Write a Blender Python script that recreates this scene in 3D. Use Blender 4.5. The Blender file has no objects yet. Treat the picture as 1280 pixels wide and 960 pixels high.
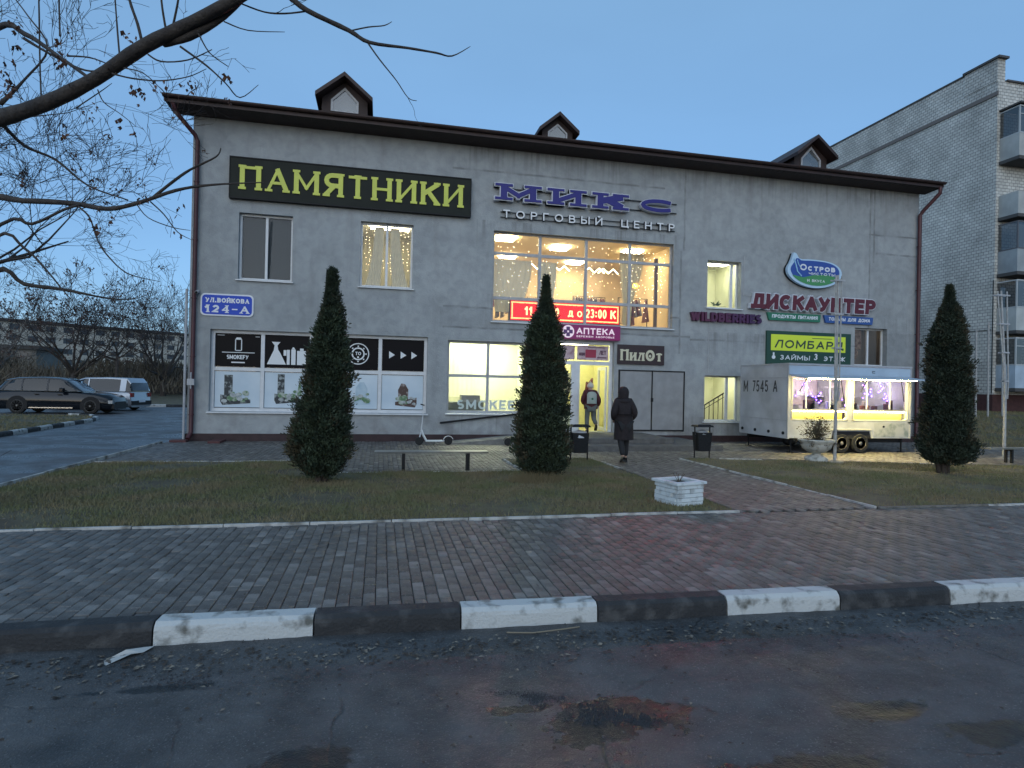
import bpy, math, random
import numpy as np
from mathutils import Vector, Matrix

S = bpy.context.scene
C = S.collection
R = math.radians
rnd = random.Random(7)

# ------------------------------------------------------------------ camera
TH, PI_, RO = R(12.38), R(0.235), R(1.23)
fw = Vector((math.sin(TH)*math.cos(PI_), math.cos(TH)*math.cos(PI_), math.sin(PI_)))
rt = Vector((math.cos(TH), -math.sin(TH), 0)); up = rt.cross(fw)
rt, up = rt*math.cos(RO)+up*math.sin(RO), -rt*math.sin(RO)+up*math.cos(RO)
cam = bpy.data.cameras.new('camera'); camo = bpy.data.objects.new('camera', cam); C.objects.link(camo)
cam.sensor_width = 36; cam.lens = 750/1280*36; cam.clip_end = 3000; cam.clip_start = 0.05
m4 = Matrix((rt, up, -fw)).transposed().to_4x4(); m4.translation = (0, 0, 1.7)
camo.matrix_world = m4
S.camera = camo

# ------------------------------------------------------------------ dusk sky and the last light
w = bpy.data.worlds.new("World"); S.world = w; w.use_nodes = True
wt = w.node_tree; bg = wt.nodes['Background']
sky = wt.nodes.new('ShaderNodeTexSky'); sky.sky_type = 'NISHITA'; sky.sun_disc = False
SUN_EL, SUN_AZ = 14.0, 200.0          # behind the camera, low, veiled by thin overcast
sky.sun_elevation = R(SUN_EL); sky.sun_rotation = R(SUN_AZ)
sky.air_density = 1.0; sky.dust_density = 0.5; sky.ozone_density = 4.0; sky.altitude = 100
wt.links.new(sky.outputs[0], bg.inputs[0]); bg.inputs[1].default_value = 0.06
# even blue dusk veil over it: one smooth gradient with height, the same all round
_tc = wt.nodes.new('ShaderNodeTexCoord'); _sx = wt.nodes.new('ShaderNodeSeparateXYZ'); wt.links.new(_tc.outputs['Generated'], _sx.inputs[0])
_rp = wt.nodes.new('ShaderNodeValToRGB'); wt.links.new(_sx.outputs[2], _rp.inputs[0])
_rp.color_ramp.elements[0].position = 0.0; _rp.color_ramp.elements[0].color = (.080, .165, .315, 1)
_rp.color_ramp.elements[1].position = 0.55; _rp.color_ramp.elements[1].color = (.125, .23, .35, 1)
_nz = wt.nodes.new('ShaderNodeTexNoise'); _mp = wt.nodes.new('ShaderNodeMapping'); _mp.inputs['Scale'].default_value = (1.2, 1.2, 4.0); wt.links.new(_tc.outputs['Generated'], _mp.inputs[0]); wt.links.new(_mp.outputs[0], _nz.inputs['Vector'])
_nz.inputs['Scale'].default_value = 1.6; _nz.inputs['Detail'].default_value = 6
_mr = wt.nodes.new('ShaderNodeMapRange'); _mr.inputs[1].default_value = .35; _mr.inputs[2].default_value = .7; _mr.inputs[3].default_value = .96; _mr.inputs[4].default_value = 1.05; wt.links.new(_nz.outputs[0], _mr.inputs[0])
_mm = wt.nodes.new('ShaderNodeMix'); _mm.data_type = 'RGBA'; _mm.blend_type = 'MULTIPLY'; _mm.inputs[0].default_value = 1; wt.links.new(_rp.outputs[0], _mm.inputs[6]); wt.links.new(_mr.outputs[0], _mm.inputs[7])
_b2 = wt.nodes.new('ShaderNodeBackground'); wt.links.new(_mm.outputs[2], _b2.inputs[0]); _b2.inputs[1].default_value = 1.0
_ad = wt.nodes.new('ShaderNodeAddShader'); wt.links.new(bg.outputs[0], _ad.inputs[0]); wt.links.new(_b2.outputs[0], _ad.inputs[1])
wt.links.new(_ad.outputs[0], wt.nodes['World Output'].inputs[0])
sun = bpy.data.lights.new('sun', 'SUN'); sun.energy = 0.95; sun.angle = R(80); sun.color = (1, .985, .93)
suno = bpy.data.objects.new('sun', sun); C.objects.link(suno)
sd = Vector((math.sin(R(SUN_AZ))*math.cos(R(SUN_EL)), math.cos(R(SUN_AZ))*math.cos(R(SUN_EL)), math.sin(R(SUN_EL))))
suno.rotation_euler = sd.to_track_quat('Z', 'Y').to_euler(); suno.location = (0, -20, 30)
S.view_settings.view_transform = 'Standard'; S.view_settings.look = 'None'
S.view_settings.exposure = 0.42; S.view_settings.gamma = 1.0
S.cycles.use_denoising = True; S.cycles.max_bounces = 6; S.cycles.diffuse_bounces = 3
S.cycles.glossy_bounces = 3; S.cycles.transparent_max_bounces = 10; S.cycles.transmission_bounces = 4
S.cycles.sample_clamp_indirect = 4.0; S.cycles.caustics_reflective = False; S.cycles.caustics_refractive = False

# ------------------------------------------------------------------ materials
MATS = {}
def nd(nt, t, **k):
    n = nt.nodes.new(t)
    for a, b in k.items(): setattr(n, a, b)
    return n
def mat(name, col, rough=.6, metal=0, var=.0, scale=6, bump=0, bscale=40, col2=None, lo=.35, hi=.65, coord='Object',
        emit=None, estr=0, detail=6, spec=.5, speck=0, speckcol=(.5,.5,.5), speckscale=90):
    """principled material: base colour blended to col2 (or darker/lighter by var) by noise, fine bump"""
    if name in MATS: return MATS[name]
    m = bpy.data.materials.new(name); m.use_nodes = True; nt = m.node_tree
    b = nt.nodes['Principled BSDF']
    b.inputs['Base Color'].default_value = (*col, 1); b.inputs['Roughness'].default_value = rough
    b.inputs['Metallic'].default_value = metal; b.inputs['Specular IOR Level'].default_value = spec
    tc = nd(nt, 'ShaderNodeTexCoord')
    if col2 is None and var: col2 = tuple(c*(1-var) for c in col)
    if col2 is not None:
        n = nd(nt, 'ShaderNodeTexNoise'); n.inputs['Scale'].default_value = scale; n.inputs['Detail'].default_value = detail
        nt.links.new(tc.outputs[coord], n.inputs['Vector'])
        mr = nd(nt, 'ShaderNodeMapRange'); mr.inputs[1].default_value = lo; mr.inputs[2].default_value = hi
        nt.links.new(n.outputs[0], mr.inputs[0])
        mx = nd(nt, 'ShaderNodeMix', data_type='RGBA'); mx.inputs[6].default_value = (*col, 1); mx.inputs[7].default_value = (*col2, 1)
        nt.links.new(mr.outputs[0], mx.inputs[0]); out = mx.outputs[2]
        if speck:
            v = nd(nt, 'ShaderNodeTexNoise'); v.inputs['Scale'].default_value = speckscale; v.inputs['Detail'].default_value = 2
            nt.links.new(tc.outputs[coord], v.inputs['Vector'])
            m2 = nd(nt, 'ShaderNodeMapRange'); m2.inputs[1].default_value = 1-speck; m2.inputs[2].default_value = 1-speck+.06
            nt.links.new(v.outputs[0], m2.inputs[0])
            mx2 = nd(nt, 'ShaderNodeMix', data_type='RGBA'); mx2.inputs[7].default_value = (*speckcol, 1)
            nt.links.new(out, mx2.inputs[6]); nt.links.new(m2.outputs[0], mx2.inputs[0]); out = mx2.outputs[2]
        nt.links.new(out, b.inputs['Base Color'])
    if bump:
        n2 = nd(nt, 'ShaderNodeTexNoise'); n2.inputs['Scale'].default_value = bscale; n2.inputs['Detail'].default_value = 8
        nt.links.new(tc.outputs[coord], n2.inputs['Vector'])
        bp = nd(nt, 'ShaderNodeBump'); bp.inputs['Strength'].default_value = bump; bp.inputs['Distance'].default_value = .02
        nt.links.new(n2.outputs[0], bp.inputs['Height']); nt.links.new(bp.outputs[0], b.inputs['Normal'])
    if emit:
        b.inputs['Emission Color'].default_value = (*emit, 1); b.inputs['Emission Strength'].default_value = estr
    MATS[name] = m; return m
def emis(name, col, s):
    if name in MATS: return MATS[name]
    m = mat(name, (0.01, .01, .01), emit=col, estr=s, spec=0); return m
def glass(name, tint=(1,1,1), refl=.25, rough=.02, opacity=0, dark=(.02,.025,.03)):
    """thin window glass: see-through with a sky reflection, optionally a film (opacity)"""
    m = bpy.data.materials.new(name); m.use_nodes = True; nt = m.node_tree; nt.nodes.clear()
    o = nd(nt, 'ShaderNodeOutputMaterial'); t = nd(nt, 'ShaderNodeBsdfTransparent'); t.inputs[0].default_value = (*tint, 1)
    g = nd(nt, 'ShaderNodeBsdfGlossy'); g.inputs['Roughness'].default_value = rough; g.inputs[0].default_value = (1,1,1,1)
    f = nd(nt, 'ShaderNodeFresnel'); f.inputs[0].default_value = 1.5
    ml = nd(nt, 'ShaderNodeMath', operation='MULTIPLY'); ml.inputs[1].default_value = refl*4; ml.use_clamp = True
    nt.links.new(f.outputs[0], ml.inputs[0])
    x = nd(nt, 'ShaderNodeMixShader'); nt.links.new(ml.outputs[0], x.inputs[0]); nt.links.new(g.outputs[0], x.inputs[2])
    if opacity:
        d = nd(nt, 'ShaderNodeBsdfDiffuse'); d.inputs[0].default_value = (*dark, 1)
        y = nd(nt, 'ShaderNodeMixShader'); y.inputs[0].default_value = opacity
        nt.links.new(t.outputs[0], y.inputs[1]); nt.links.new(d.outputs[0], y.inputs[2]); nt.links.new(y.outputs[0], x.inputs[1])
    else: nt.links.new(t.outputs[0], x.inputs[1])
    nt.links.new(x.outputs[0], o.inputs[0]); MATS[name] = m; return m

# ------------------------------------------------------------------ mesh helpers
OFF = {}
def off(o):
    v = Vector((0,0,0))
    while o is not None: v += o.location; o = o.parent
    return v
class MB:
    """collects geometry; build() links it as ONE mesh object"""
    def __init__(s): s.v = []; s.f = []; s.m = []; s.k = 0
    def add(s, vs, fs, mi=None):
        b = len(s.v); s.v += [tuple(p) for p in vs]; s.f += [tuple(b+i for i in f) for f in fs]; s.m += [s.k if mi is None else mi]*len(fs); return s
    def box(s, x0, x1, y0, y1, z0, z1, mi=None):
        return s.add([(x0,y0,z0),(x1,y0,z0),(x1,y1,z0),(x0,y1,z0),(x0,y0,z1),(x1,y0,z1),(x1,y1,z1),(x0,y1,z1)],
                     [(0,3,2,1),(4,5,6,7),(0,1,5,4),(1,2,6,5),(2,3,7,6),(3,0,4,7)], mi)
    def cbox(s, x0, x1, y0, y1, z0, z1, c=.01, mi=None):
        """box with chamfered top and vertical edges"""
        p = lambda i, z: [(x0+i,y0+i*0,z),(x1-i,y0+i*0,z),(x1,y0+i,z),(x1,y1-i,z),(x1-i,y1,z),(x0+i,y1,z),(x0,y1-i,z),(x0,y0+i,z)]
        a = p(c, z0); b = p(c, z1-c); d = [(min(max(x,x0+c),x1-c), min(max(y,y0+c),y1-c), z1) for x,y,_ in p(c, z1)]
        n = 8; fs = [tuple(reversed(range(n)))]
        for r in (0, 1): fs += [(r*n+i, r*n+(i+1)%n, (r+1)*n+(i+1)%n, (r+1)*n+i) for i in range(n)]
        fs.append(tuple(2*n+i for i in range(n)))
        return s.add(a+b+d, fs, mi)
    def hexa(s, b4, t4, mi=None):
        return s.add(list(b4)+list(t4), [(0,3,2,1),(4,5,6,7),(0,1,5,4),(1,2,6,5),(2,3,7,6),(3,0,4,7)], mi)
    def prism(s, poly, a0, a1, axis='y', mi=None):
        """poly: 2D points; axis y: (x,z) extruded over y; axis z: (x,y); axis x: (y,z)"""
        f = {'y': lambda p, a: (p[0], a, p[1]), 'z': lambda p, a: (p[0], p[1], a), 'x': lambda p, a: (a, p[0], p[1])}[axis]
        n = len(poly); vs = [f(p, a0) for p in poly]+[f(p, a1) for p in poly]
        return s.add(vs, [tuple(range(n)), tuple(reversed(range(n, 2*n)))]+[(i, i+n, (i+1)%n+n, (i+1)%n) for i in range(n)], mi)
    def tube(s, pts, rad, n=6, cap=True, mi=None):
        pts = [Vector(p) for p in pts]
        if not hasattr(rad, '__len__'): rad = [rad]*len(pts)
        vs = []; fs = []
        t0 = (pts[1]-pts[0]).normalized(); a = t0.orthogonal().normalized()
        for i, p in enumerate(pts):
            t = ((pts[min(i+1,len(pts)-1)]-pts[max(i-1,0)])).normalized()
            a = (a-t*a.dot(t))
            a = a.normalized() if a.length > 1e-6 else t.orthogonal().normalized()
            b = t.cross(a)
            for k in range(n):
                q = 2*math.pi*k/n; vs.append(p+(a*math.cos(q)+b*math.sin(q))*rad[i])
        for i in range(len(pts)-1):
            for k in range(n): fs.append((i*n+k, i*n+(k+1)%n, (i+1)*n+(k+1)%n, (i+1)*n+k))
        if cap: fs += [tuple(reversed(range(n))), tuple((len(pts)-1)*n+k for k in range(n))]
        return s.add(vs, fs, mi)
    def lathe(s, prof, c=(0,0,0), n=24, mi=None, axis='z'):
        vs = []; fs = []
        for r, z in prof:
            for k in range(n):
                q = 2*math.pi*k/n; x, y = r*math.cos(q), r*math.sin(q)
                vs.append((c[0]+x, c[1]+y, c[2]+z) if axis == 'z' else ((c[0]+x, c[1]+z, c[2]+y) if axis == 'y' else (c[0]+z, c[1]+x, c[2]+y)))
        for i in range(len(prof)-1):
            for k in range(n): fs.append((i*n+k, i*n+(k+1)%n, (i+1)*n+(k+1)%n, (i+1)*n+k))
        fs += [tuple(range(n)), tuple((len(prof)-1)*n+k for k in range(n))]
        return s.add(vs, fs, mi)
    def ball(s, c, r, n=10, sq=(1,1,1), mi=None):
        prof = []; m = max(4, n//2+1)
        vs = [(c[0],c[1],c[2]-r*sq[2])]
        for i in range(1, m):
            a = -math.pi/2+math.pi*i/m
            for k in range(n):
                q = 2*math.pi*k/n; vs.append((c[0]+r*sq[0]*math.cos(a)*math.cos(q), c[1]+r*sq[1]*math.cos(a)*math.sin(q), c[2]+r*sq[2]*math.sin(a)))
        vs.append((c[0],c[1],c[2]+r*sq[2])); fs = [(0, 1+(k+1)%n, 1+k) for k in range(n)]
        for i in range(m-2):
            for k in range(n): fs.append((1+i*n+k, 1+i*n+(k+1)%n, 1+(i+1)*n+(k+1)%n, 1+(i+1)*n+k))
        L = len(vs)-1; fs += [(1+(m-2)*n+k, 1+(m-2)*n+(k+1)%n, L) for k in range(n)]
        return s.add(vs, fs, mi)
    def build(s, name, mt, parent=None, smooth=False, label=None):
        me = bpy.data.meshes.new(name); o = bpy.data.objects.new(name, me); C.objects.link(o)
        if parent is not None: o.parent = parent
        d = off(parent) if parent is not None else Vector((0,0,0))
        vs = [(p[0]-d.x, p[1]-d.y, p[2]-d.z) for p in s.v]
        me.from_pydata(vs, [], s.f)
        for q in (mt if isinstance(mt, (list, tuple)) else [mt]): me.materials.append(q)
        if isinstance(mt, (list, tuple)) and len(mt) > 1: me.polygons.foreach_set('material_index', s.m)
        if smooth:
            me.polygons.foreach_set('use_smooth', [True]*len(me.polygons))
            if smooth != 'all':
                try: me.set_sharp_from_angle(angle=R(40))
                except Exception: pass
        me.update()
        if label: o['label'] = label
        return o
def np_mesh(name, V, F, mt, parent=None, smooth=False):
    me = bpy.data.meshes.new(name); n = F.shape[1]
    d = off(parent) if parent is not None else Vector((0,0,0)); V = V-np.array(d)
    me.vertices.add(len(V)); me.vertices.foreach_set('co', V.astype(np.float32).ravel())
    me.loops.add(F.size); me.loops.foreach_set('vertex_index', F.astype(np.int32).ravel())
    me.polygons.add(len(F)); me.polygons.foreach_set('loop_start', np.arange(0, F.size, n, dtype=np.int32))
    try: me.polygons.foreach_set('loop_total', np.full(len(F), n, dtype=np.int32))
    except Exception: pass
    me.update(calc_edges=True); me.validate()
    o = bpy.data.objects.new(name, me); C.objects.link(o)
    for q in (mt if isinstance(mt, (list, tuple)) else [mt]): me.materials.append(q)
    if parent is not None: o.parent = parent
    return o
def tag(o, label=None, cat=None, group=None, kind=None):
    if label: o['label'] = label
    if cat: o['category'] = cat
    if group: o['group'] = group
    if kind: o['kind'] = kind
    return o
def thing(name, loc, label, cat, group=None):
    o = bpy.data.objects.new(name, None); C.objects.link(o); o.location = loc; o.empty_display_size = .3
    return tag(o, label, cat, group)
def struct(o): o['kind'] = 'structure'; return o
def stuff(o, label=None): o['kind'] = 'stuff'; return tag(o, label)
def copy_tree(o, parent=None):
    c = o.copy(); C.objects.link(c)
    if parent is not None: c.parent = parent
    for ch in list(o.children): copy_tree(ch, c)
    return c
def sheet(name, poly, z, mt, parent=None):
    b = MB(); b.add([(x, y, z) for x, y in poly], [tuple(range(len(poly)))]); return b.build(name, mt, parent)

# ------------------------------------------------------------------ lettering (own stroke alphabet)
def arc(cx, cy, rx, ry, a0, a1, n=8): return [(cx+rx*math.cos(R(a0+(a1-a0)*i/n)), cy+ry*math.sin(R(a0+(a1-a0)*i/n))) for i in range(n+1)]
V_ = [(0,0),(0,1)]
GL = {
 'А': (.85, [[(0,0),(.5,1)], [(1,0),(.5,1)], [(.2,.33),(.8,.33)]]),
 'Б': (.7, [V_, [(0,1),(.85,1)], [(0,.56)]+arc(.6,.28,.4,.28,90,-90)+[(0,0)]]),
 'В': (.7, [V_, [(0,1)]+arc(.55,.77,.36,.23,90,-90)+[(0,.54)], [(0,.54)]+arc(.6,.27,.4,.27,90,-90)+[(0,0)]]),
 'Г': (.6, [V_, [(0,1),(1,1)]]),
 'Д': (.9, [[(-.08,-.18),(-.08,.02),(1.08,.02),(1.08,-.18)], [(.15,0),(.3,1),(.85,1),(.85,0)]]),
 'Е': (.62, [V_, [(0,1),(1,1)], [(0,.52),(.85,.52)], [(0,0),(1,0)]]),
 'Ж': (1.1, [[(.5,0),(.5,1)], [(0,1),(.5,.5),(0,0)], [(1,1),(.5,.5),(1,0)]]),
 'З': (.65, [arc(.45,.76,.42,.24,150,-90,8)+[(.35,.52)], arc(.45,.26,.5,.26,90,-150,10)]),
 'И': (.8, [V_, [(0,0),(1,1)], [(1,0),(1,1)]]),
 'К': (.75, [V_, [(0,.45),(1,1)], [(.35,.62),(1,0)]]),
 'Л': (.8, [[(0,0),(.4,1)], [(.4,1),(1,1)], [(1,0),(1,1)]]),
 'М': (1.0, [V_, [(0,1),(.5,.2)], [(.5,.2),(1,1)], [(1,0),(1,1)]]),
 'Н': (.78, [V_, [(1,0),(1,1)], [(0,.5),(1,.5)]]),
 'О': (.95, [arc(.5,.5,.5,.5,0,360,20)]),
 'П': (.78, [V_, [(1,0),(1,1)], [(0,1),(1,1)]]),
 'Р': (.68, [V_, [(0,1)]+arc(.58,.73,.42,.27,90,-90)+[(0,.46)]]),
 'С': (.85, [arc(.52,.5,.5,.5,48,312,16)]),
 'Т': (.75, [[(0,1),(1,1)], [(.5,0),(.5,1)]]),
 'У': (.8, [[(0,1),(.5,.4)], [(1,1),(.42,.1),(.25,0),(.08,.02)]]),
 'Ц': (.85, [V_, [(.9,0),(.9,1)], [(0,0),(1.05,0),(1.05,-.2)]]),
 'Ч': (.75, [[(0,1),(0,.62),(.15,.45),(1,.45)], [(1,0),(1,1)]]),
 'Ы': (1.0, [V_, [(0,.54)]+arc(.35,.27,.3,.27,90,-90)+[(0,0)], [(1,0),(1,1)]]),
 'Ь': (.7, [V_, [(0,.54)]+arc(.6,.27,.38,.27,90,-90)+[(0,0)]]),
 'Э': (.8, [arc(.45,.5,.5,.5,135,-135,16), [(.3,.5),(.92,.5)]]),
 'Я': (.72, [[(1,0),(1,1)], [(1,1)]+arc(.42,.73,.42,.27,90,270)+[(1,.46)], [(.55,.46),(0,0)]]),
 '0': (.6, [arc(.5,.5,.5,.5,0,360,16)]), '1': (.4, [[(.7,0),(.7,1)], [(.7,1),(0,.72)]]),
 '2': (.6, [arc(.5,.7,.48,.3,165,-30,8)+[(0,0),(1,0)]]), '3': (.6, [arc(.45,.76,.42,.24,150,-90,8), arc(.45,.26,.5,.26,90,-150,10)]),
 '4': (.7, [[(.75,0),(.75,1)], [(0,.3),(.75,1)], [(0,.28),(1,.28)]]), '5': (.6, [[(.95,1),(.12,1),(.05,.55)]+arc(.45,.31,.5,.31,110,-150,10)]),
 '7': (.6, [[(0,1),(1,1),(.35,0)]]), ':': (.2, [[(.5,.15),(.5,.2)], [(.5,.65),(.5,.7)]]), '-': (.5, [[(0,.5),(1,.5)]]), '.': (.2, [[(.5,0),(.5,.04)]]),
 'S': (.65, [arc(.5,.74,.46,.26,40,250,10)+arc(.5,.26,.48,.26,70,-140,10)]), 'I': (.1, [[(.5,0),(.5,1)]]), 'W': (1.2, [[(0,1),(.25,0)], [(.25,0),(.5,1)], [(.5,1),(.75,0)], [(.75,0),(1,1)]]),
 'D': (.75, [V_, [(0,1)]+arc(.45,.5,.53,.5,90,-90,12)+[(0,0)]]), 'L': (.6, [V_, [(0,0),(1,0)]]), 'F': (.6, [V_, [(0,1),(1,1)], [(0,.52),(.8,.52)]]),
 'Y': (.8, [[(.5,0),(.5,.45)], [(0,1),(.5,.45)], [(1,1),(.5,.45)]]), 'R': (.7, [V_, [(0,1)]+arc(.58,.73,.4,.27,90,-90)+[(0,.46)], [(.5,.46),(1,0)]]),
}
GL['Й'] = (GL['И'][0], GL['И'][1]+[[(.3,1.28),(.5,1.2),(.7,1.28)]])
GL['E'], GL['O'], GL['B'], GL['M'], GL['K'], GL['A'] = GL['Е'], GL['О'], GL['В'], GL['М'], GL['К'], GL['А']
def ribbon(P, hw, ext):
    P = [Vector((p[0], p[1])) for p in P]; closed = (P[0]-P[-1]).length < 1e-5 and len(P) > 3
    if closed: P = P[:-1]
    n = len(P); Lf, Rt = [], []
    for i in range(n):
        a = P[i]-P[i-1] if (i > 0 or closed) else P[1]-P[0]
        b = P[(i+1)%n]-P[i] if (i < n-1 or closed) else P[i]-P[i-1]
        a.normalize(); b.normalize(); na, nb = Vector((-a.y,a.x)), Vector((-b.y,b.x))
        m = na+nb; m = m.normalized() if m.length > 1e-4 else na
        k = hw/max(.45, m.dot(na)); p = P[i].copy()
        if not closed and i == 0: p -= b*ext
        if not closed and i == n-1: p += a*ext
        Lf.append(p+m*k); Rt.append(p-m*k)
    segs = n if closed else n-1
    return Lf, Rt, segs
def text(s, x0, x1, z0, z1, y, depth, t=.14, thin=None, serif=False, slant=0, grow=0, slab=.95, gap=.22, letters=False, mb=None, space=.5, sc=None):
    """lettering standing in the plane y (its front), read from -y; returns one MB or a list of MBs (letters)"""
    H = z1-z0; tt = t*H; thin = thin or t
    adv = [(GL[c][0] if c != ' ' else space) for c in s]
    scale = [1 if (sc is None or i in sc) else .74 for i, c in enumerate(s)]
    tot = sum(a*k+(t+gap) for a, k in zip(adv, scale))-gap
    kx = (x1-x0)/tot; x = x0; out = []; main = mb or MB()
    for c, a, hk in zip(s, adv, scale):
        b = MB() if letters else main
        if c != ' ':
            wI = a*kx*hk; hI = (H*hk-tt)
            tx = t*kx
            def P(p): return (x+tx/2+p[0]*wI+slant*(p[1]*hI), z0+tt/2+p[1]*hI)
            for si, st in enumerate(GL[c][1]):
                pts = [P(p) for p in st]; two = len(st) == 2
                vert = two and abs(st[0][0]-st[1][0]) < .01; horiz = two and abs(st[0][1]-st[1][1]) < .01
                hw = (tt if not (horiz or (two and not vert and st[1][0] > st[0][0] and serif and c != 'К')) else thin*H)/2
                hw = max(hw, tt*.3)+grow
                ext = tt/2+grow if (vert or horiz or not two) else tt*.32+grow
                if len(st) > 2: ext = grow if c in 'СЗЭS' else tt*.1
                if serif and c == 'С': hw = max(.012, hw*.62)
                if horiz: ext = tt*.4+grow if c in 'ТГ' or True else 0
                Lf, Rt_, segs = ribbon(pts, hw, ext)
                y0 = y+.0007*si; n = len(Lf); vs = []
                for q in range(n): vs += [(Lf[q].x,y0,Lf[q].y),(Rt_[q].x,y0,Rt_[q].y),(Lf[q].x,y+depth,Lf[q].y),(Rt_[q].x,y+depth,Rt_[q].y)]
                fs = []
                for q in range(segs):
                    A, B = q*4, ((q+1)%n)*4
                    fs += [(A,B,B+1,A+1),(A,A+2,B+2,B),(A+1,B+1,B+3,A+3)]
                if segs == n-1: fs += [(0,1,3,2),((n-1)*4,(n-1)*4+2,(n-1)*4+3,(n-1)*4+1)]
                b.add(vs, fs)
                if serif and (vert or two) and not horiz:
                    for e in st:
                        if e[1] in (0, 1) and not (c in 'АИ' and e in ((.5,1),) ):
                            q = P(e); sw = tx*slab+grow; sh = H*.05+grow
                            zc = q[1]+(tt/2-H*.05)*(1 if e[1] == 1 else -1)
                            b.box(q[0]-sw, q[0]+sw, y-.0009-.0004*si, y+depth, zc-sh, zc+sh)
        x += (a*hk+t+gap)*kx if hk == 1 else (a*hk+(t+gap))*kx
        if letters and c != ' ': out.append(b)
    return out if letters else main
def flat(mb, poly, y, d=.004): return mb.prism(poly, y, y+d, 'y')
def disc(cx, cz, r, n=24, sx=1): return [(cx+r*sx*math.cos(2*math.pi*i/n), cz+r*math.sin(2*math.pi*i/n)) for i in range(n)]
def ring(mb, cx, cz, r0, r1, y, d=.004, n=28):
    vs = []
    for r in (r0, r1):
        for yy in (y, y+d): vs += [(cx+r*math.cos(2*math.pi*i/n), yy, cz+r*math.sin(2*math.pi*i/n)) for i in range(n)]
    fs = []
    for i in range(n):
        j = (i+1)%n; fs += [(i, j, 2*n+j, 2*n+i), (2*n+i, 2*n+j, 3*n+j, 3*n+i), (i, n+i, n+j, j)]
    mb.add(vs, fs); return mb
def rrect(x0, x1, z0, z1, r, n=5):
    p = []
    for cx, cz, a in ((x1-r,z1-r,0),(x0+r,z1-r,90),(x0+r,z0+r,180),(x1-r,z0+r,270)): p += arc(cx, cz, r, r, a, a+90, n)
    return p

# ================================================================== SETTING: ground, roads, paving
M_soil = mat('soil_grass', (.120,.110,.060), .95, col2=(.075,.060,.042), scale=3, bump=.6, bscale=30, coord='Object')
M_grass = mat('grass_blades', (.155,.160,.070), .8, col2=(.22,.178,.098), scale=1.3, lo=.4, hi=.62)
M_concrete = mat('concrete', (.24,.235,.22), .85, var=.35, scale=5, bump=.4, bscale=60)
M_joint = mat('paver_joint_sand', (.05,.046,.042), .95, var=.3, scale=20)
PAV = [mat('paver_%d' % i, c, .62, var=.38, scale=7, bump=.35, bscale=55, speck=.36, speckcol=(.2,.2,.2)) for i, c in enumerate(
    [(.140,.128,.115), (.172,.159,.145), (.115,.103,.092), (.23,.215,.198)])]
M_white = mat('whitewashed_concrete', (.50,.515,.505), .85, col2=(.13,.13,.115), scale=7, lo=.53, hi=.70, bump=.5, bscale=50, detail=10)
M_black = mat('black_painted_concrete', (.022,.023,.025), .75, col2=(.07,.07,.07), scale=7, lo=.50, hi=.72, bump=.5, bscale=50, detail=10)

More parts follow.
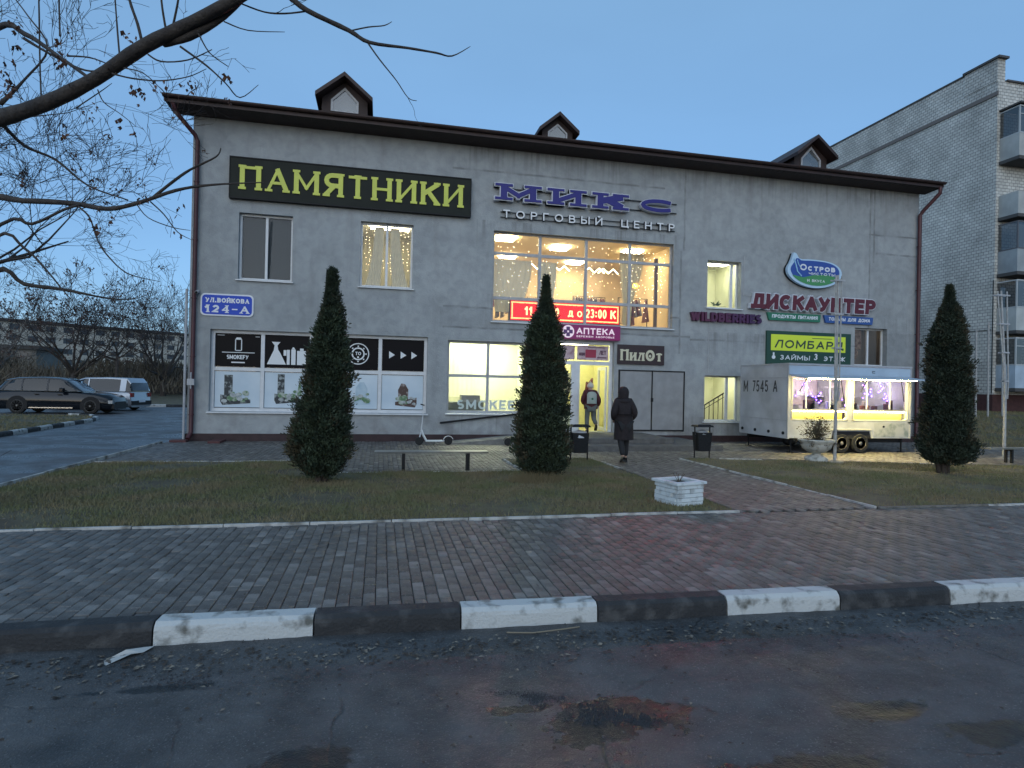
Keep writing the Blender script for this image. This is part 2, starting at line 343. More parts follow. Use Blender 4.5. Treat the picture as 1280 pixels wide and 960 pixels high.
def asphalt(name, base, blobs, wet=.45, damp=None):
    m = bpy.data.materials.new(name); m.use_nodes = True; nt = m.node_tree; b = nt.nodes['Principled BSDF']
    tc = nd(nt, 'ShaderNodeTexCoord'); L = nt.links.new
    def noise(sc, det=6, dist=0.):
        n = nd(nt, 'ShaderNodeTexNoise'); n.inputs['Scale'].default_value = sc; n.inputs['Detail'].default_value = det
        n.inputs['Distortion'].default_value = dist; L(tc.outputs['Object'], n.inputs['Vector']); return n.outputs[0]
    def mr(x, a, bb, c, d):
        n = nd(nt, 'ShaderNodeMapRange'); L(x, n.inputs[0]); n.inputs[1].default_value = a; n.inputs[2].default_value = bb
        n.inputs[3].default_value = c; n.inputs[4].default_value = d; return n.outputs[0]
    def mth(op, x, y):
        n = nd(nt, 'ShaderNodeMath', operation=op)
        for i, q in enumerate((x, y)):
            if isinstance(q, (int, float)): n.inputs[i].default_value = q
            else: L(q, n.inputs[i])
        return n.outputs[0]
    big = noise(.9, 5, .6); mid = noise(4.5, 9); fine = noise(95, 4); coarse = noise(30, 6)
    mask = None
    sx = nd(nt, 'ShaderNodeSeparateXYZ'); L(tc.outputs['Object'], sx.inputs[0])
    wob = mth('ADD', mth('MULTIPLY', mth('SUBTRACT', noise(3.5, 8), .5), 2.6), mth('MULTIPLY', mth('SUBTRACT', noise(18, 8), .5), 1.5))
    for (cx, cy, rx, ry) in blobs:
        dx = mth('MULTIPLY', mth('SUBTRACT', sx.outputs[0], cx), 1/rx); dy = mth('MULTIPLY', mth('SUBTRACT', sx.outputs[1], cy), 1/ry)
        d = mth('ADD', mth('SQRT', mth('ADD', mth('MULTIPLY', dx, dx), mth('MULTIPLY', dy, dy)), 0), wob)
        q = mr(d, .80, 1.05, 1, 0); mask = q if mask is None else mth('MAXIMUM', mask, q)
    col = nd(nt, 'ShaderNodeMix', data_type='RGBA')
    col.inputs[6].default_value = (*[c*.42 for c in base], 1); col.inputs[7].default_value = (*[c*1.5 for c in base], 1)
    L(mth('ADD', mth('MULTIPLY', mr(big, .35, .65, 0, 1), .55), mth('MULTIPLY', mr(mid, .35, .65, 0, 1), .45)), col.inputs[0])
    sp = nd(nt, 'ShaderNodeMix', data_type='RGBA'); L(col.outputs[2], sp.inputs[6]); sp.inputs[7].default_value = (.21,.205,.20,1)
    L(mr(fine, .60, .70, 0, .8), sp.inputs[0]); out = sp.outputs[2]
    ro = mth('ADD', mr(big, .38, .62, .62-wet*.62, .72), mr(coarse, .3, .7, -.06, .08))
    h = mth('ADD', mth('MULTIPLY', fine, .35), mth('ADD', mth('MULTIPLY', coarse, .5), mth('MULTIPLY', mid, 1.2)))
    if mask is not None:
        dk = nd(nt, 'ShaderNodeMix', data_type='RGBA'); L(mask, dk.inputs[0]); L(out, dk.inputs[6]); dk.inputs[7].default_value = (.011,.012,.012,1); out = dk.outputs[2]
        rr = nd(nt, 'ShaderNodeMix'); L(mask, rr.inputs[0]); L(ro, rr.inputs[2]); rr.inputs[3].default_value = .33; ro = rr.outputs[0]
    if damp:
        cx, cy, rx, ry = damp; dx = mth('MULTIPLY', mth('SUBTRACT', sx.outputs[0], cx), 1/rx); dy = mth('MULTIPLY', mth('SUBTRACT', sx.outputs[1], cy), 1/ry)
        dd_ = mth('ADD', mth('ADD', mth('MULTIPLY', dx, dx), mth('MULTIPLY', dy, dy)), mth('MULTIPLY', wob, .35)); ro = mth('SUBTRACT', ro, mr(dd_, .1, 1.3, .24, 0))
    vo = nd(nt, 'ShaderNodeTexVoronoi', feature='DISTANCE_TO_EDGE'); vo.inputs['Scale'].default_value = .75
    ds = nd(nt, 'ShaderNodeMix', data_type='VECTOR'); ds.inputs[0].default_value = .10; L(tc.outputs['Object'], ds.inputs[4]); nn = nd(nt, 'ShaderNodeTexNoise'); nn.inputs['Scale'].default_value = 5; nn.inputs['Detail'].default_value = 8; L(tc.outputs['Object'], nn.inputs['Vector']); L(nn.outputs[1], ds.inputs[5]); L(ds.outputs[1], vo.inputs['Vector'])
    ck = mth('MULTIPLY', mr(vo.outputs['Distance'], .001, .007, 1, 0), mr(noise(1.1, 3), .50, .62, 0, .5)); cm = nd(nt, 'ShaderNodeMix', data_type='RGBA'); L(ck, cm.inputs[0]); L(out, cm.inputs[6]); cm.inputs[7].default_value = (.010,.010,.010,1); out = cm.outputs[2]; h = mth('SUBTRACT', h, mth('MULTIPLY', ck, 1.2))
    L(out, b.inputs['Base Color']); L(ro, b.inputs['Roughness'])
    bp = nd(nt, 'ShaderNodeBump'); bp.inputs['Strength'].default_value = .9; bp.inputs['Distance'].default_value = .02
    L(h, bp.inputs['Height']); L(bp.outputs[0], b.inputs['Normal']); MATS[name] = m; return m
M_road = asphalt('wet_asphalt', (.066,.066,.066), [(1.32,3.12,.42,.17), (2.95,2.93,.30,.08), (-.34,3.02,.26,.13), (.78,3.3,.18,.06), (3.3,2.62,.3,.12), (2.0,2.55,.5,.12), (-1.2,3.9,.4,.06)], wet=.22, damp=(.95,2.9,.75,.75))
M_side = asphalt('side_street_asphalt', (.085,.088,.094), [(-8.6,14.5,.9,.35), (-7.0,9.5,.8,.3), (-9.2,21,1.2,.5)], wet=.6)

def sm(t): t = np.clip(t, 0, 1); return t*t*(3-2*t)
def terr(x, y):
    z = -.17+1.45*sm((y-43)/45)*(1-sm((x-10)/15))
    b = (.95*sm((y-15.8)/8.5)+.17)*sm((x-19.2)/2.0)*sm((y-13.5)/2.5)
    return z+b*(1-sm((y-60)/60)*.3)
gx = np.concatenate([np.linspace(-1500,-80,12), np.linspace(-70,-20,16), np.linspace(-18,18,25), np.linspace(18.6,34,26), np.linspace(36,90,16), np.linspace(110,1500,10)])
gy = np.concatenate([np.linspace(-300,-10,8), np.linspace(-6,13,8), np.linspace(13.5,30,28), np.linspace(32,100,35), np.linspace(120,2500,16)])
GX, GY = np.meshgrid(gx, gy); V = np.stack([GX, GY, terr(GX, GY)], -1).reshape(-1, 3)
nx = len(gx); I = np.array([[j*nx+i, j*nx+i+1, (j+1)*nx+i+1, (j+1)*nx+i] for j in range(len(gy)-1) for i in range(nx-1)])
struct(np_mesh('ground', V, I, M_soil))

struct(sheet('road', [(-60,-14),(60,-14),(60,4.30),(4.5,4.40),(-1.5,4.62),(-5.6,4.76),(-60,4.76)], -.142, M_road))
def vnoise(nx_, ny_, cell, seed):
    g_ = np.random.default_rng(seed); a = g_.random((ny_//cell+3, nx_//cell+3)); y_, x_ = np.mgrid[0:ny_, 0:nx_]/cell; i, j = y_.astype(int), x_.astype(int); fy, fx = y_-i, x_-j; fy = fy*fy*(3-2*fy); fx = fx*fx*(3-2*fx)
    return (a[i,j]*(1-fx)+a[i,j+1]*fx)*(1-fy)+(a[i+1,j]*(1-fx)+a[i+1,j+1]*fx)*fy-.5
NX_, NY_ = 700, 190; xr_ = np.linspace(-5.5, 9.5, NX_); yy_ = np.linspace(1.1, 4.68, NY_); RX, RY = np.meshgrid(xr_, yy_)
RZ = -.126+.012*vnoise(NX_, NY_, 40, 1)+.009*vnoise(NX_, NY_, 14, 2)+.006*vnoise(NX_, NY_, 6, 3)+.0045*vnoise(NX_, NY_, 3, 4)
for (cx, cy, rx, ry) in ((1.32,3.12,.36,.14),(2.95,2.93,.25,.06),(-.34,3.02,.22,.1)): RZ -= .008*np.exp(-(((RX-cx)/rx)**2+((RY-cy)/ry)**2)**1.5)
ed_ = np.minimum(np.minimum(RX+5.5, 9.5-RX)/.3, (RY-1.1)/.3); RZ -= .02*np.clip(1-ed_, 0, 1)
RI = np.array([[j*NX_+i, j*NX_+i+1, (j+1)*NX_+i+1, (j+1)*NX_+i] for j in range(NY_-1) for i in range(NX_-1)])
rs_ = struct(np_mesh('road_surface', np.stack([RX, RY, RZ], -1).reshape(-1,3), RI, M_road)); rs_.data.polygons.foreach_set('use_smooth', [True]*len(rs_.data.polygons))
struct(sheet('side_street', [(-10.6,4.9),(-5.66,4.9),(-5.66,34.5),(5,40),(5,43),(-20,43),(-40,43),(-40,31.2),(-13.2,31.2),(-12.1,29.8),(-10.95,26.5),(-10.75,23),(-10.45,19.5),(-10.0,10),(-10.0,4.9)], -.045, M_side))
struct(sheet('car_park', [(-40,30.2),(-13.6,30.2),(-13.4,31.19),(-40,31.19)], -.052, M_side))
paveb = struct(sheet('pavement', [(-5.62,4.66),(-1.5,4.6),(4.2,4.42),(12,4.2),(40,3.5),(40,7.54),(-5.62,7.54)], -.035, M_joint))
fore = struct(sheet('forecourt', [(-5.62,7.56),(30,7.56),(30,16.5),(19.1,16.5),(19.1,18.2),(-5.62,18.2)], -.035, M_joint))

# pavers -------------------------------------------------------------
def kerb_y(x): return 4.72 if x < -1.5 else 4.72-(x+1.5)*.036
def paver_mb(cx, cy, lx, ly, dz, tx, ty):
    g = .0028; c = .006; b = MB()
    def z(x, y): return dz+x*tx+y*ty
    x0, x1, y0, y1 = -lx/2+g, lx/2-g, -ly/2+g, ly/2-g
    lo = [(x0,y0,-.03),(x1,y0,-.03),(x1,y1,-.03),(x0,y1,-.03)]
    md = [(x,y,z(x,y)-.005) for x,y,_ in lo]; tp = [(x0+c,y0+c,0),(x1-c,y0+c,0),(x1-c,y1-c,0),(x0+c,y1-c,0)]
    tp = [(x,y,z(x,y)) for x,y,_ in tp]; vs = lo+md+tp; fs = [(8,9,10,11)]
    for r in (0, 4): fs += [(r+i, r+(i+1)%4, r+4+(i+1)%4, r+4+i) for i in range(4)]
    return vs, fs
def paver_field(cells, parent, name='paver_field'):
    VV = []; FF = []; MI = []
    k = 0
    for (cx, cy, lx, ly) in cells:
        wv = .005*math.sin(cx*1.7+cy)+.004*math.sin(cy*2.3-cx*.9)-.004; vs, fs = paver_mb(cx, cy, lx, ly, rnd.uniform(-.003,.003)+wv-(.008 if rnd.random() < .03 else 0), rnd.uniform(-.03,.03), rnd.uniform(-.025,.025)); cx += rnd.uniform(-.0012,.0012); cy += rnd.uniform(-.002,.002)
        VV += [(x+cx, y+cy, z) for x,y,z in vs]; FF += [[k+i for i in f] for f in fs]; k += 12
        q = rnd.random(); MI += [0 if q < .4 else 1 if q < .68 else 2 if q < .92 else 3]*9
    o = np_mesh(name, np.array(VV), np.array(FF), PAV, parent); o.data.polygons.foreach_set('material_index', MI); stuff(o); return o
cells = []
ix = -56
for ix in range(-56, 150):
    x = ix*.1+.05
    n0 = kerb_y(x)+.02
    yy = 7.54-(.1 if ix % 2 else 0)
    if ix % 2: cells.append((x, 7.49, .1, .1))
    while yy-.2 > n0: cells.append((x, yy-.1, .1, .2)); yy -= .2
    if yy-n0 > .05: cells.append((x, (yy+n0)/2, .1, yy-n0))
mi = m4.inverted()
def inview(x, y, z=0):
    p = mi @ Vector((x, y, z)); return p.z < 0 and abs(p.x/-p.z) < .88 and abs(p.y/-p.z) < .66
iv = sorted([c for c in cells if inview(c[0], c[1]) and abs(c[3]-.2) < .01], key=lambda c: math.hypot(c[0]-.3, c[1]))
near = iv[:300]; ns = set(near)
protos = []
for i in range(12):
    vs, fs = paver_mb(0, 0, .1, .2, rnd.uniform(-.003,.003), rnd.uniform(-.02,.02), rnd.uniform(-.015,.015))
    b = MB(); b.add(vs, fs); me = None; o = b.build('paver', PAV[(0,0,0,0,1,1,1,2,2,2,3,1)[i]], paveb); protos.append(o)
used = set()
for i, c in enumerate(near):
    k = rnd.randrange(12)
    if k not in used: o = protos[k]; used.add(k)
    else: o = protos[k].copy(); C.objects.link(o)
    o.location = (c[0]+rnd.uniform(-.0012,.0012), c[1]+rnd.uniform(-.002,.002), .005*math.sin(c[0]*1.7+c[1])+.004*math.sin(c[1]*2.3-c[0]*.9)-.004)
paver_field([c for c in cells if c not in ns], paveb)
# forecourt and entrance path pavers
def in_lawnL(x, y): return -5.58 < x < 5.0 and y < (13.5 if x < -.8 else 11.78 if x < 2.8 else 13.75)
def lawnR_top(x): return 13.6 if x < 8.3 else 13.5-(x-8.3)*.24 if x < 15.5 else 11.75
def in_lawnR(x, y): return x > 7.28 and y < lawnR_top(x)
fc = []
for ix in range(-56, 210):
    x = ix*.1+.05; y = 7.60+(.1 if ix % 2 else 0)
    while y < 18.1:
        yc = y+.1
        if not in_lawnL(x, yc) and not in_lawnR(x, yc) and not (x > 19.05 and y > 16.2): fc.append((x, yc, .1, .2))
        y += .2
paver_field(fc, fore)
# raised bank to the right, lawns ----------------------------------------
def lawn(name, poly, z): return struct(sheet(name, poly, z, M_soil))
LL = [(-5.56,7.63),(4.94,7.63),(4.94,13.7),(2.84,13.7),(2.84,11.72),(-.84,11.72),(-.84,13.45),(-5.56,13.45)]
LR = [(7.34,7.63),(30,7.63),(30,11.7),(15.5,11.7),(8.3,13.42),(7.34,13.5)]
lawn('lawn_left', LL, .008); lawn('lawn_right', LR, .008)
LV = [(-40,4.9),(-10.2,4.9),(-10.2,10),(-10.62,19.5),(-10.92,23),(-11.1,26.5),(-12.2,29.6),(-13.7,30.1),(-40,30.1)]
lawn('verge', LV, .02)

def pip(poly, X, Y):
    ins = np.zeros(len(X), bool); n = len(poly)
    for i in range(n):
        x1, y1 = poly[i]; x2, y2 = poly[(i+1)%n]
        c = ((y1 > Y) != (y2 > Y)); 
        with np.errstate(divide='ignore', invalid='ignore'): xi = (x2-x1)*(Y-y1)/(y2-y1+1e-12)+x1
        ins ^= c & (X < xi)
    return ins
rg = np.random.default_rng(3)
def blades(name, poly, n, zf, h=(.02,.06), wd=.006, parent=None, xr=None, yr=None):
    P = np.array(poly); xa, xb = xr or (P[:,0].min(), P[:,0].max()); ya, yb = yr or (P[:,1].min(), P[:,1].max())
    X = rg.uniform(xa, xb, n); Y = rg.uniform(ya, yb, n)
    cl = np.sin(X*2.1+1.3*np.sin(Y*1.7))+np.sin(Y*2.7+1.9*np.sin(X*1.1)) ; keep = pip(poly, X, Y) & (cl+rg.normal(0, .7, n) > -.7)
    X, Y = X[keep], Y[keep]; n = len(X); H = rg.uniform(h[0], h[1], n)*(1+.25*np.sin(X*3)*np.sin(Y*2.3)); A = rg.uniform(0, 6.28, n); D = rg.uniform(0, 6.28, n)
    Z = zf(X, Y); lean = rg.uniform(.2, 1.1, n)*H
    v = np.zeros((n, 3, 3)); v[:,0,0] = X+np.cos(A)*wd; v[:,0,1] = Y+np.sin(A)*wd; v[:,1,0] = X-np.cos(A)*wd; v[:,1,1] = Y-np.sin(A)*wd
    v[:,2,0] = X+np.cos(D)*lean; v[:,2,1] = Y+np.sin(D)*lean; v[:,0,2] = v[:,1,2] = Z-.004; v[:,2,2] = Z+H
    o = np_mesh(name, v.reshape(-1,3), np.arange(n*3).reshape(-1,3), M_grass, parent); stuff(o); return o
z0f = lambda X, Y: X*0+.008
tag(blades('grass', LL, 150000, z0f), 'short damp grass of the lawn before the left half of the shop building', 'grass')
tag(blades('grass', LR, 90000, z0f, xr=(7.3, 19)), 'short damp grass of the lawn right of the entrance path', 'grass')
BK = [(20.2,14.2),(60,14.2),(60,40),(20.2,40)]
tag(blades('grass', BK, 50000, lambda X, Y: terr(X, Y), h=(.04,.1), wd=.012, xr=(20.2, 34), yr=(14.2, 26)), 'rough grass on the bank before the brick apartment block', 'grass')
tag(blades('grass', LV, 40000, lambda X, Y: X*0+.02, h=(.03,.09), wd=.01, xr=(-22,-10.2), yr=(13,30)), 'rough grass of the verge beside the side street kerb', 'grass')
# trodden earth patches, small leaves lying on lawn / paving / road
M_leaf = mat('fallen_leaf', (.055,.040,.030), .8, col2=(.26,.22,.17), scale=11, lo=.50, hi=.62)
def leaves(name, n, fx, zf, size=(.015,.045), label='', seed=1):
    g = np.random.default_rng(seed); X, Y = fx(g, n); n = len(X); s = g.uniform(size[0], size[1], n); A = g.uniform(0, 6.28, n)
    v = np.zeros((n, 4, 3)); Z = zf(X, Y)
    for k, (a, l) in enumerate(((0,1.),(1.45,.45),(3.14,.8),(4.75,.5))):
        v[:,k,0] = X+np.cos(A+a)*s*l; v[:,k,1] = Y+np.sin(A+a)*s*l; v[:,k,2] = Z+.004+g.uniform(0, .35, n)*s*(k % 2)
    o = np_mesh(name, v.reshape(-1,3), np.arange(n*4).reshape(-1,4), M_leaf); stuff(o); tag(o, label, 'leaves'); return o
leaves('fallen_leaves', 2200, lambda g, n: ((x := g.uniform(-3.5, 8, n)), 4.40-(x+1.5)*.036-np.abs(g.normal(0, .22, n))), lambda X, Y: X*0-.122, (.006,.028), 'dead leaves and grit gathered on the road along the painted kerb', 2)
leaves('fallen_leaves', 600, lambda g, n: (g.uniform(-3, 7, n), 4.3-2.9*g.uniform(0, 1, n)**1.5), lambda X, Y: X*0-.124, (.006,.022), 'scattered dead leaves and grit on the wet road', 3)
leaves('fallen_leaves', 1500, lambda g, n: (g.uniform(-5, 5, n), g.uniform(7.7, 13, n)), lambda X, Y: X*0+.035, (.01,.03), 'pale fallen leaves on the lawn', 4)
leaves('fallen_leaves', 480, lambda g, n: (g.uniform(-5, 12, n), g.uniform(4.9, 7.5, n)), lambda X, Y: X*0+.004, (.005,.02), 'small leaves and specks on the brick paving', 5)
# broken asphalt crumbs in the worn patch
M_crumb = mat('asphalt_crumb', (.05,.045,.045), .45, var=.4, scale=30)
def crumbs(n, spots, seed):
    g = np.random.default_rng(seed); VV = []; FF = []
    for i in range(n):
        cx, cy, rx, ry = spots[g.integers(len(spots))]; x = cx+g.normal(0, rx); y = cy+g.normal(0, ry)-(x-cx)*.35; s = g.uniform(.003, .012); a = g.uniform(0, 6.28); h = s*g.uniform(.5, 1.2)
        b = len(VV)
        for k in range(4): VV.append((x+s*math.cos(a+k*1.57)*g.uniform(.7,1.3), y+s*math.sin(a+k*1.57)*g.uniform(.7,1.3), -.134))
        VV.append((x, y, -.13+h))
        for k in range(4): FF.append((b+k, b+(k+1)%4, b+4))
    return np_mesh('asphalt_crumbs', np.array(VV), np.array(FF), M_crumb)
tag(stuff(crumbs(2600, [(1.15,3.3,.16,.05),(1.35,3.12,.14,.05),(.95,3.42,.1,.03)], 5)), 'loose crumbs of broken asphalt in the worn patch of the road', 'gravel')
tag(stuff(crumbs(2600, [(0,4.25,1.2,.07),(2.5,4.15,1.5,.07),(-2,4.3,1,.07)], 6)), 'grit along the foot of the painted kerb', 'gravel')

# kerb stones --------------------------------------------------------------
kerb = thing('kerb', (1.2, 4.6, 0), 'roadside kerb of long stones painted black and white in turn', 'kerb')
def stone(x0, x1, ya, yb, mt, parent, zt=.02, zb=-.16, wd=.17, name='kerb_stone'):
    """stone from (x0, ya) to (x1, yb): front face line, width wd towards +y, front top edge chamfered and a little chipped"""
    b = MB(); d = Vector((x1-x0, yb-ya, 0)); L = d.length; d.normalize(); n = Vector((-d.y, d.x, 0)); o = Vector((x0, ya, 0)); g = .006
    N = 9; rows = []
    for i in range(N+1):
        t = g+(L-2*g)*i/N; e = 1 if 0 < i < N else 0
        j = lambda s: rnd.uniform(-s, s)*e
        p = o+d*t; ck = rnd.uniform(0, .010)
        prof = [(-.012, zb), (-.006+j(.004), zt-.055), (0+ck*.3, zt-.022-ck), (.025+ck, zt+j(.002)), (wd-.01, zt+j(.002)), (wd, zt-.01), (wd, zb)]
        rows.append([p+n*a+Vector((0,0,z)) for a, z in prof])
    k = len(rows[0]); vs = [v for r in rows for v in r]
    fs = [(i*k+q, (i+1)*k+q, (i+1)*k+q+1, i*k+q+1) for i in range(N) for q in range(k-1)]
    fs += [tuple(range(k)), tuple(reversed([N*k+q for q in range(k)]))]
    b.add(vs, fs); return b.build(name, mt, parent)
xs = [-5.6,-4.62,-3.55,-2.55,-1.49,-.43,.63,1.70,2.80,3.84,4.93,6.0,7.07,8.14,9.2,10.3,11.3]
kf = lambda x: 4.56 if x < -1.5 else 4.56-(x+1.5)*.036
for i in range(len(xs)-1):
    stone(xs[i], xs[i+1], kf(xs[i]), kf(xs[i+1]), M_white if i % 2 == 0 else M_black, kerb)
# thin painted edging stones round lawns and path
M_edge = mat('white_painted_edging', (.50,.50,.48), .85, col2=(.15,.14,.12), scale=4, lo=.46, hi=.66, bump=.5, bscale=60, detail=10)
M_edge2 = mat('worn_edging', (.20,.19,.17), .9, var=.5, scale=6, bump=.5, bscale=60)
def edging(pts, label, step=1.0, mats=(M_edge,), zt=.022, wd=.04):
    e = thing('lawn_edging', (pts[0][0], pts[0][1], 0), label, 'edging')
    for (a, b) in zip(pts[:-1], pts[1:]):
        A, B = Vector((*a, 0)), Vector((*b, 0)); L = (B-A).length; n = max(1, round(L/step))
        for i in range(n):
            p, q = A.lerp(B, i/n), A.lerp(B, (i+1)/n); mb = MB(); d = (q-p).normalized(); nn = Vector((-d.y, d.x, 0))*wd; g = d*.006; h = rnd.uniform(-.006, .006)
            f = [p+g, q-g, q-g+nn, p+g+nn]
            mb.hexa([Vector((v.x, v.y, -.05)) for v in f], [Vector((v.x, v.y, zt+h)) for v in f]); mb.build('edging_stone', mats[rnd.randrange(len(mats))], e)
    return e
edging([(-5.6,7.55),(4.98,7.55)], 'white painted edging between the brick pavement and the left lawn')
edging([(7.3,7.55),(14.3,7.5),(22,7.4)], 'worn white edging between the brick pavement and the right lawn', mats=(M_edge, M_edge2))
edging([(5.02,7.6),(5.02,13.0)], 'white edging along the left side of the entrance path', mats=(M_edge, M_edge2, M_edge))
edging([(7.3,7.6),(7.3,13.65)], 'white edging along the right side of the entrance path', mats=(M_edge,))
edging([(-.86,11.7),(2.86,11.7)], 'white edging behind the flat metal bench', mats=(M_edge,M_edge,M_edge2))
edging([(2.86,11.75),(2.86,13.7)], 'white edging returning from the bench towards the shop', mats=(M_edge,))
edging([(-.9,11.78),(-.9,13.45)], 'white edging beside the left thuja', mats=(M_edge,))
edging([(-5.55,13.5),(-.92,13.5)], 'white edging at the back of the left lawn', mats=(M_edge,M_edge2))
edging([(7.35,13.62),(8.3,13.5),(15.5,11.75),(20,11.75)], 'worn edging at the back of the right lawn', mats=(M_edge2,M_edge2,M_edge))
edging([(-5.66,17.6),(-5.66,7.6)], 'white edging between the side street and the left lawn', mats=(M_edge,M_edge2,M_edge), zt=.05, step=1.4)
vk = thing('side_kerb', (-10.5, 20, 0), 'black and white kerb between the verge and the side street', 'kerb')
pts = [(-10.0,10),(-10.12,12),(-10.2,14),(-10.3,16),(-10.38,18),(-10.45,19.5),(-10.55,21.2),(-10.72,23),(-10.85,24.8),(-10.98,26.5),(-11.5,28.3),(-12.3,29.7),(-13.4,30.3)]
for i, (a, b) in enumerate(zip(pts[:-1], pts[1:])):
    for h in (0, 1):
        p = Vector(a).lerp(Vector(b), h/2); q = Vector(a).lerp(Vector(b), (h+1)/2)
        stone(p.x, q.x, p.y, q.y, M_white if h else M_black, vk, zt=.09, zb=-.06, wd=.15)
fk = thing('far_kerb', (-13, 41.2, 0), 'black and white kerb at the far end of the side street', 'kerb')
for i in range(14):
    x = -24+i*1.1; stone(x, x+1.1, 41.1, 41.1, M_white if i % 3 == 0 else M_black, fk, zt=.12, zb=-.06, wd=.15)
struct(sheet('far_verge', [(-60,41.28),(8,41.28),(8,43.2),(-60,43.2)], .06, M_soil))

# ================================================================== THE SHOP BUILDING
FY = 18.18; XL, XR, HT = -5.22, 19.03, 9.02
def plaster():
    m = bpy.data.materials.new('grey_plaster'); m.use_nodes = True; nt = m.node_tree; b = nt.nodes['Principled BSDF']; L = nt.links.new
    tc = nd(nt, 'ShaderNodeTexCoord'); sx = nd(nt, 'ShaderNodeSeparateXYZ'); L(tc.outputs['Object'], sx.inputs[0])
    def noise(sc, det=6, dist=0.):
        n = nd(nt, 'ShaderNodeTexNoise'); n.inputs['Scale'].default_value = sc; n.inputs['Detail'].default_value = det; n.inputs['Distortion'].default_value = dist
        L(tc.outputs['Object'], n.inputs['Vector']); return n.outputs[0]
    def mr(x, a, bb, c, d):
        n = nd(nt, 'ShaderNodeMapRange'); L(x, n.inputs[0]); n.inputs[1].default_value = a; n.inputs[2].default_value = bb; n.inputs[3].default_value = c; n.inputs[4].default_value = d; return n.outputs[0]
    def mth(op, *xs):
        n = nd(nt, 'ShaderNodeMath', operation=op)
        for i, q in enumerate(xs):
            if isinstance(q, (int, float)): n.inputs[i].default_value = q
            else: L(q, n.inputs[i])
        return n.outputs[0]
    A = nd(nt, 'ShaderNodeMix', data_type='RGBA'); A.inputs[6].default_value = (.362,.382,.390,1); A.inputs[7].default_value = (.268,.285,.293,1)
    L(mth('ADD', mth('MULTIPLY', mr(noise(.7, 6, .8), .35, .65, 0, 1), .5), mth('MULTIPLY', mr(noise(4, 10, .4), .38, .66, 0, 1), .6)), A.inputs[0])
    # streaky dirt: stretched noise
    mp = nd(nt, 'ShaderNodeMapping'); mp.inputs['Scale'].default_value = (3.2, 3.2, .35); L(tc.outputs['Object'], mp.inputs[0])
    ns = nd(nt, 'ShaderNodeTexNoise'); ns.inputs['Scale'].default_value = 1; ns.inputs['Detail'].default_value = 8; L(mp.outputs[0], ns.inputs['Vector'])
    B = nd(nt, 'ShaderNodeMix', data_type='RGBA'); L(A.outputs[2], B.inputs[6]); B.inputs[7].default_value = (.19,.19,.188,1); L(mr(ns.outputs[0], .56, .80, 0, .38), B.inputs[0])
    # cracks along the slab joints: (coordinate axis, value, range on the other axis)
    wob = mth('MULTIPLY', mth('SUBTRACT', noise(1.6, 5), .5), .07); crack = None
    for ax, v, lo, hi in ((2,3.46,-5.2,3.0),(2,4.08,-5.2,2.6),(2,3.38,3.0,10.4),(2,7.39,9.9,17.8),(2,6.73,10.2,17.8),(0,2.72,6.3,9.1),(0,2.62,2.9,6.3),(0,9.95,2.9,9.1),(0,10.13,6.4,9.1),(2,8.3,-5,2)):
        d = mth('ABSOLUTE', mth('ADD', mth('SUBTRACT', sx.outputs[ax], v), wob), 0); q = mr(d, .008, .050, 1, 0)
        o = sx.outputs[0 if ax == 2 else 2]; q = mth('MULTIPLY', q, mth('MULTIPLY', mth('GREATER_THAN', o, lo), mth('LESS_THAN', o, hi)))
        crack = q if crack is None else mth('MAXIMUM', crack, q)
    crack = mth('MULTIPLY', crack, mr(noise(2.2, 8), .38, .6, .10, .62))
    Cc = nd(nt, 'ShaderNodeMix', data_type='RGBA'); L(B.outputs[2], Cc.inputs[6]); Cc.inputs[7].default_value = (.12,.12,.12,1); L(crack, Cc.inputs[0])
    # damp mottling near the ground
    low = mth('MULTIPLY', mr(sx.outputs[2], .2, 1.0, 1, 0), mr(noise(1.3, 8, .7), .42, .6, 0, .55))
    D = nd(nt, 'ShaderNodeMix', data_type='RGBA'); L(Cc.outputs[2], D.inputs[6]); D.inputs[7].default_value = (.15,.145,.14,1); L(low, D.inputs[0])
    stk = None
    mp2 = nd(nt, 'ShaderNodeMapping'); mp2.inputs['Scale'].default_value = (9, 9, .5); L(tc.outputs['Object'], mp2.inputs[0]); n3 = nd(nt, 'ShaderNodeTexNoise'); n3.inputs['Scale'].default_value = 1; n3.inputs['Detail'].default_value = 5; L(mp2.outputs[0], n3.inputs['Vector'])
    for a_, c_, z_ in ((-4.05,-2.5,4.53),(-.72,.93,4.52),(3.26,9.4,3.66),(10.55,11.9,4.44),(10.5,11.95,.63),(-4.22,2.55,6.8),(-4.75,1.4,.78),(1.9,4.6,.82),(12.8,16.2,2.6),(-5.2,19,9.02)):
        q = mth('MULTIPLY', mth('MULTIPLY', mth('GREATER_THAN', sx.outputs[0], a_), mth('LESS_THAN', sx.outputs[0], c_)), mth('MULTIPLY', mth('LESS_THAN', sx.outputs[2], z_), mr(sx.outputs[2], z_-1.0, z_, 0, 1))); stk = q if stk is None else mth('MAXIMUM', stk, q)
    stk = mth('MULTIPLY', stk, mr(n3.outputs[0], .48, .68, 0, .55)); E2 = nd(nt, 'ShaderNodeMix', data_type='RGBA'); L(D.outputs[2], E2.inputs[6]); E2.inputs[7].default_value = (.15,.15,.15,1); L(stk, E2.inputs[0])
    pat = None
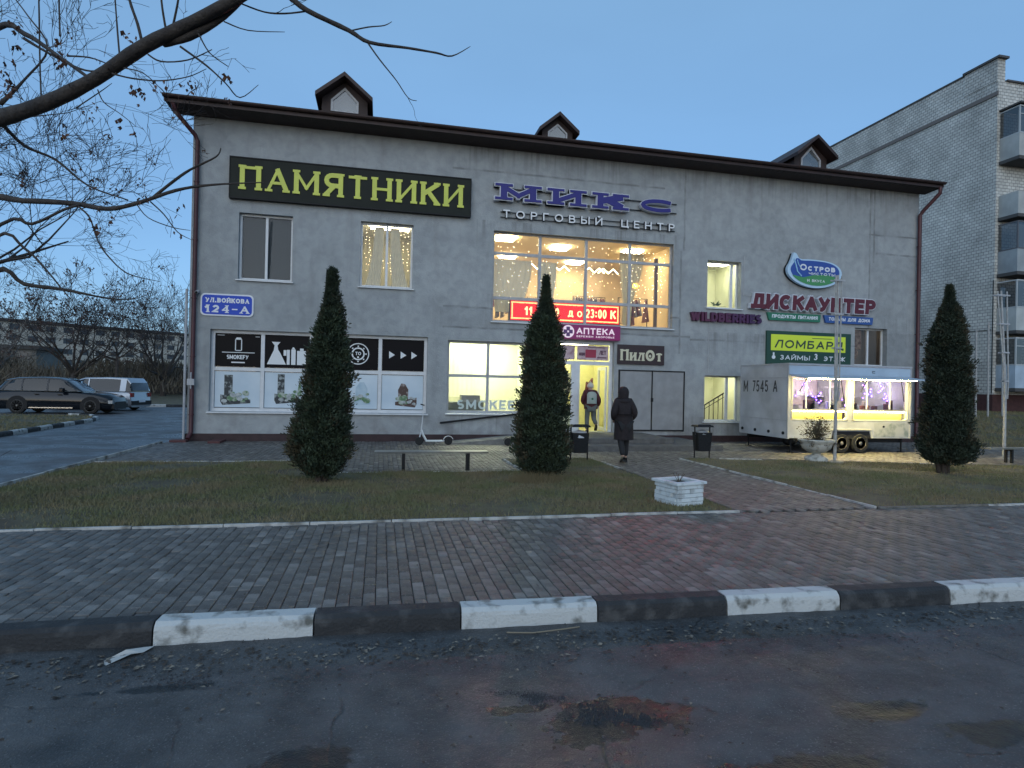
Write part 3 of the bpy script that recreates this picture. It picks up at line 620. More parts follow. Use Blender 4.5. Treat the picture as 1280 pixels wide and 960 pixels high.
    for a_, c_, z0_, z1_, k_ in ((9.95,19.1,0,9.1,.10),(2.72,9.95,6.5,9.1,.04),(-.9,1.1,4.3,6.6,.08),(10.2,12.3,2.3,3.9,.12),(7.2,10.0,.2,2.5,.14),(-5.3,2.6,3.46,4.08,.09),(10.3,17.7,6.75,7.38,-.07),(2.9,9.8,2.95,3.6,.06)):
        wv_ = mth('MULTIPLY', mth('SUBTRACT', noise(2.5, 4), .5), .12); X_ = mth('ADD', sx.outputs[0], wv_); Z_ = mth('ADD', sx.outputs[2], wv_)
        q = mth('MULTIPLY', mth('MULTIPLY', mth('MULTIPLY', mth('GREATER_THAN', X_, a_), mth('LESS_THAN', X_, c_)), mth('MULTIPLY', mth('GREATER_THAN', Z_, z0_), mth('LESS_THAN', Z_, z1_))), k_); pat = q if pat is None else mth('ADD', pat, q)
    F2 = nd(nt, 'ShaderNodeMix', data_type='RGBA', blend_type='MULTIPLY'); F2.inputs[0].default_value = 1; L(E2.outputs[2], F2.inputs[6]); L(mth('SUBTRACT', 1.03, pat), F2.inputs[7])
    L(F2.outputs[2], b.inputs['Base Color']); b.inputs['Roughness'].default_value = .9
    bp = nd(nt, 'ShaderNodeBump'); bp.inputs['Strength'].default_value = .7; bp.inputs['Distance'].default_value = .03
    L(mth('SUBTRACT', mth('ADD', mth('MULTIPLY', noise(28, 8), .6), mth('MULTIPLY', noise(5, 8), .7)), mth('MULTIPLY', crack, .8)), bp.inputs['Height']); L(bp.outputs[0], b.inputs['Normal'])
    return m
M_pl = plaster()
M_maroon = mat('maroon_metal', (.075,.018,.022), .45, var=.3, scale=8)
M_roof = mat('dark_brown_roof', (.040,.020,.018), .6, var=.35, scale=5)
M_soff = mat('brown_soffit', (.035,.020,.018), .7, var=.3, scale=6)
M_plinth = mat('maroon_plinth', (.045,.022,.024), .7, var=.4, scale=5, bump=.3)
M_pvc = mat('white_pvc', (.66,.68,.70), .4, var=.10, scale=6)
M_pvcg = mat('greyed_pvc', (.42,.43,.45), .5, var=.15, scale=6)
M_dark = mat('dark_metal', (.014,.015,.017), .6, var=.3, scale=20, spec=.25)
M_sheet = mat('grey_sheet_metal', (.30,.305,.31), .55, var=.2, scale=3, bump=.15, bscale=4)
G_plain = glass('window_glass')
G_dim = glass('window_glass_dim', refl=.16)
M_blind = mat('grey_roller_blind', (.045,.058,.068), .9, var=.1, scale=3)

bl = thing('shop_building', (7, 25, 0), 'long grey rendered shopping centre with brown roof and three small dormers', 'building')
OP = dict(w1=(-3.99,-2.55,4.57,6.45), w2=(-.66,.87,4.56,6.47), big=(3.32,9.35,3.71,6.50), sw=(-4.67,1.37,.83,3.13), smk=(1.98,4.55,.86,3.07),
          door=(5.25,7.34,.30,3.20), w3=(10.6,11.85,4.49,6.07), w4=(16.4,17.76,2.71,4.05), w5=(10.57,11.9,.68,2.21))
def wall_grid(x0, x1, z0, z1, y, rev, holes, b):
    X = sorted({x0, x1, *[h[0] for h in holes], *[h[1] for h in holes]}); Z = sorted({z0, z1, *[h[2] for h in holes], *[h[3] for h in holes]})
    for i in range(len(X)-1):
        for j in range(len(Z)-1):
            cx, cz = (X[i]+X[i+1])/2, (Z[j]+Z[j+1])/2
            if any(h[0] < cx < h[1] and h[2] < cz < h[3] for h in holes): continue
            b.add([(X[i],y,Z[j]),(X[i+1],y,Z[j]),(X[i+1],y,Z[j+1]),(X[i],y,Z[j+1])], [(0,1,2,3)])
    for a, c, d, e in holes:
        b.add([(a,y,d),(a,y+rev,d),(a,y+rev,e),(a,y,e)], [(0,1,2,3)]); b.add([(c,y,d),(c,y+rev,d),(c,y+rev,e),(c,y,e)], [(3,2,1,0)])
        b.add([(a,y,e),(c,y,e),(c,y+rev,e),(a,y+rev,e)], [(3,2,1,0)]); b.add([(a,y,d),(c,y,d),(c,y+rev,d),(a,y+rev,d)], [(0,1,2,3)])
b = MB(); wall_grid(XL, XR, 0.0, HT, FY, .30, list(OP.values()), b)
b.build('front_wall', M_pl, bl)
b = MB(); b.add([(XL,FY,0),(XL,32.2,0),(XL,32.2,HT),(XL,25.2,HT+2.2),(XL,FY,HT)], [(4,3,2,1,0)]); b.add([(XR,FY,0),(XR,32.2,0),(XR,32.2,HT),(XR,25.2,HT+2.2),(XR,FY,HT)], [(0,1,2,3,4)])
b.add([(XL,32.2,0),(XR,32.2,0),(XR,32.2,HT),(XL,32.2,HT)], [(0,1,2,3)]); b.build('rear_wall', M_pl, bl)
b = MB()
b.box(XL-.03, 4.6, FY-.035, FY-.002, -.03, .205); b.box(8.75, XR+.03, FY-.035, FY-.002, -.03, .205); b.build('plinth', M_plinth, bl)

# roof: wavy metal tile sheet, fascia, soffit, gutter
YE = 17.42; PITCH = math.tan(R(17)); ZE = 9.24
x0r, x1r = -5.74, 19.28; nxr = 420; ys = [YE]
V = []; xsr = np.linspace(x0r, x1r, nxr+1); yr_ = np.concatenate([np.linspace(YE, 25.2, 9), np.linspace(26, 33, 4)])
zz = np.where(yr_ <= 25.2, ZE+(yr_-YE)*PITCH, ZE+(25.2-YE)*PITCH-(yr_-25.2)*PITCH)
GXr, GYr = np.meshgrid(xsr, yr_); GZr = np.repeat(zz[:, None], nxr+1, 1)+.022*np.sin(GXr*2*math.pi/.2)
V = np.stack([GXr, GYr, GZr], -1).reshape(-1, 3); n1 = nxr+1
F_ = np.array([[j*n1+i, j*n1+i+1, (j+1)*n1+i+1, (j+1)*n1+i] for j in range(len(yr_)-1) for i in range(nxr)])
rf = np_mesh('roof', V, F_, M_roof, bl)
b = MB(); b.box(x0r+.01, x1r-.01, YE+.03, YE+.055, ZE-.20, ZE-.03); b.build('fascia', M_roof, rf)
b = MB(); b.add([(x0r+.02,YE+.055,ZE-.19),(x1r-.02,YE+.055,ZE-.19),(x1r-.02,FY,HT),(x0r+.02,FY,HT)], [(3,2,1,0)])
for i in range(126): b.box(x0r+.1+i*.2, x0r+.104+i*.2, YE+.06, FY-.01, ZE-.203, ZE-.192)
b.build('soffit', M_soff, rf)
b = MB()
pr = [(.075*math.cos(R(a)), .075*math.sin(R(a))) for a in range(180, 361, 30)]
vs = [(x, YE-.03+p[0], ZE-.03+p[1]) for x in (x0r-.02, x1r+.02) for p in pr]; n = len(pr)
b.add(vs, [(i, i+1, n+i+1, n+i) for i in range(n-1)]+[tuple(range(n)), tuple(reversed(range(n, 2*n)))]); b.build('gutter', M_roof, rf)
b = MB()
for xg in (x0r, x1r-.04):
    b.hexa([(xg,YE,ZE-.2),(xg+.04,YE,ZE-.2),(xg+.04,25.2,ZE-.2+(25.2-YE)*PITCH),(xg,25.2,ZE-.2+(25.2-YE)*PITCH)],
           [(xg,YE,ZE+.02),(xg+.04,YE,ZE+.02),(xg+.04,25.2,ZE+.03+(25.2-YE)*PITCH),(xg,25.2,ZE+.03+(25.2-YE)*PITCH)])
b.build('verge_board', M_roof, rf)

# dormers
M_dglass = glass('dormer_glass', refl=.6, opacity=.5, dark=(.22,.25,.27))
def dormer(cx, w, zt, yf, zb, lab, ex=.12):
    d = bpy.data.objects.new('dormer', None); C.objects.link(d); d.parent = bl; d.location = Vector((cx, yf, zb))-Vector(bl.location); d['label'] = lab
    hw = w/2; ze = zt-hw*.78; bk = 24.4
    b = MB()   # cheeks and front wall with a window hole
    wh = hw*.50; wz0 = zb+.30; wz1 = wz0+.34; wt = zt-.30
    fr = [(-hw+.14,zb),(hw-.14,zb),(hw-.14,ze),(0,zt-.12),(-hw+.14,ze)]; wi = [(-wh,wz0),(wh,wz0),(wh,wz1),(0,wt),(-wh,wz1)]
    vs = [(cx+p[0], yf+.15, p[1]) for p in fr+wi]; b.add(vs, [(i, (i+1)%5, 5+(i+1)%5, 5+i) for i in range(5)])
    for sgn in (-1, 1):
        xx = cx+sgn*(hw-.14); b.add([(xx,yf+.15,zb),(xx,bk,zb),(xx,bk,ze),(xx,yf+.15,ze)], [(0,1,2,3)])
    b.build('dormer_wall', M_soff, d)
    b = MB()
    for sgn in (-1, 1):   # roof slabs
        A = (cx+sgn*hw*1.02, ze-.05); T = (cx, zt); th = .12
        b.hexa([(A[0],yf-ex,A[1]-th),(A[0],bk,A[1]-th),(T[0],bk,T[1]-th),(T[0],yf-ex,T[1]-th)],
               [(A[0],yf-ex,A[1]),(A[0],bk,A[1]),(T[0]-sgn*.001,bk,T[1]),(T[0]-sgn*.001,yf-ex,T[1])])
    b.build('dormer_roof', M_roof, d)
    f = MB(); wi2 = [(cx+p[0], p[1]) for p in wi]; cxz = (cx, (wz0+wz1)/2)
    inn = [(cx+(p[0])*.86, cxz[1]+(p[1]-cxz[1])*.84) for p in wi]
    n = 5; vs = [(p[0], yf+.12, p[1]) for p in wi2]+[(p[0], yf+.12, p[1]) for p in inn]+[(p[0], yf+.17, p[1]) for p in inn]+[(p[0], yf+.17, p[1]) for p in wi2]
    fs = []
    for i in range(n):
        j = (i+1)%n; fs += [(i,j,n+j,n+i),(n+i,n+j,2*n+j,2*n+i),(3*n+i,3*n+j,j,i)]
    f.add(vs, fs); fo = f.build('window_frame', M_pvcg, d)
    g = MB(); g.add([(p[0], yf+.15, p[1]) for p in inn], [(0,1,2,3,4)]); g.build('pane', M_dglass, d)
    g = MB(); g.add([(p[0], yf+.6, p[1]) for p in wi2], [(0,1,2,3,4)]); g.build('attic_board', mat('attic_board', (.32,.34,.35), .9), d)
dormer(-1.22, 1.60, 10.84, 18.5, 9.5, 'widest dormer over the yellow lettered board', .25)
dormer(5.42, 1.30, 10.52, 18.5, 9.3, 'low middle dormer above the blue sign letters')
dormer(14.83, 1.60, 10.78, 18.5, 9.4, 'dormer nearest the brick apartment block', .25)

# windows ---------------------------------------------------------------
def window(op, xs, zs, fr=M_pvc, gl=G_plain, y=FY+.16, fw_=.06, sill=True, lab=None, mw=.035, parent=bl, glassy=True, name='window'):
    """frame with mullions at xs (vertical) and zs (horizontal) and one pane per opening"""
    a, c, d, e = op; w = bpy.data.objects.new(name, None); C.objects.link(w); w.parent = parent; w.location = Vector(((a+c)/2, y, d))-off(parent)
    if lab: w['label'] = lab
    b = MB(); dp = .07
    b.box(a, a+fw_, y, y+dp, d, e); b.box(c-fw_, c, y, y+dp, d, e); b.box(a+fw_, c-fw_, y, y+dp, d, d+fw_); b.box(a+fw_, c-fw_, y, y+dp, e-fw_, e)
    zb = [d+fw_]+list(zs)+[e-fw_]; xb = [a+fw_]+list(xs)+[c-fw_]
    for x in xs: b.box(x-mw, x+mw, y-.004, y+dp, d+fw_, e-fw_)
    for z in zs:
        for i in range(len(xb)-1): b.box(xb[i]+(mw if i else 0), xb[i+1]-(mw if i < len(xb)-2 else 0), y+.003, y+dp, z-mw, z+mw)
    b.build('frame', fr, w)
    if glassy:
        for i in range(len(xb)-1):
            for j in range(len(zb)-1):
                g = MB(); g.add([(xb[i],y+.04,zb[j]),(xb[i+1],y+.04,zb[j]),(xb[i+1],y+.04,zb[j+1]),(xb[i],y+.04,zb[j+1])], [(0,1,2,3)]); g.build('pane', gl, w)
    if sill:
        b = MB(); b.hexa([(a-.05,FY-.07,d-.05),(c+.05,FY-.07,d-.05),(c+.05,y,d-.04),(a-.05,y,d-.04)], [(a-.05,FY-.07,d-.018),(c+.05,FY-.07,d-.018),(c+.05,y,d+.004),(a-.05,y,d+.004)])
        b.build('sill', M_pvc, w)
    return w
def room(a, c, d, e, y0, y1, mw_, mf, mc, name='room'):
    """inside of a room behind the glass, open to the front"""
    b = MB(); b.add([(a,y1,d),(c,y1,d),(c,y1,e),(a,y1,e)], [(0,1,2,3)]); b.add([(a,y0,d),(a,y1,d),(a,y1,e),(a,y0,e)], [(0,1,2,3)]); b.add([(c,y0,d),(c,y1,d),(c,y1,e),(c,y0,e)], [(3,2,1,0)])
    b.k = 1; b.add([(a,y0,d),(c,y0,d),(c,y1,d),(a,y1,d)], [(0,1,2,3)]); b.k = 2; b.add([(a,y0,e),(c,y0,e),(c,y1,e),(a,y1,e)], [(3,2,1,0)])
    return b.build(name, [mw_, mf, mc], bl)
def lamp_panel(parent, x0, x1, y0, y1, z, m, name='ceiling_lamp'):
    b = MB(); b.box(x0, x1, y0, y1, z-.04, z); return b.build(name, m, parent)
M_warmwall = mat('warm_wall', (.72,.60,.40), .9, var=.15, scale=1.5)
M_cream = mat('cream_wall', (.70,.70,.52), .9, var=.12, scale=1.2)
M_ceil = mat('ceiling_white', (.72,.70,.64), .9)
M_rfloor = mat('shop_floor', (.30,.26,.21), .5, var=.2)
M_curt = mat('cream_curtain', (.80,.72,.50), .9, var=.1, scale=8)
E_warm = emis('warm_ceiling_light', (1,.80,.46), 38); E_neut = emis('cool_ceiling_light', (.95,1,.72), 42)
E_fairy = emis('fairy_light', (1,.80,.50), 7)

# window 1: dark, roller blinds
w = window(OP['w1'], [-3.27], [], lab='unlit two pane window with grey blinds', gl=G_dim)
for a, c in ((-3.93,-3.31),(-3.23,-2.61)):
    b = MB(); b.box(a, c, FY+.235, FY+.24, 4.64, 6.39); b.build('roller_blind', M_blind, w)
# window 2: lit, with curtains tied apart and fairy lights
w = window(OP['w2'], [.105], [], lab='two pane window with cream curtains and fairy lights')
room(-1.1, 1.4, 4.2, 6.7, FY+.31, 21.0, mat('dim_warm_wall', (.30,.28,.20), .9), M_rfloor, M_ceil)
def curtain(parent, pts, y, m=M_curt, amp=.02, name='curtain'):
    """pts: list of (z, xleft, xright) from the top down; pleated sheet"""
    b = MB(); n = 26; rows = []
    for z, xa, xb in pts: rows.append([(xa+(xb-xa)*i/n, y+amp*math.sin(i*1.7), z) for i in range(n+1)])
    vs = [p for r in rows for p in r]; b.add(vs, [(j*(n+1)+i, j*(n+1)+i+1, (j+1)*(n+1)+i+1, (j+1)*(n+1)+i) for j in range(len(rows)-1) for i in range(n)])
    return b.build(name, m, parent, smooth='all')
curtain(w, [(6.4,-.25,.02),(6.0,-.28,.02),(5.5,-.33,.0),(5.0,-.42,-.05),(4.62,-.52,-.07)], FY+.30)
curtain(w, [(6.4,.20,.48),(6.0,.20,.50),(5.5,.22,.56),(5.0,.26,.66),(4.62,.28,.76)], FY+.30)
def fairy(parent, x0, x1, z0, z1, y, cols, per, r=.011, jit=.03, prob=1.0, mt=None):
    b = MB()
    for i in range(cols):
        x = x0+(x1-x0)*(i+.5)/cols
        zl = z1-(z1-z0)*rnd.uniform(.55, 1)
        z = z1
        while z > zl:
            z -= (z1-z0)/per*rnd.uniform(.7, 1.3)
            if rnd.random() < prob: b.ball((x+rnd.uniform(-jit, jit), y+rnd.uniform(-.03,.03), z), r*rnd.uniform(.7,1.25), 5)
    return stuff(b.build('fairy_lights', mt or E_fairy, parent))
fairy(w, -.58, .80, 4.7, 6.4, FY+.38, 11, 18, .009, prob=.8)
lamp_panel(w, -.4, .8, 19.2, 19.6, 6.65, emis('bedroom_light', (1,.9,.55), 24))

# the big lit window with the showroom behind it
big = window(OP['big'], [4.84,6.38,7.88], [5.84,4.45], fr=M_pvcg, lab='wide lit showroom window in a grid of twelve panes', fw_=.05, mw=.045)
room(2.9, 9.9, 3.55, 6.75, FY+.31, 24.0, M_warmwall, M_rfloor, mat('warm_ceiling', (.74,.64,.44), .9))
for (x, y) in ((3.75,19.6),(5.9,20.4),(8.6,20.2),(4.4,22.3),(7.2,22.6)): lamp_panel(big, x, x+.6, y, y+.6, 6.72, E_warm)
fairy(big, 3.4, 9.3, 4.1, 6.45, FY+.42, 36, 14, .010, .07, .5)
fairy(big, 7.95, 9.3, 4.2, 6.2, FY+.52, 9, 14, .010, .07, .6)
b = MB()                                               # light tubes bent in zigzags under the ceiling
for xa, n in ((4.65,2),(5.05,3),(6.65,2),(7.15,2)):
    P = [(xa+i*.18, 19.3, 5.62+(.16 if i % 2 else 0)) for i in range(n*2+1)]; b.tube(P, .02, 5)
b.build('light_tube', emis('tube_light', (1,.9,.5), 7), big)
for (a, c, t) in ((3.45,4.75,.35),(5.0,5.6,.2)): curtain(big, [(5.8,a,c),(5.2,a,c-.1*t),(4.6,a+.05,c-.6*t),(4.1,a+.1,c-t)], 19.0, mat('net_curtain', (.82,.74,.48), .9), .03)
curtain(big, [(6.4,7.95,8.9),(5.6,8.0,8.75),(4.7,8.1,8.45),(3.9,8.1,8.4)], 19.4, mat('net_curtain', (.7,.62,.42)), .04)
# racks and clothes, table lamps
M_cloth = [mat('hanging_cloth_%d' % i, c, .9) for i, c in enumerate([(.10,.05,.07),(.22,.10,.12),(.35,.33,.36),(.50,.36,.30),(.06,.05,.08)])]
def clothes_rack(x0, x1, y, z):
    k = bpy.data.objects.new('clothes_rack', None); C.objects.link(k); k.parent = bl; k.location = Vector((x0, y, 3.56))-Vector(bl.location)
    b = MB(); b.tube([(x0,y,3.56),(x0,y,z),(x1,y,z),(x1,y,3.56)], .015, 6); b.build('rail', M_dark, k)
    n = int((x1-x0)/.09)
    for i in range(n):
        if rnd.random() < .3: continue
        x = x0+.05+i*.09; L = rnd.uniform(.55, 1.0); b = MB()
        b.hexa([(x-.03,y-.26,z-L),(x+.03,y-.26,z-L),(x+.03,y+.26,z-L),(x-.03,y+.26,z-L)], [(x-.015,y-.05,z-.04),(x+.015,y-.05,z-.04),(x+.015,y+.05,z-.04),(x-.015,y+.05,z-.04)])
        b.build('garment', rnd.choice(M_cloth), k)
clothes_rack(3.5, 4.7, 20.0, 4.95); clothes_rack(6.6, 7.8, 20.3, 4.95); clothes_rack(8.1, 9.2, 19.8, 4.9); clothes_rack(5.2, 6.2, 21.4, 5.0)
b = MB(); b.ball((8.55,19.5,5.28), .12, 12, (1.3,1.3,.8)); b.build('pendant_lamp', emis('amber_lamp', (1,.55,.06), 6), big)
b = MB(); b.box(8.93, 9.02, FY+.45, FY+.55, 3.6, 6.1); b.build('curtain_pole', mat('brown_pole', (.16,.11,.09), .7), big)

# red LED running-text board behind the glass
led = thing('led_board', (5.75, FY+.42, 3.8), 'red glowing running text board behind the first floor window', 'led sign')
E_red = emis('led_red_field', (1,.0,.012), .85); E_redbar = emis('led_orange_dots', (1,.34,.12), 2.6); E_char = emis('led_text_dots', (1,.55,.24), 2.0)
b = MB(); b.box(3.94, 7.66, FY+.36, FY+.46, 3.78, 4.45); b.build('housing', M_dark, led)
b = MB(); b.box(3.97, 7.63, FY+.352, FY+.36, 3.81, 4.42); b.build('led_field', E_red, led)
b = MB()
for z in (3.85, 4.35):
    n = 76
    for i in range(n):
        x = 4.01+3.57*i/(n-1); b.box(x-.020, x+.020, FY+.340, FY+.3515, z+rnd.uniform(-.006,.006), z+.04)
for x in (4.0, 7.56):
    for i in range(12): b.box(x, x+.04, FY+.340, FY+.3515, 3.90+i*.037, 3.93+i*.037)
b.build('led_border', E_redbar, led)
b = MB()
text('11', 4.43, 4.68, 3.98, 4.25, FY+.336, .014, t=.2, mb=b, thin=.15)
text('до'.upper(), 5.88, 6.34, 3.99, 4.19, FY+.336, .014, t=.2, mb=b, gap=1.1)
text('23:00', 6.48, 7.17, 3.98, 4.27, FY+.336, .014, t=.15, mb=b, gap=.34); text('К', 7.33, 7.50, 3.98, 4.26, FY+.336, .014, t=.2, mb=b)
text('10:00', 4.85, 5.55, 3.98, 4.26, FY+.336, .014, t=.2, mb=b, gap=.3)
b.build('lettering', E_char, led)
for k in range(4):      # the board's own red light, thrown outwards
    led_l = bpy.data.lights.new('led_glow', 'SPOT'); led_l.energy = 300; led_l.color = (1,.02,.03); led_l.shadow_soft_size = 0; led_l.spot_size = R(64); led_l.spot_blend = 1
    lo = bpy.data.objects.new('led_glow', led_l); C.objects.link(lo); lo.parent = led; lo.location = (-1.35+.9*k, -.13, .31); lo.rotation_euler = (R(-90), 0, 0)

# left shop window: film on the panes
sw = window(OP['sw'], [-3.31,-1.98,-1.36,-.02], [2.03], lab='wide shop window covered with black films above and gravestone posters below', fw_=.09, mw=.05)
M_film = mat('black_window_film', (.004,.0035,.005), .45, spec=.12); M_prwhite = mat('printed_white', (.72,.74,.75), .6); M_poster = mat('poster_paper', (.62,.70,.76), .6, col2=(.50,.60,.68), scale=1.2)
M_pgrn = mat('print_green', (.12,.22,.11), .7, col2=(.42,.46,.40), scale=9, lo=.45, hi=.6); M_pstone = mat('print_granite', (.030,.036,.040), .6, col2=(.32,.36,.36), scale=11, lo=.5, hi=.66); M_pbrown = mat('print_brown_granite', (.09,.055,.045), .7, col2=(.38,.33,.30), scale=10, lo=.5, hi=.68)
M_pblue = mat('print_pale_blue', (.30,.44,.55), .7, col2=(.5,.6,.66), scale=4); M_pgrey = mat('print_grey', (.30,.33,.34), .7, col2=(.5,.53,.52), scale=12)
yf = FY+.196
for i, (a, c) in enumerate(((-4.58,-3.36),(-3.26,-2.03),(-1.93,-1.41),(-1.31,-.07),(.03,1.28))):
    b = MB(); b.box(a+.01, c-.01, yf, yf+.003, 2.10, 3.03); b.build('window_film', M_film, sw)
    b = MB(); b.box(a+.01, c-.01, yf, yf+.003, .94, 1.96); b.build('poster', M_poster, sw)
yp = yf-.0045
b = MB(); text('SМОКЕFУ', -4.27, -3.70, 2.31, 2.43, yp, .004, t=.2, mb=b); b.box(-4.40, -3.53, yp, yp+.004, 2.49, 2.51)
ring_x = -3.97
b.box(-4.06,-4.035,yp,yp+.004,2.56,2.86); b.box(-3.90,-3.875,yp,yp+.004,2.56,2.86); b.box(-4.035,-3.90,yp,yp+.004,2.545,2.57); flat(b, [(-4.06,2.865),(-3.875,2.865),(-3.91,2.93),(-4.02,2.93)], yp)
b.box(-4.15,-3.79,yp,yp+.004,2.20,2.235); b.box(-4.53,-4.34,yp,yp+.004,2.975,2.99); b.box(-3.52,-3.40,yp,yp+.004,2.955,2.97)
b.build('lettering', M_prwhite, sw)
b = MB()   # flask and bottles
flat(b, [(-3.20,2.19),(-2.68,2.19),(-2.83,2.50),(-2.90,2.62),(-2.92,2.74),(-2.84,2.84),(-3.08,2.84),(-3.00,2.74),(-3.02,2.60)], yp)
flat(b, [(-2.66,2.19),(-2.58,2.19),(-2.58,2.62),(-2.66,2.62)], yp); b.box(-2.75, -2.672, yp, yp+.004, 2.45, 2.61); b.box(-2.54,-2.42,yp,yp+.004,2.19,2.63); flat(b, [(-2.53,2.635),(-2.43,2.635),(-2.47,2.70),(-2.50,2.70)], yp)
b.box(-2.38,-2.13,yp,yp+.004,2.19,2.60); b.box(-2.30,-2.20,yp,yp+.004,2.605,2.67)
b.build('bottle_print', M_prwhite, sw)
b = MB(); ring(b, -.66, 2.57, .29, .32, yp); ring(b, -.66, 2.57, .15, .19, yp)
for a in range(0, 360, 45): b.box(-.66+.225*math.cos(R(a))-.02, -.66+.225*math.cos(R(a))+.02, yp, yp+.004, 2.57+.225*math.sin(R(a))-.02, 2.57+.225*math.sin(R(a))+.02)
text('ТО', -.74, -.58, 2.53, 2.63, yp, .004, t=.2, mb=b); flat(b, disc(-.66, 2.47, .03, 10), yp); b.build('round_emblem', M_prwhite, sw)
b = MB()
for x in (.24, .58, .90): flat(b, [(x,2.46),(x+.17,2.57),(x,2.68)], yp)
b.build('arrow_print', M_prwhite, sw)
def gravestone(x, z, m, flip=1, wide=1.0, tall=.55, arch=False):
    q = lambda u, v: (x+flip*u*wide, z+v); P = yp
    b = MB(); flat(b, [q(-.42,.10),(q(-.36,.0)),(q(.38,.06)),(q(.38,.16)),(q(-.30,.28)),(q(-.42,.30))], P) if flip else 0; b.build('poster_print', m, sw)
    b = MB()
    if arch: flat(b, [q(-.10,.22),q(.26,.20),q(.28,.52),q(.16,.72),q(.02,.70),q(-.10,.54)], P-.0045)
    else: flat(b, [q(-.32,.26),q(-.10,.24),q(-.10,.86),q(-.32,.86)], P-.0045)
    b.build('poster_print', m, sw)
    b = MB(); r = random.Random(int(x*100))
    for i in range(9): flat(b, disc(x+flip*r.uniform(-.20,.30)*wide, z+r.uniform(.12,.36), r.uniform(.03,.085), 7, 1.3), P-.009-.0045*(i % 2)-.0002*i, .003)
    b.build('poster_print', M_pgrn, sw)
    b = MB()
    for i in range(6): flat(b, disc(x+flip*r.uniform(-.34,.10)*wide, z+r.uniform(.10,.30), r.uniform(.03,.06), 7, 1.5), P-.019-.0003*i, .003)
    b.build('poster_print', M_pgrey, sw)
gravestone(-4.0, 1.0, M_pstone); gravestone(-2.62, 1.05, M_pstone, 1, .85); gravestone(-.62, 1.02, M_pblue, 1, .9, .2, True); gravestone(.75, 1.0, M_pbrown, -1, .8, .5, True)
b = MB(); flat(b, [(-2.36,1.30),(-2.20,1.30),(-2.28,1.80)], yp-.03); b.build('poster_print', M_pgrn, sw)
b = MB(); b.box(-4.7, 1.4, FY+.40, FY+.42, .8, 3.15); b.build('window_backing', mat('shop_backing', (.20,.21,.22), .9), sw)

# second shop window, brightly lit, frosted letters along the sill
sk = window(OP['smk'], [3.25], [2.0], lab='bright shop window with pale letters along its lower edge', fw_=.07, mw=.045, fr=M_pvcg)
room(1.6, 4.9, .3, 3.4, FY+.31, 21.6, M_cream, M_rfloor, M_ceil)
lamp_panel(sk, 2.0, 4.4, 19.0, 19.25, 3.38, E_neut); lamp_panel(sk, 2.0, 4.4, 20.6, 20.9, 3.38, E_neut)
b = MB(); text('SМОКЕЕУ', 2.32, 4.45, .97, 1.26, FY+.185, .01, t=.22, mb=b, gap=.3); b.build('lettering', mat('frosted_letters', (.50,.58,.58), .6), sk)
b = MB(); b.box(2.05, 3.2, FY+.5, FY+1.0, .75, 1.18); b.box(2.06, 2.22, FY+.35, FY+.5, 1.0, 1.16); b.build('counter', mat('dim_counter', (.16,.18,.17), .6), sk)
b = MB(); b.box(2.5, 3.1, FY+.6, FY+1.0, 1.18, 1.40); b.build('till', M_sheet, sk)
curtain(sk, [(3.0,2.05,3.2),(2.2,2.05,3.2),(1.3,2.05,3.2)], FY+2.6, mat('pale_screen', (.80,.80,.62), .9), .004, name='screen'); 

# small lit windows
w = window(OP['w3'], [11.62], [], lab='small lit upper window with a pot plant on its sill', fw_=.05, y=FY+.22, mw=.05)
room(10.3, 12.1, 4.3, 6.2, FY+.31, 20.2, M_cream, M_rfloor, M_ceil); lamp_panel(w, 10.6, 11.8, 18.9, 19.2, 6.15, emis('small_room_light', (.97,1,.70), 22))
b = MB()
for i in range(26):
    a = rnd.uniform(0, 6.28); q = rnd.uniform(.12, .26); e = rnd.uniform(.0, .9); p0 = Vector((11.12, FY+.36, 4.62)); d = Vector((math.cos(a)*math.cos(e), math.sin(a)*math.cos(e)*.5, math.sin(e)))
    s_ = Vector((-d.z, 0, d.x))*.018; b.add([p0, p0+d*q*.5+s_, p0+d*q, p0+d*q*.5-s_], [(0,1,2,3)])
b.build('pot_plant', mat('dark_leaf', (.03,.07,.025), .6), w)
w = window(OP['w5'], [11.52], [], lab='lit stairwell window low on the wall beside the trailer', fw_=.05, y=FY+.22, mw=.05)
room(10.2, 12.2, .2, 2.5, FY+.31, 20.4, M_cream, M_rfloor, M_ceil); lamp_panel(w, 10.6, 11.8, 18.9, 19.2, 2.46, emis('small_room_light', (.95,1,.70)  , 12))
b = MB()
for i in range(6): b.tube([(10.75+i*.17, 18.75, .7), (10.75+i*.17, 18.75, 1.12+i*.10)], .014, 5)
b.tube([(10.7,18.75,1.08),(11.7,18.75,1.66)], .025, 6); b.tube([(10.7,18.75,.95),(11.7,18.75,1.52)], .012, 6); b.build('stair_rail', M_dark, w)
b = MB(); b.box(10.3, 10.78, 18.8, 19.3, .3, 1.25); b.build('cabinet', mat('olive_cabinet', (.10,.11,.08), .7), w)
w = window(OP['w4'], [17.12], [], lab='dim window behind the trailer roof with a picture in it', fw_=.05, y=FY+.2)
room(16.1, 18.0, 2.5, 4.3, FY+.31, 19.6, mat('dim_wall', (.22,.19,.17), .9), M_rfloor, M_ceil); lamp_panel(w, 16.6, 17.6, 18.8, 19.0, 4.26, emis('dim_room_light', (1,.9,.7), 2.5))
b = MB(); b.box(16.46, 16.95, FY+.32, FY+.34, 3.3, 4.0); b.ball((16.72,FY+.45,3.15), .22, 10, (1,.6,1)); b.build('window_display', mat('brown_display', (.11,.055,.04), .8, col2=(.3,.2,.14), scale=9), w)

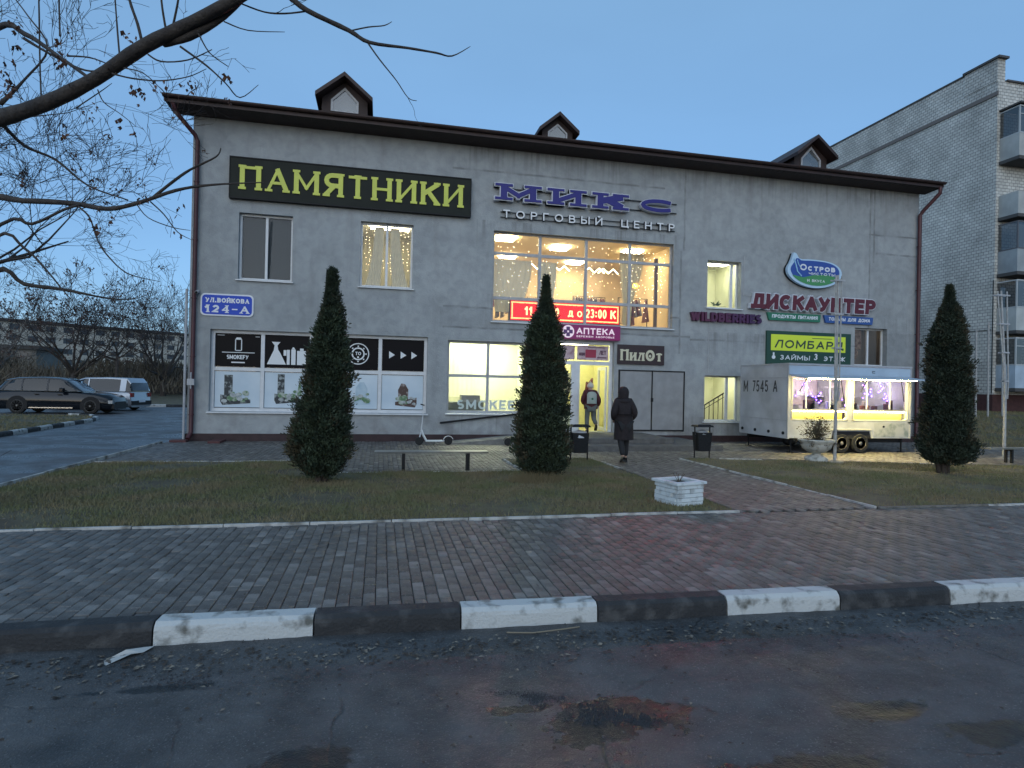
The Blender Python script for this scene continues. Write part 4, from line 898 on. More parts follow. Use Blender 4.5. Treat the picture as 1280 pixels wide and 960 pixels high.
# the pharmacy entrance --------------------------------------------------
dr = bpy.data.objects.new('entrance', None); C.objects.link(dr); dr.parent = bl; dr.location = Vector((6.3, FY, .3))-Vector(bl.location)
dr['label'] = 'glazed pharmacy entrance with one leaf open and posters above'
y = FY+.14; b = MB()
for x in (5.25, 7.24): b.box(x, x+.10, y, y+.08, .30, 3.20)
b.box(5.35, 7.24, y, y+.08, 3.10, 3.20); b.box(5.35, 7.24, y, y+.08, 2.44, 2.56); b.box(6.10, 6.24, y-.003, y+.08, .30, 2.44); b.box(5.35, 6.10, y, y+.08, .30, .42); b.box(5.35, 6.10, y, y+.08, 1.02, 1.10)
b.box(5.95, 6.10, y+.001, y+.08, .42, 2.44); b.build('door_frame', M_pvc, dr)
for a, c, d_, e in ((5.35,5.95,1.10,2.44),(5.35,6.10,2.56,3.10),(6.10,7.24,2.56,3.10)):
    b = MB(); b.add([(a,y+.04,d_),(c,y+.04,d_),(c,y+.04,e),(a,y+.04,e)], [(0,1,2,3)]); b.build('pane', G_plain, dr)
b = MB(); b.box(5.35, 5.95, y+.03, y+.05, .42, 1.02); b.build('door_panel', mat('lit_door_panel', (.60,.62,.40), .6), dr)
room(4.95, 7.7, .28, 3.3, FY+.31, 21.0, mat('vestibule_wall', (.72,.70,.36), .9, var=.1), mat('vestibule_tiles', (.50,.48,.28), .5, var=.2), M_ceil)
lamp_panel(dr, 5.6, 7.2, 18.8, 19.1, 3.28, emis('vestibule_light', (1,.98,.62), 16)); lamp_panel(dr, 5.6, 7.2, 20.2, 20.5, 3.28, emis('vestibule_light', (1,.98,.62), 16))
# posters in the transom and on the fixed leaf
b = MB(); b.box(5.42, 6.06, y+.02, y+.023, 2.60, 3.06); b.box(6.14, 7.2, y+.02, y+.023, 2.60, 3.06); b.build('poster', mat('pale_pink_poster', (.55,.42,.45), .7, col2=(.30,.16,.20), scale=5, lo=.5, hi=.7), dr)
b = MB(); b.box(6.42, 6.78, y+.012, y+.016, 2.68, 2.94); b.build('poster_print', mat('crimson_print', (.35,.04,.08), .7), dr)
b = MB(); text('1', 5.60, 5.68, 2.72, 2.98, y+.012, .004, t=.2, mb=b); text('АКЦИИ', 6.20, 6.40, 2.74, 2.84, y+.012, .004, t=.2, mb=b); text('ЛЕТ', 6.90, 7.12, 2.78, 2.92, y+.012, .004, t=.2, mb=b); b.box(6.82,7.14,y+.012,y+.016,2.67,2.71); b.box(6.5,7.1,y+.012,y+.016,3.0,3.02)
b.build('poster_print', mat('dark_print', (.12,.06,.09), .7), dr)
b = MB(); b.box(5.62, 5.82, y+.02, y+.024, 2.05, 2.09); b.box(5.62, 5.80, y+.02, y+.024, 1.82, 1.98); b.box(5.58, 5.84, y+.02, y+.024, 1.55, 1.59); b.box(5.68,5.72,y+.02,y+.024,1.12,1.5); b.build('notice', mat('grey_notice', (.18,.24,.24), .7), dr)
# the open leaf, folded inward
lf = bpy.data.objects.new('door_leaf', None); C.objects.link(lf); lf.parent = dr; lf.location = Vector((7.20, FY+.22, .3))-off(dr)
b = MB(); b.box(7.16, 7.21, FY+.25, FY+1.0, .32, .42); b.box(7.16, 7.21, FY+.25, FY+1.0, 2.30, 2.40); b.box(7.16, 7.21, FY+.25, FY+.35, .42, 2.30); b.box(7.16, 7.21, FY+.90, FY+1.0, .42, 2.30); b.build('leaf_frame', M_pvc, lf)
b = MB(); b.box(7.10, 7.16, FY+.88, FY+.92, 1.1, 1.5); b.build('door_handle', M_dark, lf)
b = MB(); b.box(6.42, 6.84, 20.9, 20.97, 1.55, 2.25); b.build('notice_board', mat('grey_notice_board', (.16,.17,.14), .7), dr)
b = MB(); flat(b, [(6.86,1.42),(7.10,1.50),(7.12,2.05),(6.98,1.85),(6.92,1.92)], 19.5, .15); b.build('coat_on_hook', mat('maroon_coat', (.10,.02,.03), .9), dr)

# dark grey double sheet-metal shutters right of the door
sh = bpy.data.objects.new('metal_cabinet', None); C.objects.link(sh); sh.parent = bl; sh.location = Vector((8.65, FY, .35))-Vector(bl.location)
b = MB(); y1 = FY-.05
for a, c, d_, e in ((7.50,9.82,2.28,2.32),(7.50,9.82,.345,.385),(7.50,7.54,.385,2.28),(9.78,9.82,.385,2.28),(8.64,8.68,.385,2.28)): b.box(a, c, y1, FY-.002, d_, e)
b.build('frame', M_dark, sh)
for a, c in ((7.54,8.64),(8.68,9.78)): b = MB(); b.box(a, c, FY-.035, FY-.002, .385, 2.28); b.build('door_panel', M_sheet, sh)
b = MB(); b.box(8.62, 8.70, y1-.02, y1-.001, 1.30, 1.42); b.build('latch', M_dark, sh)

# downpipes ----------------------------------------------------------------
def downpipe(pts, r, label, mt=M_maroon):
    d = bpy.data.objects.new('downpipe', None); C.objects.link(d); d.parent = bl; d.location = Vector(pts[-1])-Vector(bl.location); d['label'] = label
    b = MB(); b.tube(pts, r, 10); b.build('pipe', mt, d, smooth=True)
    n = 0; top, bot = pts[-3], pts[-2]
    for k in range(5):
        z = bot[2]+(top[2]-bot[2])*(k+.3)/5; b = MB(); b.lathe([(r+.006,-.02),(r+.014,-.012),(r+.014,.012),(r+.006,.02)], (bot[0], bot[1], z), 10); b.box(bot[0]-.02, bot[0]+.02, bot[1]+r, FY+.0, z-.01, z+.01); b.build('clamp', mt, d)
downpipe([(-5.55,17.50,9.08),(-5.50,17.56,8.85),(-5.14,18.04,8.45),(-5.08,18.08,8.30),(-5.08,18.08,.25),(-5.12,17.95,.08)], .058, 'maroon downpipe at the left corner')
downpipe([(19.16,17.45,9.06),(19.16,17.46,8.85),(19.02,18.0,8.35),(18.96,18.06,8.2),(18.96,18.06,.25),(18.98,17.95,.08)], .065, 'maroon downpipe at the right corner')
b = MB(); b.tube([(-5.27,18.1,.05),(-5.27,18.1,4.2)], .035, 8); b.build('conduit', M_pvcg, bl)
b = MB(); b.box(-5.17, -4.99, 17.94, 18.0, 1.55, 1.72); b.tube([(-5.08,17.97,1.45),(-5.08,17.97,1.9)], .02, 6); b.build('junction_box', M_pvcg, bl)
b = MB(); b.tube([(10.68,FY-.01,2.25),(10.68,FY-.01,4.0)], .010, 5); b.build('cable', M_pvcg, bl); b = MB(); b.tube([(11.95,FY-.01,6.3),(11.95,FY-.01,4.95),(12.3,FY-.01,4.95)], .012, 5); b.build('cable', M_pvcg, bl)
b = MB(); b.box(-4.5,-4.2,17.5,18.12,-.02,.05); b.build('drain_stone', mat('maroon_stone', (.10,.04,.04), .8), bl); b = MB(); b.box(-5.5,-5.1,17.7,18.0,-.02,.06); b.build('drain_stone', mat('maroon_stone', (.10,.04,.04), .8), bl)

# steps and ramp
st = bpy.data.objects.new('entrance_steps', None); C.objects.link(st); st.parent = bl; st.location = Vector((6.6, 16, 0))-Vector(bl.location)
M_step = mat('step_concrete', (.13,.125,.12), .75, var=.35, scale=6, bump=.3)
b = MB(); b.cbox(4.7, 8.35, 15.95, 18.16, .15, .29, .015); b.build('platform', M_step, st)
b = MB(); b.cbox(4.4, 9.6, 15.42, 18.155, -.03, .145, .015); b.build('lower_step', M_step, st)
b = MB(); b.hexa([(1.85,17.2,-.03),(4.69,17.2,-.03),(4.69,18.14,-.03),(1.85,18.14,-.03)], [(1.85,17.2,.0),(4.69,17.2,.27),(4.69,18.14,.27),(1.85,18.14,.0)]); b.build('ramp', M_concrete, st)
b = MB(); b.tube([(1.78,FY-.07,.56),(4.4,FY-.07,.88)], .028, 8); b.tube([(1.9,FY-.07,.575),(1.9,FY,.575)], .015, 6); b.tube([(3.4,FY-.07,.755),(3.4,FY,.755)], .015, 6); b.build('ramp_handrail', M_dark, st)

# ================================================================== SIGNS (each hangs on the wall: a thing of its own)
SY = FY-.006
M_board = mat('dark_green_board', (.018,.022,.018), .6, var=.25, scale=2, spec=.2)
M_ylw = mat('yellow_green_letters', (.62,.66,.10), .5, var=.12, scale=3)
s = thing('sign_board', (-.85, FY, 6.82), 'long black board with big yellow serif letters', 'sign')
b = MB(); b.box(-4.22, 2.55, FY-.14, SY, 6.83, 7.94); b.build('board', M_board, s)
b = MB()
for a, c, d_, e in ((-4.24,2.57,7.94,7.97),(-4.24,2.57,6.80,6.83),(-4.24,-4.22,6.83,7.94),(2.55,2.57,6.83,7.94)): b.box(a, c, FY-.16, SY, d_, e)
b.build('frame', M_dark, s)
for k in text('ПАМЯТНИКИ', -3.95, 2.30, 7.06, 7.74, FY-.17, .03, t=.19, thin=.08, serif=True, gap=.30, letters=True): k.build('letter', M_ylw, s)

M_blue = mat('violet_blue_face', (.032,.030,.19), .5, spec=.3); M_wtrim = mat('white_letter_edge', (.60,.62,.68), .5); M_lside = mat('dark_letter_body', (.03,.03,.04), .5)
s = thing('sign_letters', (6.4, FY, 7.3), 'wide blue serif letters with white edges, largest sign over the showroom', 'sign')
LX = (3.40, 9.42)
GLC = GL['С']; GL['С'] = (1.25, GLC[1])
a1 = text('МИКС', *LX, 7.42, 7.88, FY-.20, .15, t=.36, thin=.16, serif=True, grow=.042, slab=.78, letters=True, gap=.44)
a2 = text('МИКС', *LX, 7.42, 7.88, FY-.225, .02, t=.36, thin=.16, serif=True, grow=.016, slab=.78, letters=True, gap=.44)
GL['С'] = GLC
for p, q in zip(a1, a2):
    l = p.build('letter', M_wtrim, s); q.build('letter_face', M_blue, l)
b = MB()
for z in (7.5, 7.8): b.box(3.4, 9.4, FY-.05, FY-.03, z-.015, z+.015)
b.build('mounting_rail', M_dark, s)
s = thing('sign_letters', (6.4, FY, 6.83), 'row of small white block letters between the big blue letters and the window', 'sign')
M_wl = mat('pale_letter_face', (.62,.64,.66), .4, emit=(.9,.95,1), estr=.05)
for p, q in zip(text('ТОРГОВЫЙ ЦЕНТР', 3.56, 9.30, 6.88, 7.13, FY-.13, .09, t=.2, gap=.75, letters=True, space=.9), text('ТОРГОВЫЙ ЦЕНТР', 3.56, 9.30, 6.88, 7.13, FY-.145, .012, t=.2, grow=-.004, gap=.75, letters=True, space=.9)):
    l = p.build('letter', M_lside, s); q.build('letter_face', M_wl, l)
b = MB(); b.box(3.5, 9.35, FY-.05, FY-.035, 6.90, 6.925); b.box(3.5, 9.35, FY-.05, FY-.035, 7.06, 7.085); b.build('mounting_rail', M_dark, s)

M_signblue = mat('address_blue', (.008,.06,.48), .4, spec=.3); M_signwhite = mat('sign_white', (.72,.74,.78), .4)
s = thing('address_sign', (-4.24, FY, 3.5), 'blue street address plate with white border at the left corner', 'sign')
b = MB(); b.prism(rrect(-4.93, -3.55, 3.50, 4.12, .12), FY-.03, SY, 'y'); p = b.build('plate', M_signwhite, s)
b = MB(); b.prism(rrect(-4.89, -3.59, 3.54, 4.08, .10), FY-.036, FY-.031, 'y'); b.build('blue_field', M_signblue, p)
b = MB(); text('УЛ.ВОЙКОВА', -4.80, -3.67, 3.87, 4.0, FY-.042, .005, t=.26, serif=True, thin=.16, mb=b, gap=.30); text('124-А', -4.82, -3.67, 3.59, 3.80, FY-.042, .005, t=.26, serif=True, thin=.14, mb=b, gap=.32); b.build('lettering', M_signwhite, p)
s = thing('security_camera', (-4.99, FY, 4.12), 'small wall camera beside the blue address plate', 'camera')
b = MB(); b.box(-5.02, -4.96, FY-.05, SY, 4.10, 4.2); b.build('bracket', M_pvcg, s)
b = MB(); b.tube([(-4.99,FY-.05,4.15),(-4.99,FY-.22,4.10)], .045, 10); b.build('camera_body', M_pvcg, s); b = MB(); b.tube([(-4.99,FY-.22,4.10),(-4.99,FY-.235,4.096)], .035, 10); b.build('lens', M_dark, s)

M_mag = mat('magenta_sign', (.12,.006,.07), .4, emit=(.5,.02,.26), estr=.12)
s = thing('pharmacy_sign', (6.4, FY, 3.22), 'magenta pharmacy sign with a white round cross above the entrance', 'sign')
b = MB(); b.box(5.20, 7.47, FY-.16, SY, 3.24, 3.69); b.build('light_box', M_mag, s)
M_lit = mat('lit_white_letter', (.6,.5,.56), .5, emit=(1,.78,.88), estr=.35)
b = MB(); text('АПТЕКА', 6.00, 7.27, 3.40, 3.60, FY-.172, .01, t=.2, mb=b); b.build('lettering', M_lit, s)
b = MB(); text('БЕРЕЖЕМ ЗДОРОВЬЕ', 6.00, 7.27, 3.30, 3.355, FY-.17, .008, t=.2, mb=b); b.build('lettering', M_lit, s)
b = MB(); b.prism(disc(5.72, 3.465, .20, 28), FY-.170, FY-.161, 'y'); d_ = b.build('round_emblem', M_lit, s)
b = MB(); 
for a in range(4):
    ca, sa = math.cos(R(a*90)), math.sin(R(a*90)); b.prism([(5.72+x*ca-z*sa, 3.465+x*sa+z*ca) for x, z in ((-.055,.03),(.055,.03),(.06,.15),(-.06,.15))], FY-.176-.0003*a, FY-.171, 'y')
b.build('cross', mat('purple_cross', (.12,.04,.16), .5), d_)

s = thing('sign_board', (8.24, FY, 2.5), 'small black board with cream serif letters right of the entrance', 'sign')
b = MB(); b.box(7.44, 9.06, FY-.06, SY, 2.50, 3.13); b.build('board', mat('black_board', (.028,.012,.014), .45), s)
M_creaml = mat('cream_letters', (.62,.58,.42), .5)
for k in text('ПИЛОТ', 7.54, 8.97, 2.62, 2.98, FY-.075, .014, t=.22, thin=.10, serif=True, letters=True, sc=[0,3], gap=.28): k.build('letter', M_creaml, s)
b = MB(); flat(b, disc(8.55, 2.78, .05, 5), FY-.076, .003); b.build('star', M_creaml, s)

s = thing('sign_letters', (11.3, FY, 3.96), 'unlit purple block letters under the small upper window', 'sign')
M_wil = [mat('purple_letter_%d' % i, c, .4) for i, c in enumerate([(.085,.012,.045),(.075,.011,.05),(.06,.010,.06),(.045,.010,.06)])]
for i, k in enumerate(text('WILDBERRIES', 9.97, 12.58, 4.00, 4.31, FY-.13, .11, t=.27, letters=True, gap=.22)): k.build('letter', M_wil[min(3, i//3)], s)

M_mar = mat('maroon_letter_face', (.10,.009,.022), .5)
s = thing('sign_letters', (14.6, FY, 4.45), 'big dark red letters with white outlines above the pawnshop board', 'sign')
a1 = text('ДИСКАУНТЕР', 12.18, 17.05, 4.53, 5.02, FY-.16, .13, t=.24, grow=.040, letters=True, slant=.05); a2 = text('ДИСКАУНТЕР', 12.18, 17.05, 4.53, 5.02, FY-.182, .018, t=.24, grow=.012, letters=True, slant=.05)
for p, q in zip(a1, a2): l = p.build('letter', M_wtrim, s); q.build('letter_face', M_mar, l)
for x0, x1, m, tx, lab in ((12.82,14.93,(.02,.16,.09),'ПРОДУКТЫ ПИТАНИЯ','narrow green plate with white lettering under the dark red letters'), (15.06,17.08,(.03,.09,.30),'ТОВАРЫ ДЛЯ ДОМА','narrow blue plate with white lettering under the dark red letters')):
    s = thing('sign_plate', ((x0+x1)/2, FY, 4.15), lab, 'sign')
    b = MB(); b.prism([(x0+.08,4.16),(x1-.03,4.16),(x1,4.42),(x0,4.42)], FY-.08, SY, 'y'); b.build('plate', mat('plate_'+('green' if m[0] < .025 else 'blue'), m, .4), s)
    b = MB(); text(tx, x0+.18, x1-.14, 4.24, 4.36, FY-.088, .006, t=.22, mb=b, slant=.1); b.build('lettering', M_signwhite, s)

s = thing('oval_sign', (14.55, FY, 5.33), 'oval blue and green sign with white edge and a leaf-like peak', 'sign')
def oval(cx, cz, a, bb, peak): 
    P = []
    for i in range(48):
        t = 2*math.pi*i/48; x = a*math.cos(t)*(1+.03*math.cos(2*t)); z = bb*math.sin(t)
        if z > 0: z = bb*(.80*math.sin(t)+.06*math.sin(3*t))
        if 110 < math.degrees(t) < 160: z += peak*math.exp(-((math.degrees(t)-140)/9)**2)
        P.append((cx+x, cz+z-x*.02))
    return P
b = MB(); b.prism(oval(14.56, 5.88, 1.05, .56, .32), FY-.20, FY-.09, 'y'); o_ = b.build('sign_edge', mat('pale_blue_edge', (.45,.62,.78), .4), s)
b = MB(); b.prism(oval(14.58, 5.88, 1.08, .57, .30), FY-.088, SY, 'y'); b.build('sign_body', M_dark, s)
b = MB(); b.prism(oval(14.57, 5.90, .94, .47, .14), FY-.207, FY-.201, 'y'); b.build('blue_field', mat('oval_blue', (.025,.07,.32), .35), s)
P = [p for p in oval(14.57, 5.88, .95, .48, 0)[25:48]]; b = MB(); b.prism([(13.72,5.72),*[q for q in P if q[1] < 5.72],(15.44,5.72),(15.0,5.80),(14.5,5.76),(14.1,5.66)], FY-.213, FY-.208, 'y'); b.build('green_field', mat('oval_green', (.06,.26,.09), .4), s)
b = MB(); text('ОСТРОВ', 13.96, 15.36, 5.90, 6.12, FY-.214, .006, t=.22, mb=b, sc=[0], gap=.2); text('ЧИСТОТЫ', 14.30, 15.36, 5.72+.04, 5.85, FY-.2195, .005, t=.22, mb=b); text('И ВКУСА', 14.25, 14.95, 5.52, 5.61, FY-.2195, .005, t=.2, mb=b); b.build('lettering', M_signwhite, s)
b = MB(); b.tube([(13.72,FY-.213,6.28),(13.80,FY-.213,6.05),(13.86,FY-.213,5.85),(14.02,FY-.213,5.70)], .025, 5); b.tube([(13.84,FY-.213,6.25),(13.90,FY-.213,6.1),(13.98,FY-.213,5.98)], .018, 5); b.build('wave_mark', mat('sky_blue_mark', (.3,.55,.75), .4), s)

s = thing('pawnshop_board', (14.5, FY, 2.72), 'dark green board with a lime panel of large dark letters', 'sign')
b = MB(); b.box(12.83, 16.18, FY-.07, SY, 2.60, 3.80); b.build('board', mat('pine_green_board', (.012,.055,.035), .45), s)
b = MB(); b.box(12.99, 15.95, FY-.078, FY-.071, 3.13, 3.68); b.build('lime_panel', mat('lime_panel', (.50,.60,.035), .45, emit=(.6,.8,.05), estr=.10), s)
b = MB(); text('ЛОМБАРД', 13.13, 15.85, 3.22, 3.50, FY-.086, .007, t=.19, mb=b, slant=.12, gap=.25); b.box(14.6,15.4,FY-.082,FY-.079,3.58,3.60); b.build('lettering', mat('dark_green_ink', (.02,.05,.04), .5), s)
for a_ in (('ЗАЙМЫ', 13.34, 14.52, 2.82, 2.98), ('3', 14.68, 14.82, 2.84, 3.06), ('ЭТАЖ', 15.06, 15.95, 2.82, 2.98)): text(*a_, FY-.078, .006, t=.18, slant=.1).build('lettering', M_signwhite, s)
b = MB(); flat(b, disc(13.1, 2.90, .07, 10), FY-.078); b.box(13.07,13.13,FY-.078,FY-.074,2.97,3.06); b.build('emblem', M_signwhite, s)

# ================================================================== FOOD TRAILER
M_tr = mat('trailer_white_paint', (.52,.54,.56), .42, var=.18, scale=1.6, col2=(.36,.37,.38)); M_trb = mat('trailer_blue_white', (.42,.52,.62), .4, var=.12, scale=2); M_trdirty = mat('trailer_grimy_skirt', (.40,.41,.40), .55, col2=(.20,.24,.22), scale=4, lo=.48, hi=.66)
TX0, TX1, TY0, TY1, TZ0, TZ1 = 11.19, 15.28, 14.77, 17.05, .42, 2.48
tr = thing('food_trailer', (13.2, 15.9, 0), 'white two axle food trailer with lit serving hatches beside the shop', 'trailer')
H1, H2 = (11.28,13.14,.92,2.17), (13.29,15.20,.92,2.17)
b = MB(); wall_grid(TX0, TX1, TZ0, TZ1, TY0, .05, [H1, H2], b); b.build('hatch_wall', M_tr, tr)
b = MB(); b.box(TX0, TX1, TY0-.012, TY0-.001, 2.215, TZ1-.02); b.build('header_panel', M_trb, tr)
b = MB(); b.box(TX0-.01, TX0+.04, TY0+.002, TY1, TZ0-.02, TZ1); b.build('end_wall', M_tr, tr)
b = MB(); b.box(TX0+.041, TX1-.041, TY1-.04, TY1, TZ0, TZ1); b.box(TX1-.04, TX1, TY0+.052, TY1, TZ0, TZ1); b.build('rear_wall', M_tr, tr)
b = MB(); b.box(TX0-.02, TX1+.02, TY0-.03, TY1+.02, TZ1+.002, TZ1+.05); b.build('roof_panel', M_pvcg, tr)
b = MB(); b.box(TX0+.045, TX1-.045, TY0+.06, TY1-.045, TZ0, TZ0+.05); b.box(TX0+.1, TX1-.05, TY0+.2, TY0+.28, .28, .42); b.box(TX0+.1, TX1-.05, TY1-.3, TY1-.22, .28, .42); b.build('chassis', M_dark, tr)
b = MB(); b.box(TX0-.02, TX0+.0-.011, TY0, TY1, 2.10, 2.13); b.box(TX0-.02, TX0-.011, TY0, TY1, .90, .92); b.box(TX0-.03, TX0-.011, TY0-.012, TY0+.03, TZ0, TZ1); b.box(TX0-.03, TX0-.011, TY1-.03, TY1+.01, TZ0, TZ1); b.box(TX1-.03, TX1+.012, TY0-.02, TY0-.0012, TZ0, TZ1); b.build('corner_trim', M_pvcg, tr)
b = MB()
for yy in (14.95, 15.6, 16.25, 16.9): b.lathe([(.045,-.03),(.045,.0)], (TX0-.012, yy, .55), 10, axis='x')
b.build('marker_lamp', M_dark, tr)
# registration lettering on the end wall (reads from -x): build in x-plane by turning the text
tm = MB(); text('М 7545 А', 0, 1.62, 0, .30, 0, .006, t=.13, mb=tm, gap=.35, space=.5); q = MB(); q.v = [(TX0-.014+p[1], 16.88-p[0], 1.70+p[2]*1.15) for p in tm.v]; q.f = tm.f; q.m = tm.m; q.build('lettering', mat('black_ink', (.02,.02,.022), .5), tr)
# hatch surrounds with rounded lower corners
M_glowtrim = mat('hatch_trim', (.60,.60,.50), .4)
for (a, c, d_, e) in (H1, H2):
    o1 = rrect(a, c, d_, e, .10); o2 = rrect(a+.035, c-.035, d_+.035, e-.035, .08); n = len(o1); b = MB()
    vs = [(p[0], TY0-.012, p[1]) for p in o1]+[(p[0], TY0-.012, p[1]) for p in o2]+[(p[0], TY0+.07, p[1]) for p in o2]; b.add(vs, [(i,(i+1)%n,n+(i+1)%n,n+i) for i in range(n)]+[(n+i,n+(i+1)%n,2*n+(i+1)%n,2*n+i) for i in range(n)]); b.build('hatch_frame', M_glowtrim, tr)
    b = MB()
    for x in (a+(c-a)*.30, a+(c-a)*.72): b.box(x-.02, x+.02, TY0+.10, TY0+.13, 1.26, e)
    b.build('sash_bar', M_pvc, tr)
    for i in range(3):
        x0_ = a+(c-a)*(0, .30, .72)[i]; x1_ = a+(c-a)*(.30, .72, 1)[i]; b = MB(); b.add([(x0_+.02,TY0+.115,1.26),(x1_-.02,TY0+.115,1.26),(x1_-.02,TY0+.115,e),(x0_+.02,TY0+.115,e)], [(0,1,2,3)]); b.build('pane', G_plain, tr)
    b = MB(); b.box(a+.04, c-.04, TY0+.02, TY0+.5, 1.20, 1.24); b.build('counter_top', M_sheet, tr)
    b = MB(); b.box(a+.04, c-.04, TY0+.18, TY0+.20, .93, 1.20); b.build('front_panel', mat('yellow_front', (.75,.62,.18), .5, var=.1), tr)
    b = MB(); b.box(a+.05, c-.05, TY0+.075, TY0+.095, 1.17, 1.195); b.build('led_strip', emis('yellow_led_strip', (1,.82,.30), 40), tr)
    b = MB(); b.tube([(a+.3,TY0+.05,1.75),(a+.55,TY0+.03,2.16)], .012, 5); b.tube([(c-.12,TY0+.02,1.5),(c-.30,TY0-.05,2.12)], .012, 5); b.build('gas_strut', M_dark, tr)
# awning flap, hinged up
b = MB(); b.hexa([(TX0+.02,TY0-.62,2.10),(TX1+.02,TY0-.62,2.10),(TX1+.02,TY0-.013,2.17),(TX0+.02,TY0-.013,2.17)], [(TX0+.02,TY0-.62,2.135),(TX1+.02,TY0-.62,2.135),(TX1+.02,TY0-.013,2.205),(TX0+.02,TY0-.013,2.205)]); b.build('awning_flap', M_trb, tr)
b = MB(); b.box(TX0+.3, TX1-.3, TY0-.50, TY0-.42, 2.098, 2.108); b.build('awning_light', emis('awning_light', (1,.80,.30), 130), tr)
b = MB(); b.box(TX0+.3, TX1-.3, TY0+.9, TY0+.96, 2.36, 2.39); b.build('ceiling_lamp', emis('trailer_lamp', (.95,.80,.86), 55), tr)
b = MB(); b.box(TX0+.06, TX1-.06, TY1-.06, TY1-.045, TZ0+.06, 2.44); b.build('inner_wall', mat('pinkish_wall', (.62,.54,.58), .8), tr)
E_vio = emis('violet_led', (.16,.06,1), 34)
b = MB()
for (x, z, n) in ((12.02,2.02,7),(12.2,1.7,5),(12.48,1.72,8),(11.35,1.72,3),(11.68,1.72,3),(14.13,2.08,11),(14.72,2.05,12),(13.42,1.62,6)):
    for i in range(n): b.ball((x+rnd.uniform(-.06,.06), TY0+.35+rnd.uniform(-.1,.2), z-i*.05+rnd.uniform(-.02,.02)), .014, 5)
stuff(b.build('violet_light_chain', E_vio, tr))
M_goods = [mat('goods_%d' % i, c, .7) for i, c in enumerate([(.10,.05,.06),(.6,.55,.45),(.30,.12,.08),(.5,.5,.5),(.05,.05,.06)])]
for i in range(26):
    x = rnd.choice([rnd.uniform(11.4,13.0), rnd.uniform(13.4,15.1)]); w_ = rnd.uniform(.05,.14); h_ = rnd.uniform(.08,.28); yy = rnd.choice((TY0+.3, 16.6)); b = MB(); z = 1.242 if yy < 16 else rnd.choice((1.25, 1.62))
    b.cbox(x-w_, x+w_, yy, yy+.12, z, z+h_, .015); b.build('goods', rnd.choice(M_goods), tr)
b = MB(); b.box(11.4,13.0,16.5,16.95,1.58,1.615); b.box(13.4,15.1,16.5,16.95,1.58,1.615); b.box(11.4,15.1,16.4,16.95,1.2,1.245); b.box(13.9,13.95,16.4,16.95,.6,2.4); b.build('shelf', M_pvcg, tr)
b = MB(); b.cbox(13.42,13.75,15.7,16.1,1.25,1.9,.02); b.build('drinks_machine', M_sheet, tr)
# skirt: wheel arch lip, grimy patch, socket
b = MB(); b.add([(12.55,TY0-.02,.42),(12.62,TY0-.02,.64),(13.88,TY0-.02,.64),(13.95,TY0-.02,.42),(13.99,TY0-.02,.42),(13.92,TY0-.02,.69),(12.58,TY0-.02,.69),(12.51,TY0-.02,.42)], [(0,1,6,7),(1,2,5,6),(2,3,4,5)])
b.prism([(12.58,.66),(13.92,.66),(13.90,.69),(12.60,.69)], TY0-.06, TY0-.001, 'y'); b.build('arch_lip', M_glowtrim, tr)
b = MB(); b.prism([(12.60,.415),(12.66,.62),(13.86,.62),(13.92,.415)], TY0-.016, TY0-.0015, 'y'); b.build('wheel_well', mat('rubber_black', (.012,.012,.013), .8), tr)
b = MB(); b.box(14.05, 15.22, TY0-.006, TY0-.0012, .46, .86); b.build('skirt_panel', M_trdirty, tr)
b = MB(); b.lathe([(.03,-.02),(.03,0)], (14.35,TY0-.01,.76), 10, axis='y'); b.build('socket', M_dark, tr)
M_rub = mat('tyre_rubber', (.018,.018,.018), .8, var=.3, scale=20, bump=.2); M_rim = mat('steel_rim', (.22,.21,.19), .5, var=.4, scale=14)
def wheel(parent, x, y, z, r, wd, side=-1, rimmat=None, rimr=.62, spokes=0):
    """axle along y, outer face towards side*y"""
    wo = MB(); ya, yb = (y, y+wd) if side < 0 else (y-wd, y)
    wo.lathe([(r*.62,0),(r*.9,0),(r*.98,.02),(r,.05),(r,wd-.05),(r*.98,wd-.02),(r*.9,wd),(r*.62,wd)], (x, ya, z), 26, axis='y'); t = wo.build('wheel', M_rub, parent, smooth=True)
    f = MB(); yo = ya-.004 if side < 0 else yb+.004; s_ = 1 if side < 0 else -1
    f.lathe([(r*rimr,s_*.004),(r*rimr*.96,s_*-.006),(r*rimr*.86,s_*.03),(r*rimr*.45,s_*.035),(r*rimr*.3,s_*.0),(r*.05,s_*-.012)], (x, yo, z), 22, axis='y')
    for k in range(spokes):
        a = 2*math.pi*k/spokes; c0, s0 = math.cos(a), math.sin(a); tn = r*.045
        f.add([(x+c0*r*.12-s0*tn,yo-s_*.008,z+s0*r*.12+c0*tn),(x+c0*r*.6-s0*tn,yo-s_*.008,z+s0*r*.6+c0*tn),(x+c0*r*.6+s0*tn,yo-s_*.008,z+s0*r*.6-c0*tn),(x+c0*r*.12+s0*tn,yo-s_*.008,z+s0*r*.12-c0*tn)], [(0,1,2,3),(3,2,1,0)])
    f.build('rim', rimmat or M_rim, t, smooth=True); return t
for x in (12.93, 13.56):
    wheel(tr, x, TY0-.03, .275, .285, .18); wheel(tr, x, TY1+.02, .275, .285, .18, side=1)
b = MB(); b.tube([(TX1-.2,15.4,.38),(TX1+.95,15.85,.40)], .035, 6); b.tube([(TX1-.2,16.4,.38),(TX1+.95,15.95,.40)], .035, 6); b.box(TX1+.9, TX1+1.15, 15.84, 15.96, .38, .46); b.build('drawbar', M_dark, tr)
b = MB(); b.tube([(TX1+.85,15.9,.02),(TX1+.85,15.9,.62)], .03, 8); b.box(TX1+.78,TX1+.92,15.83,15.97,-.0,.03); b.build('jockey_stand', M_rim, tr)
b = MB()
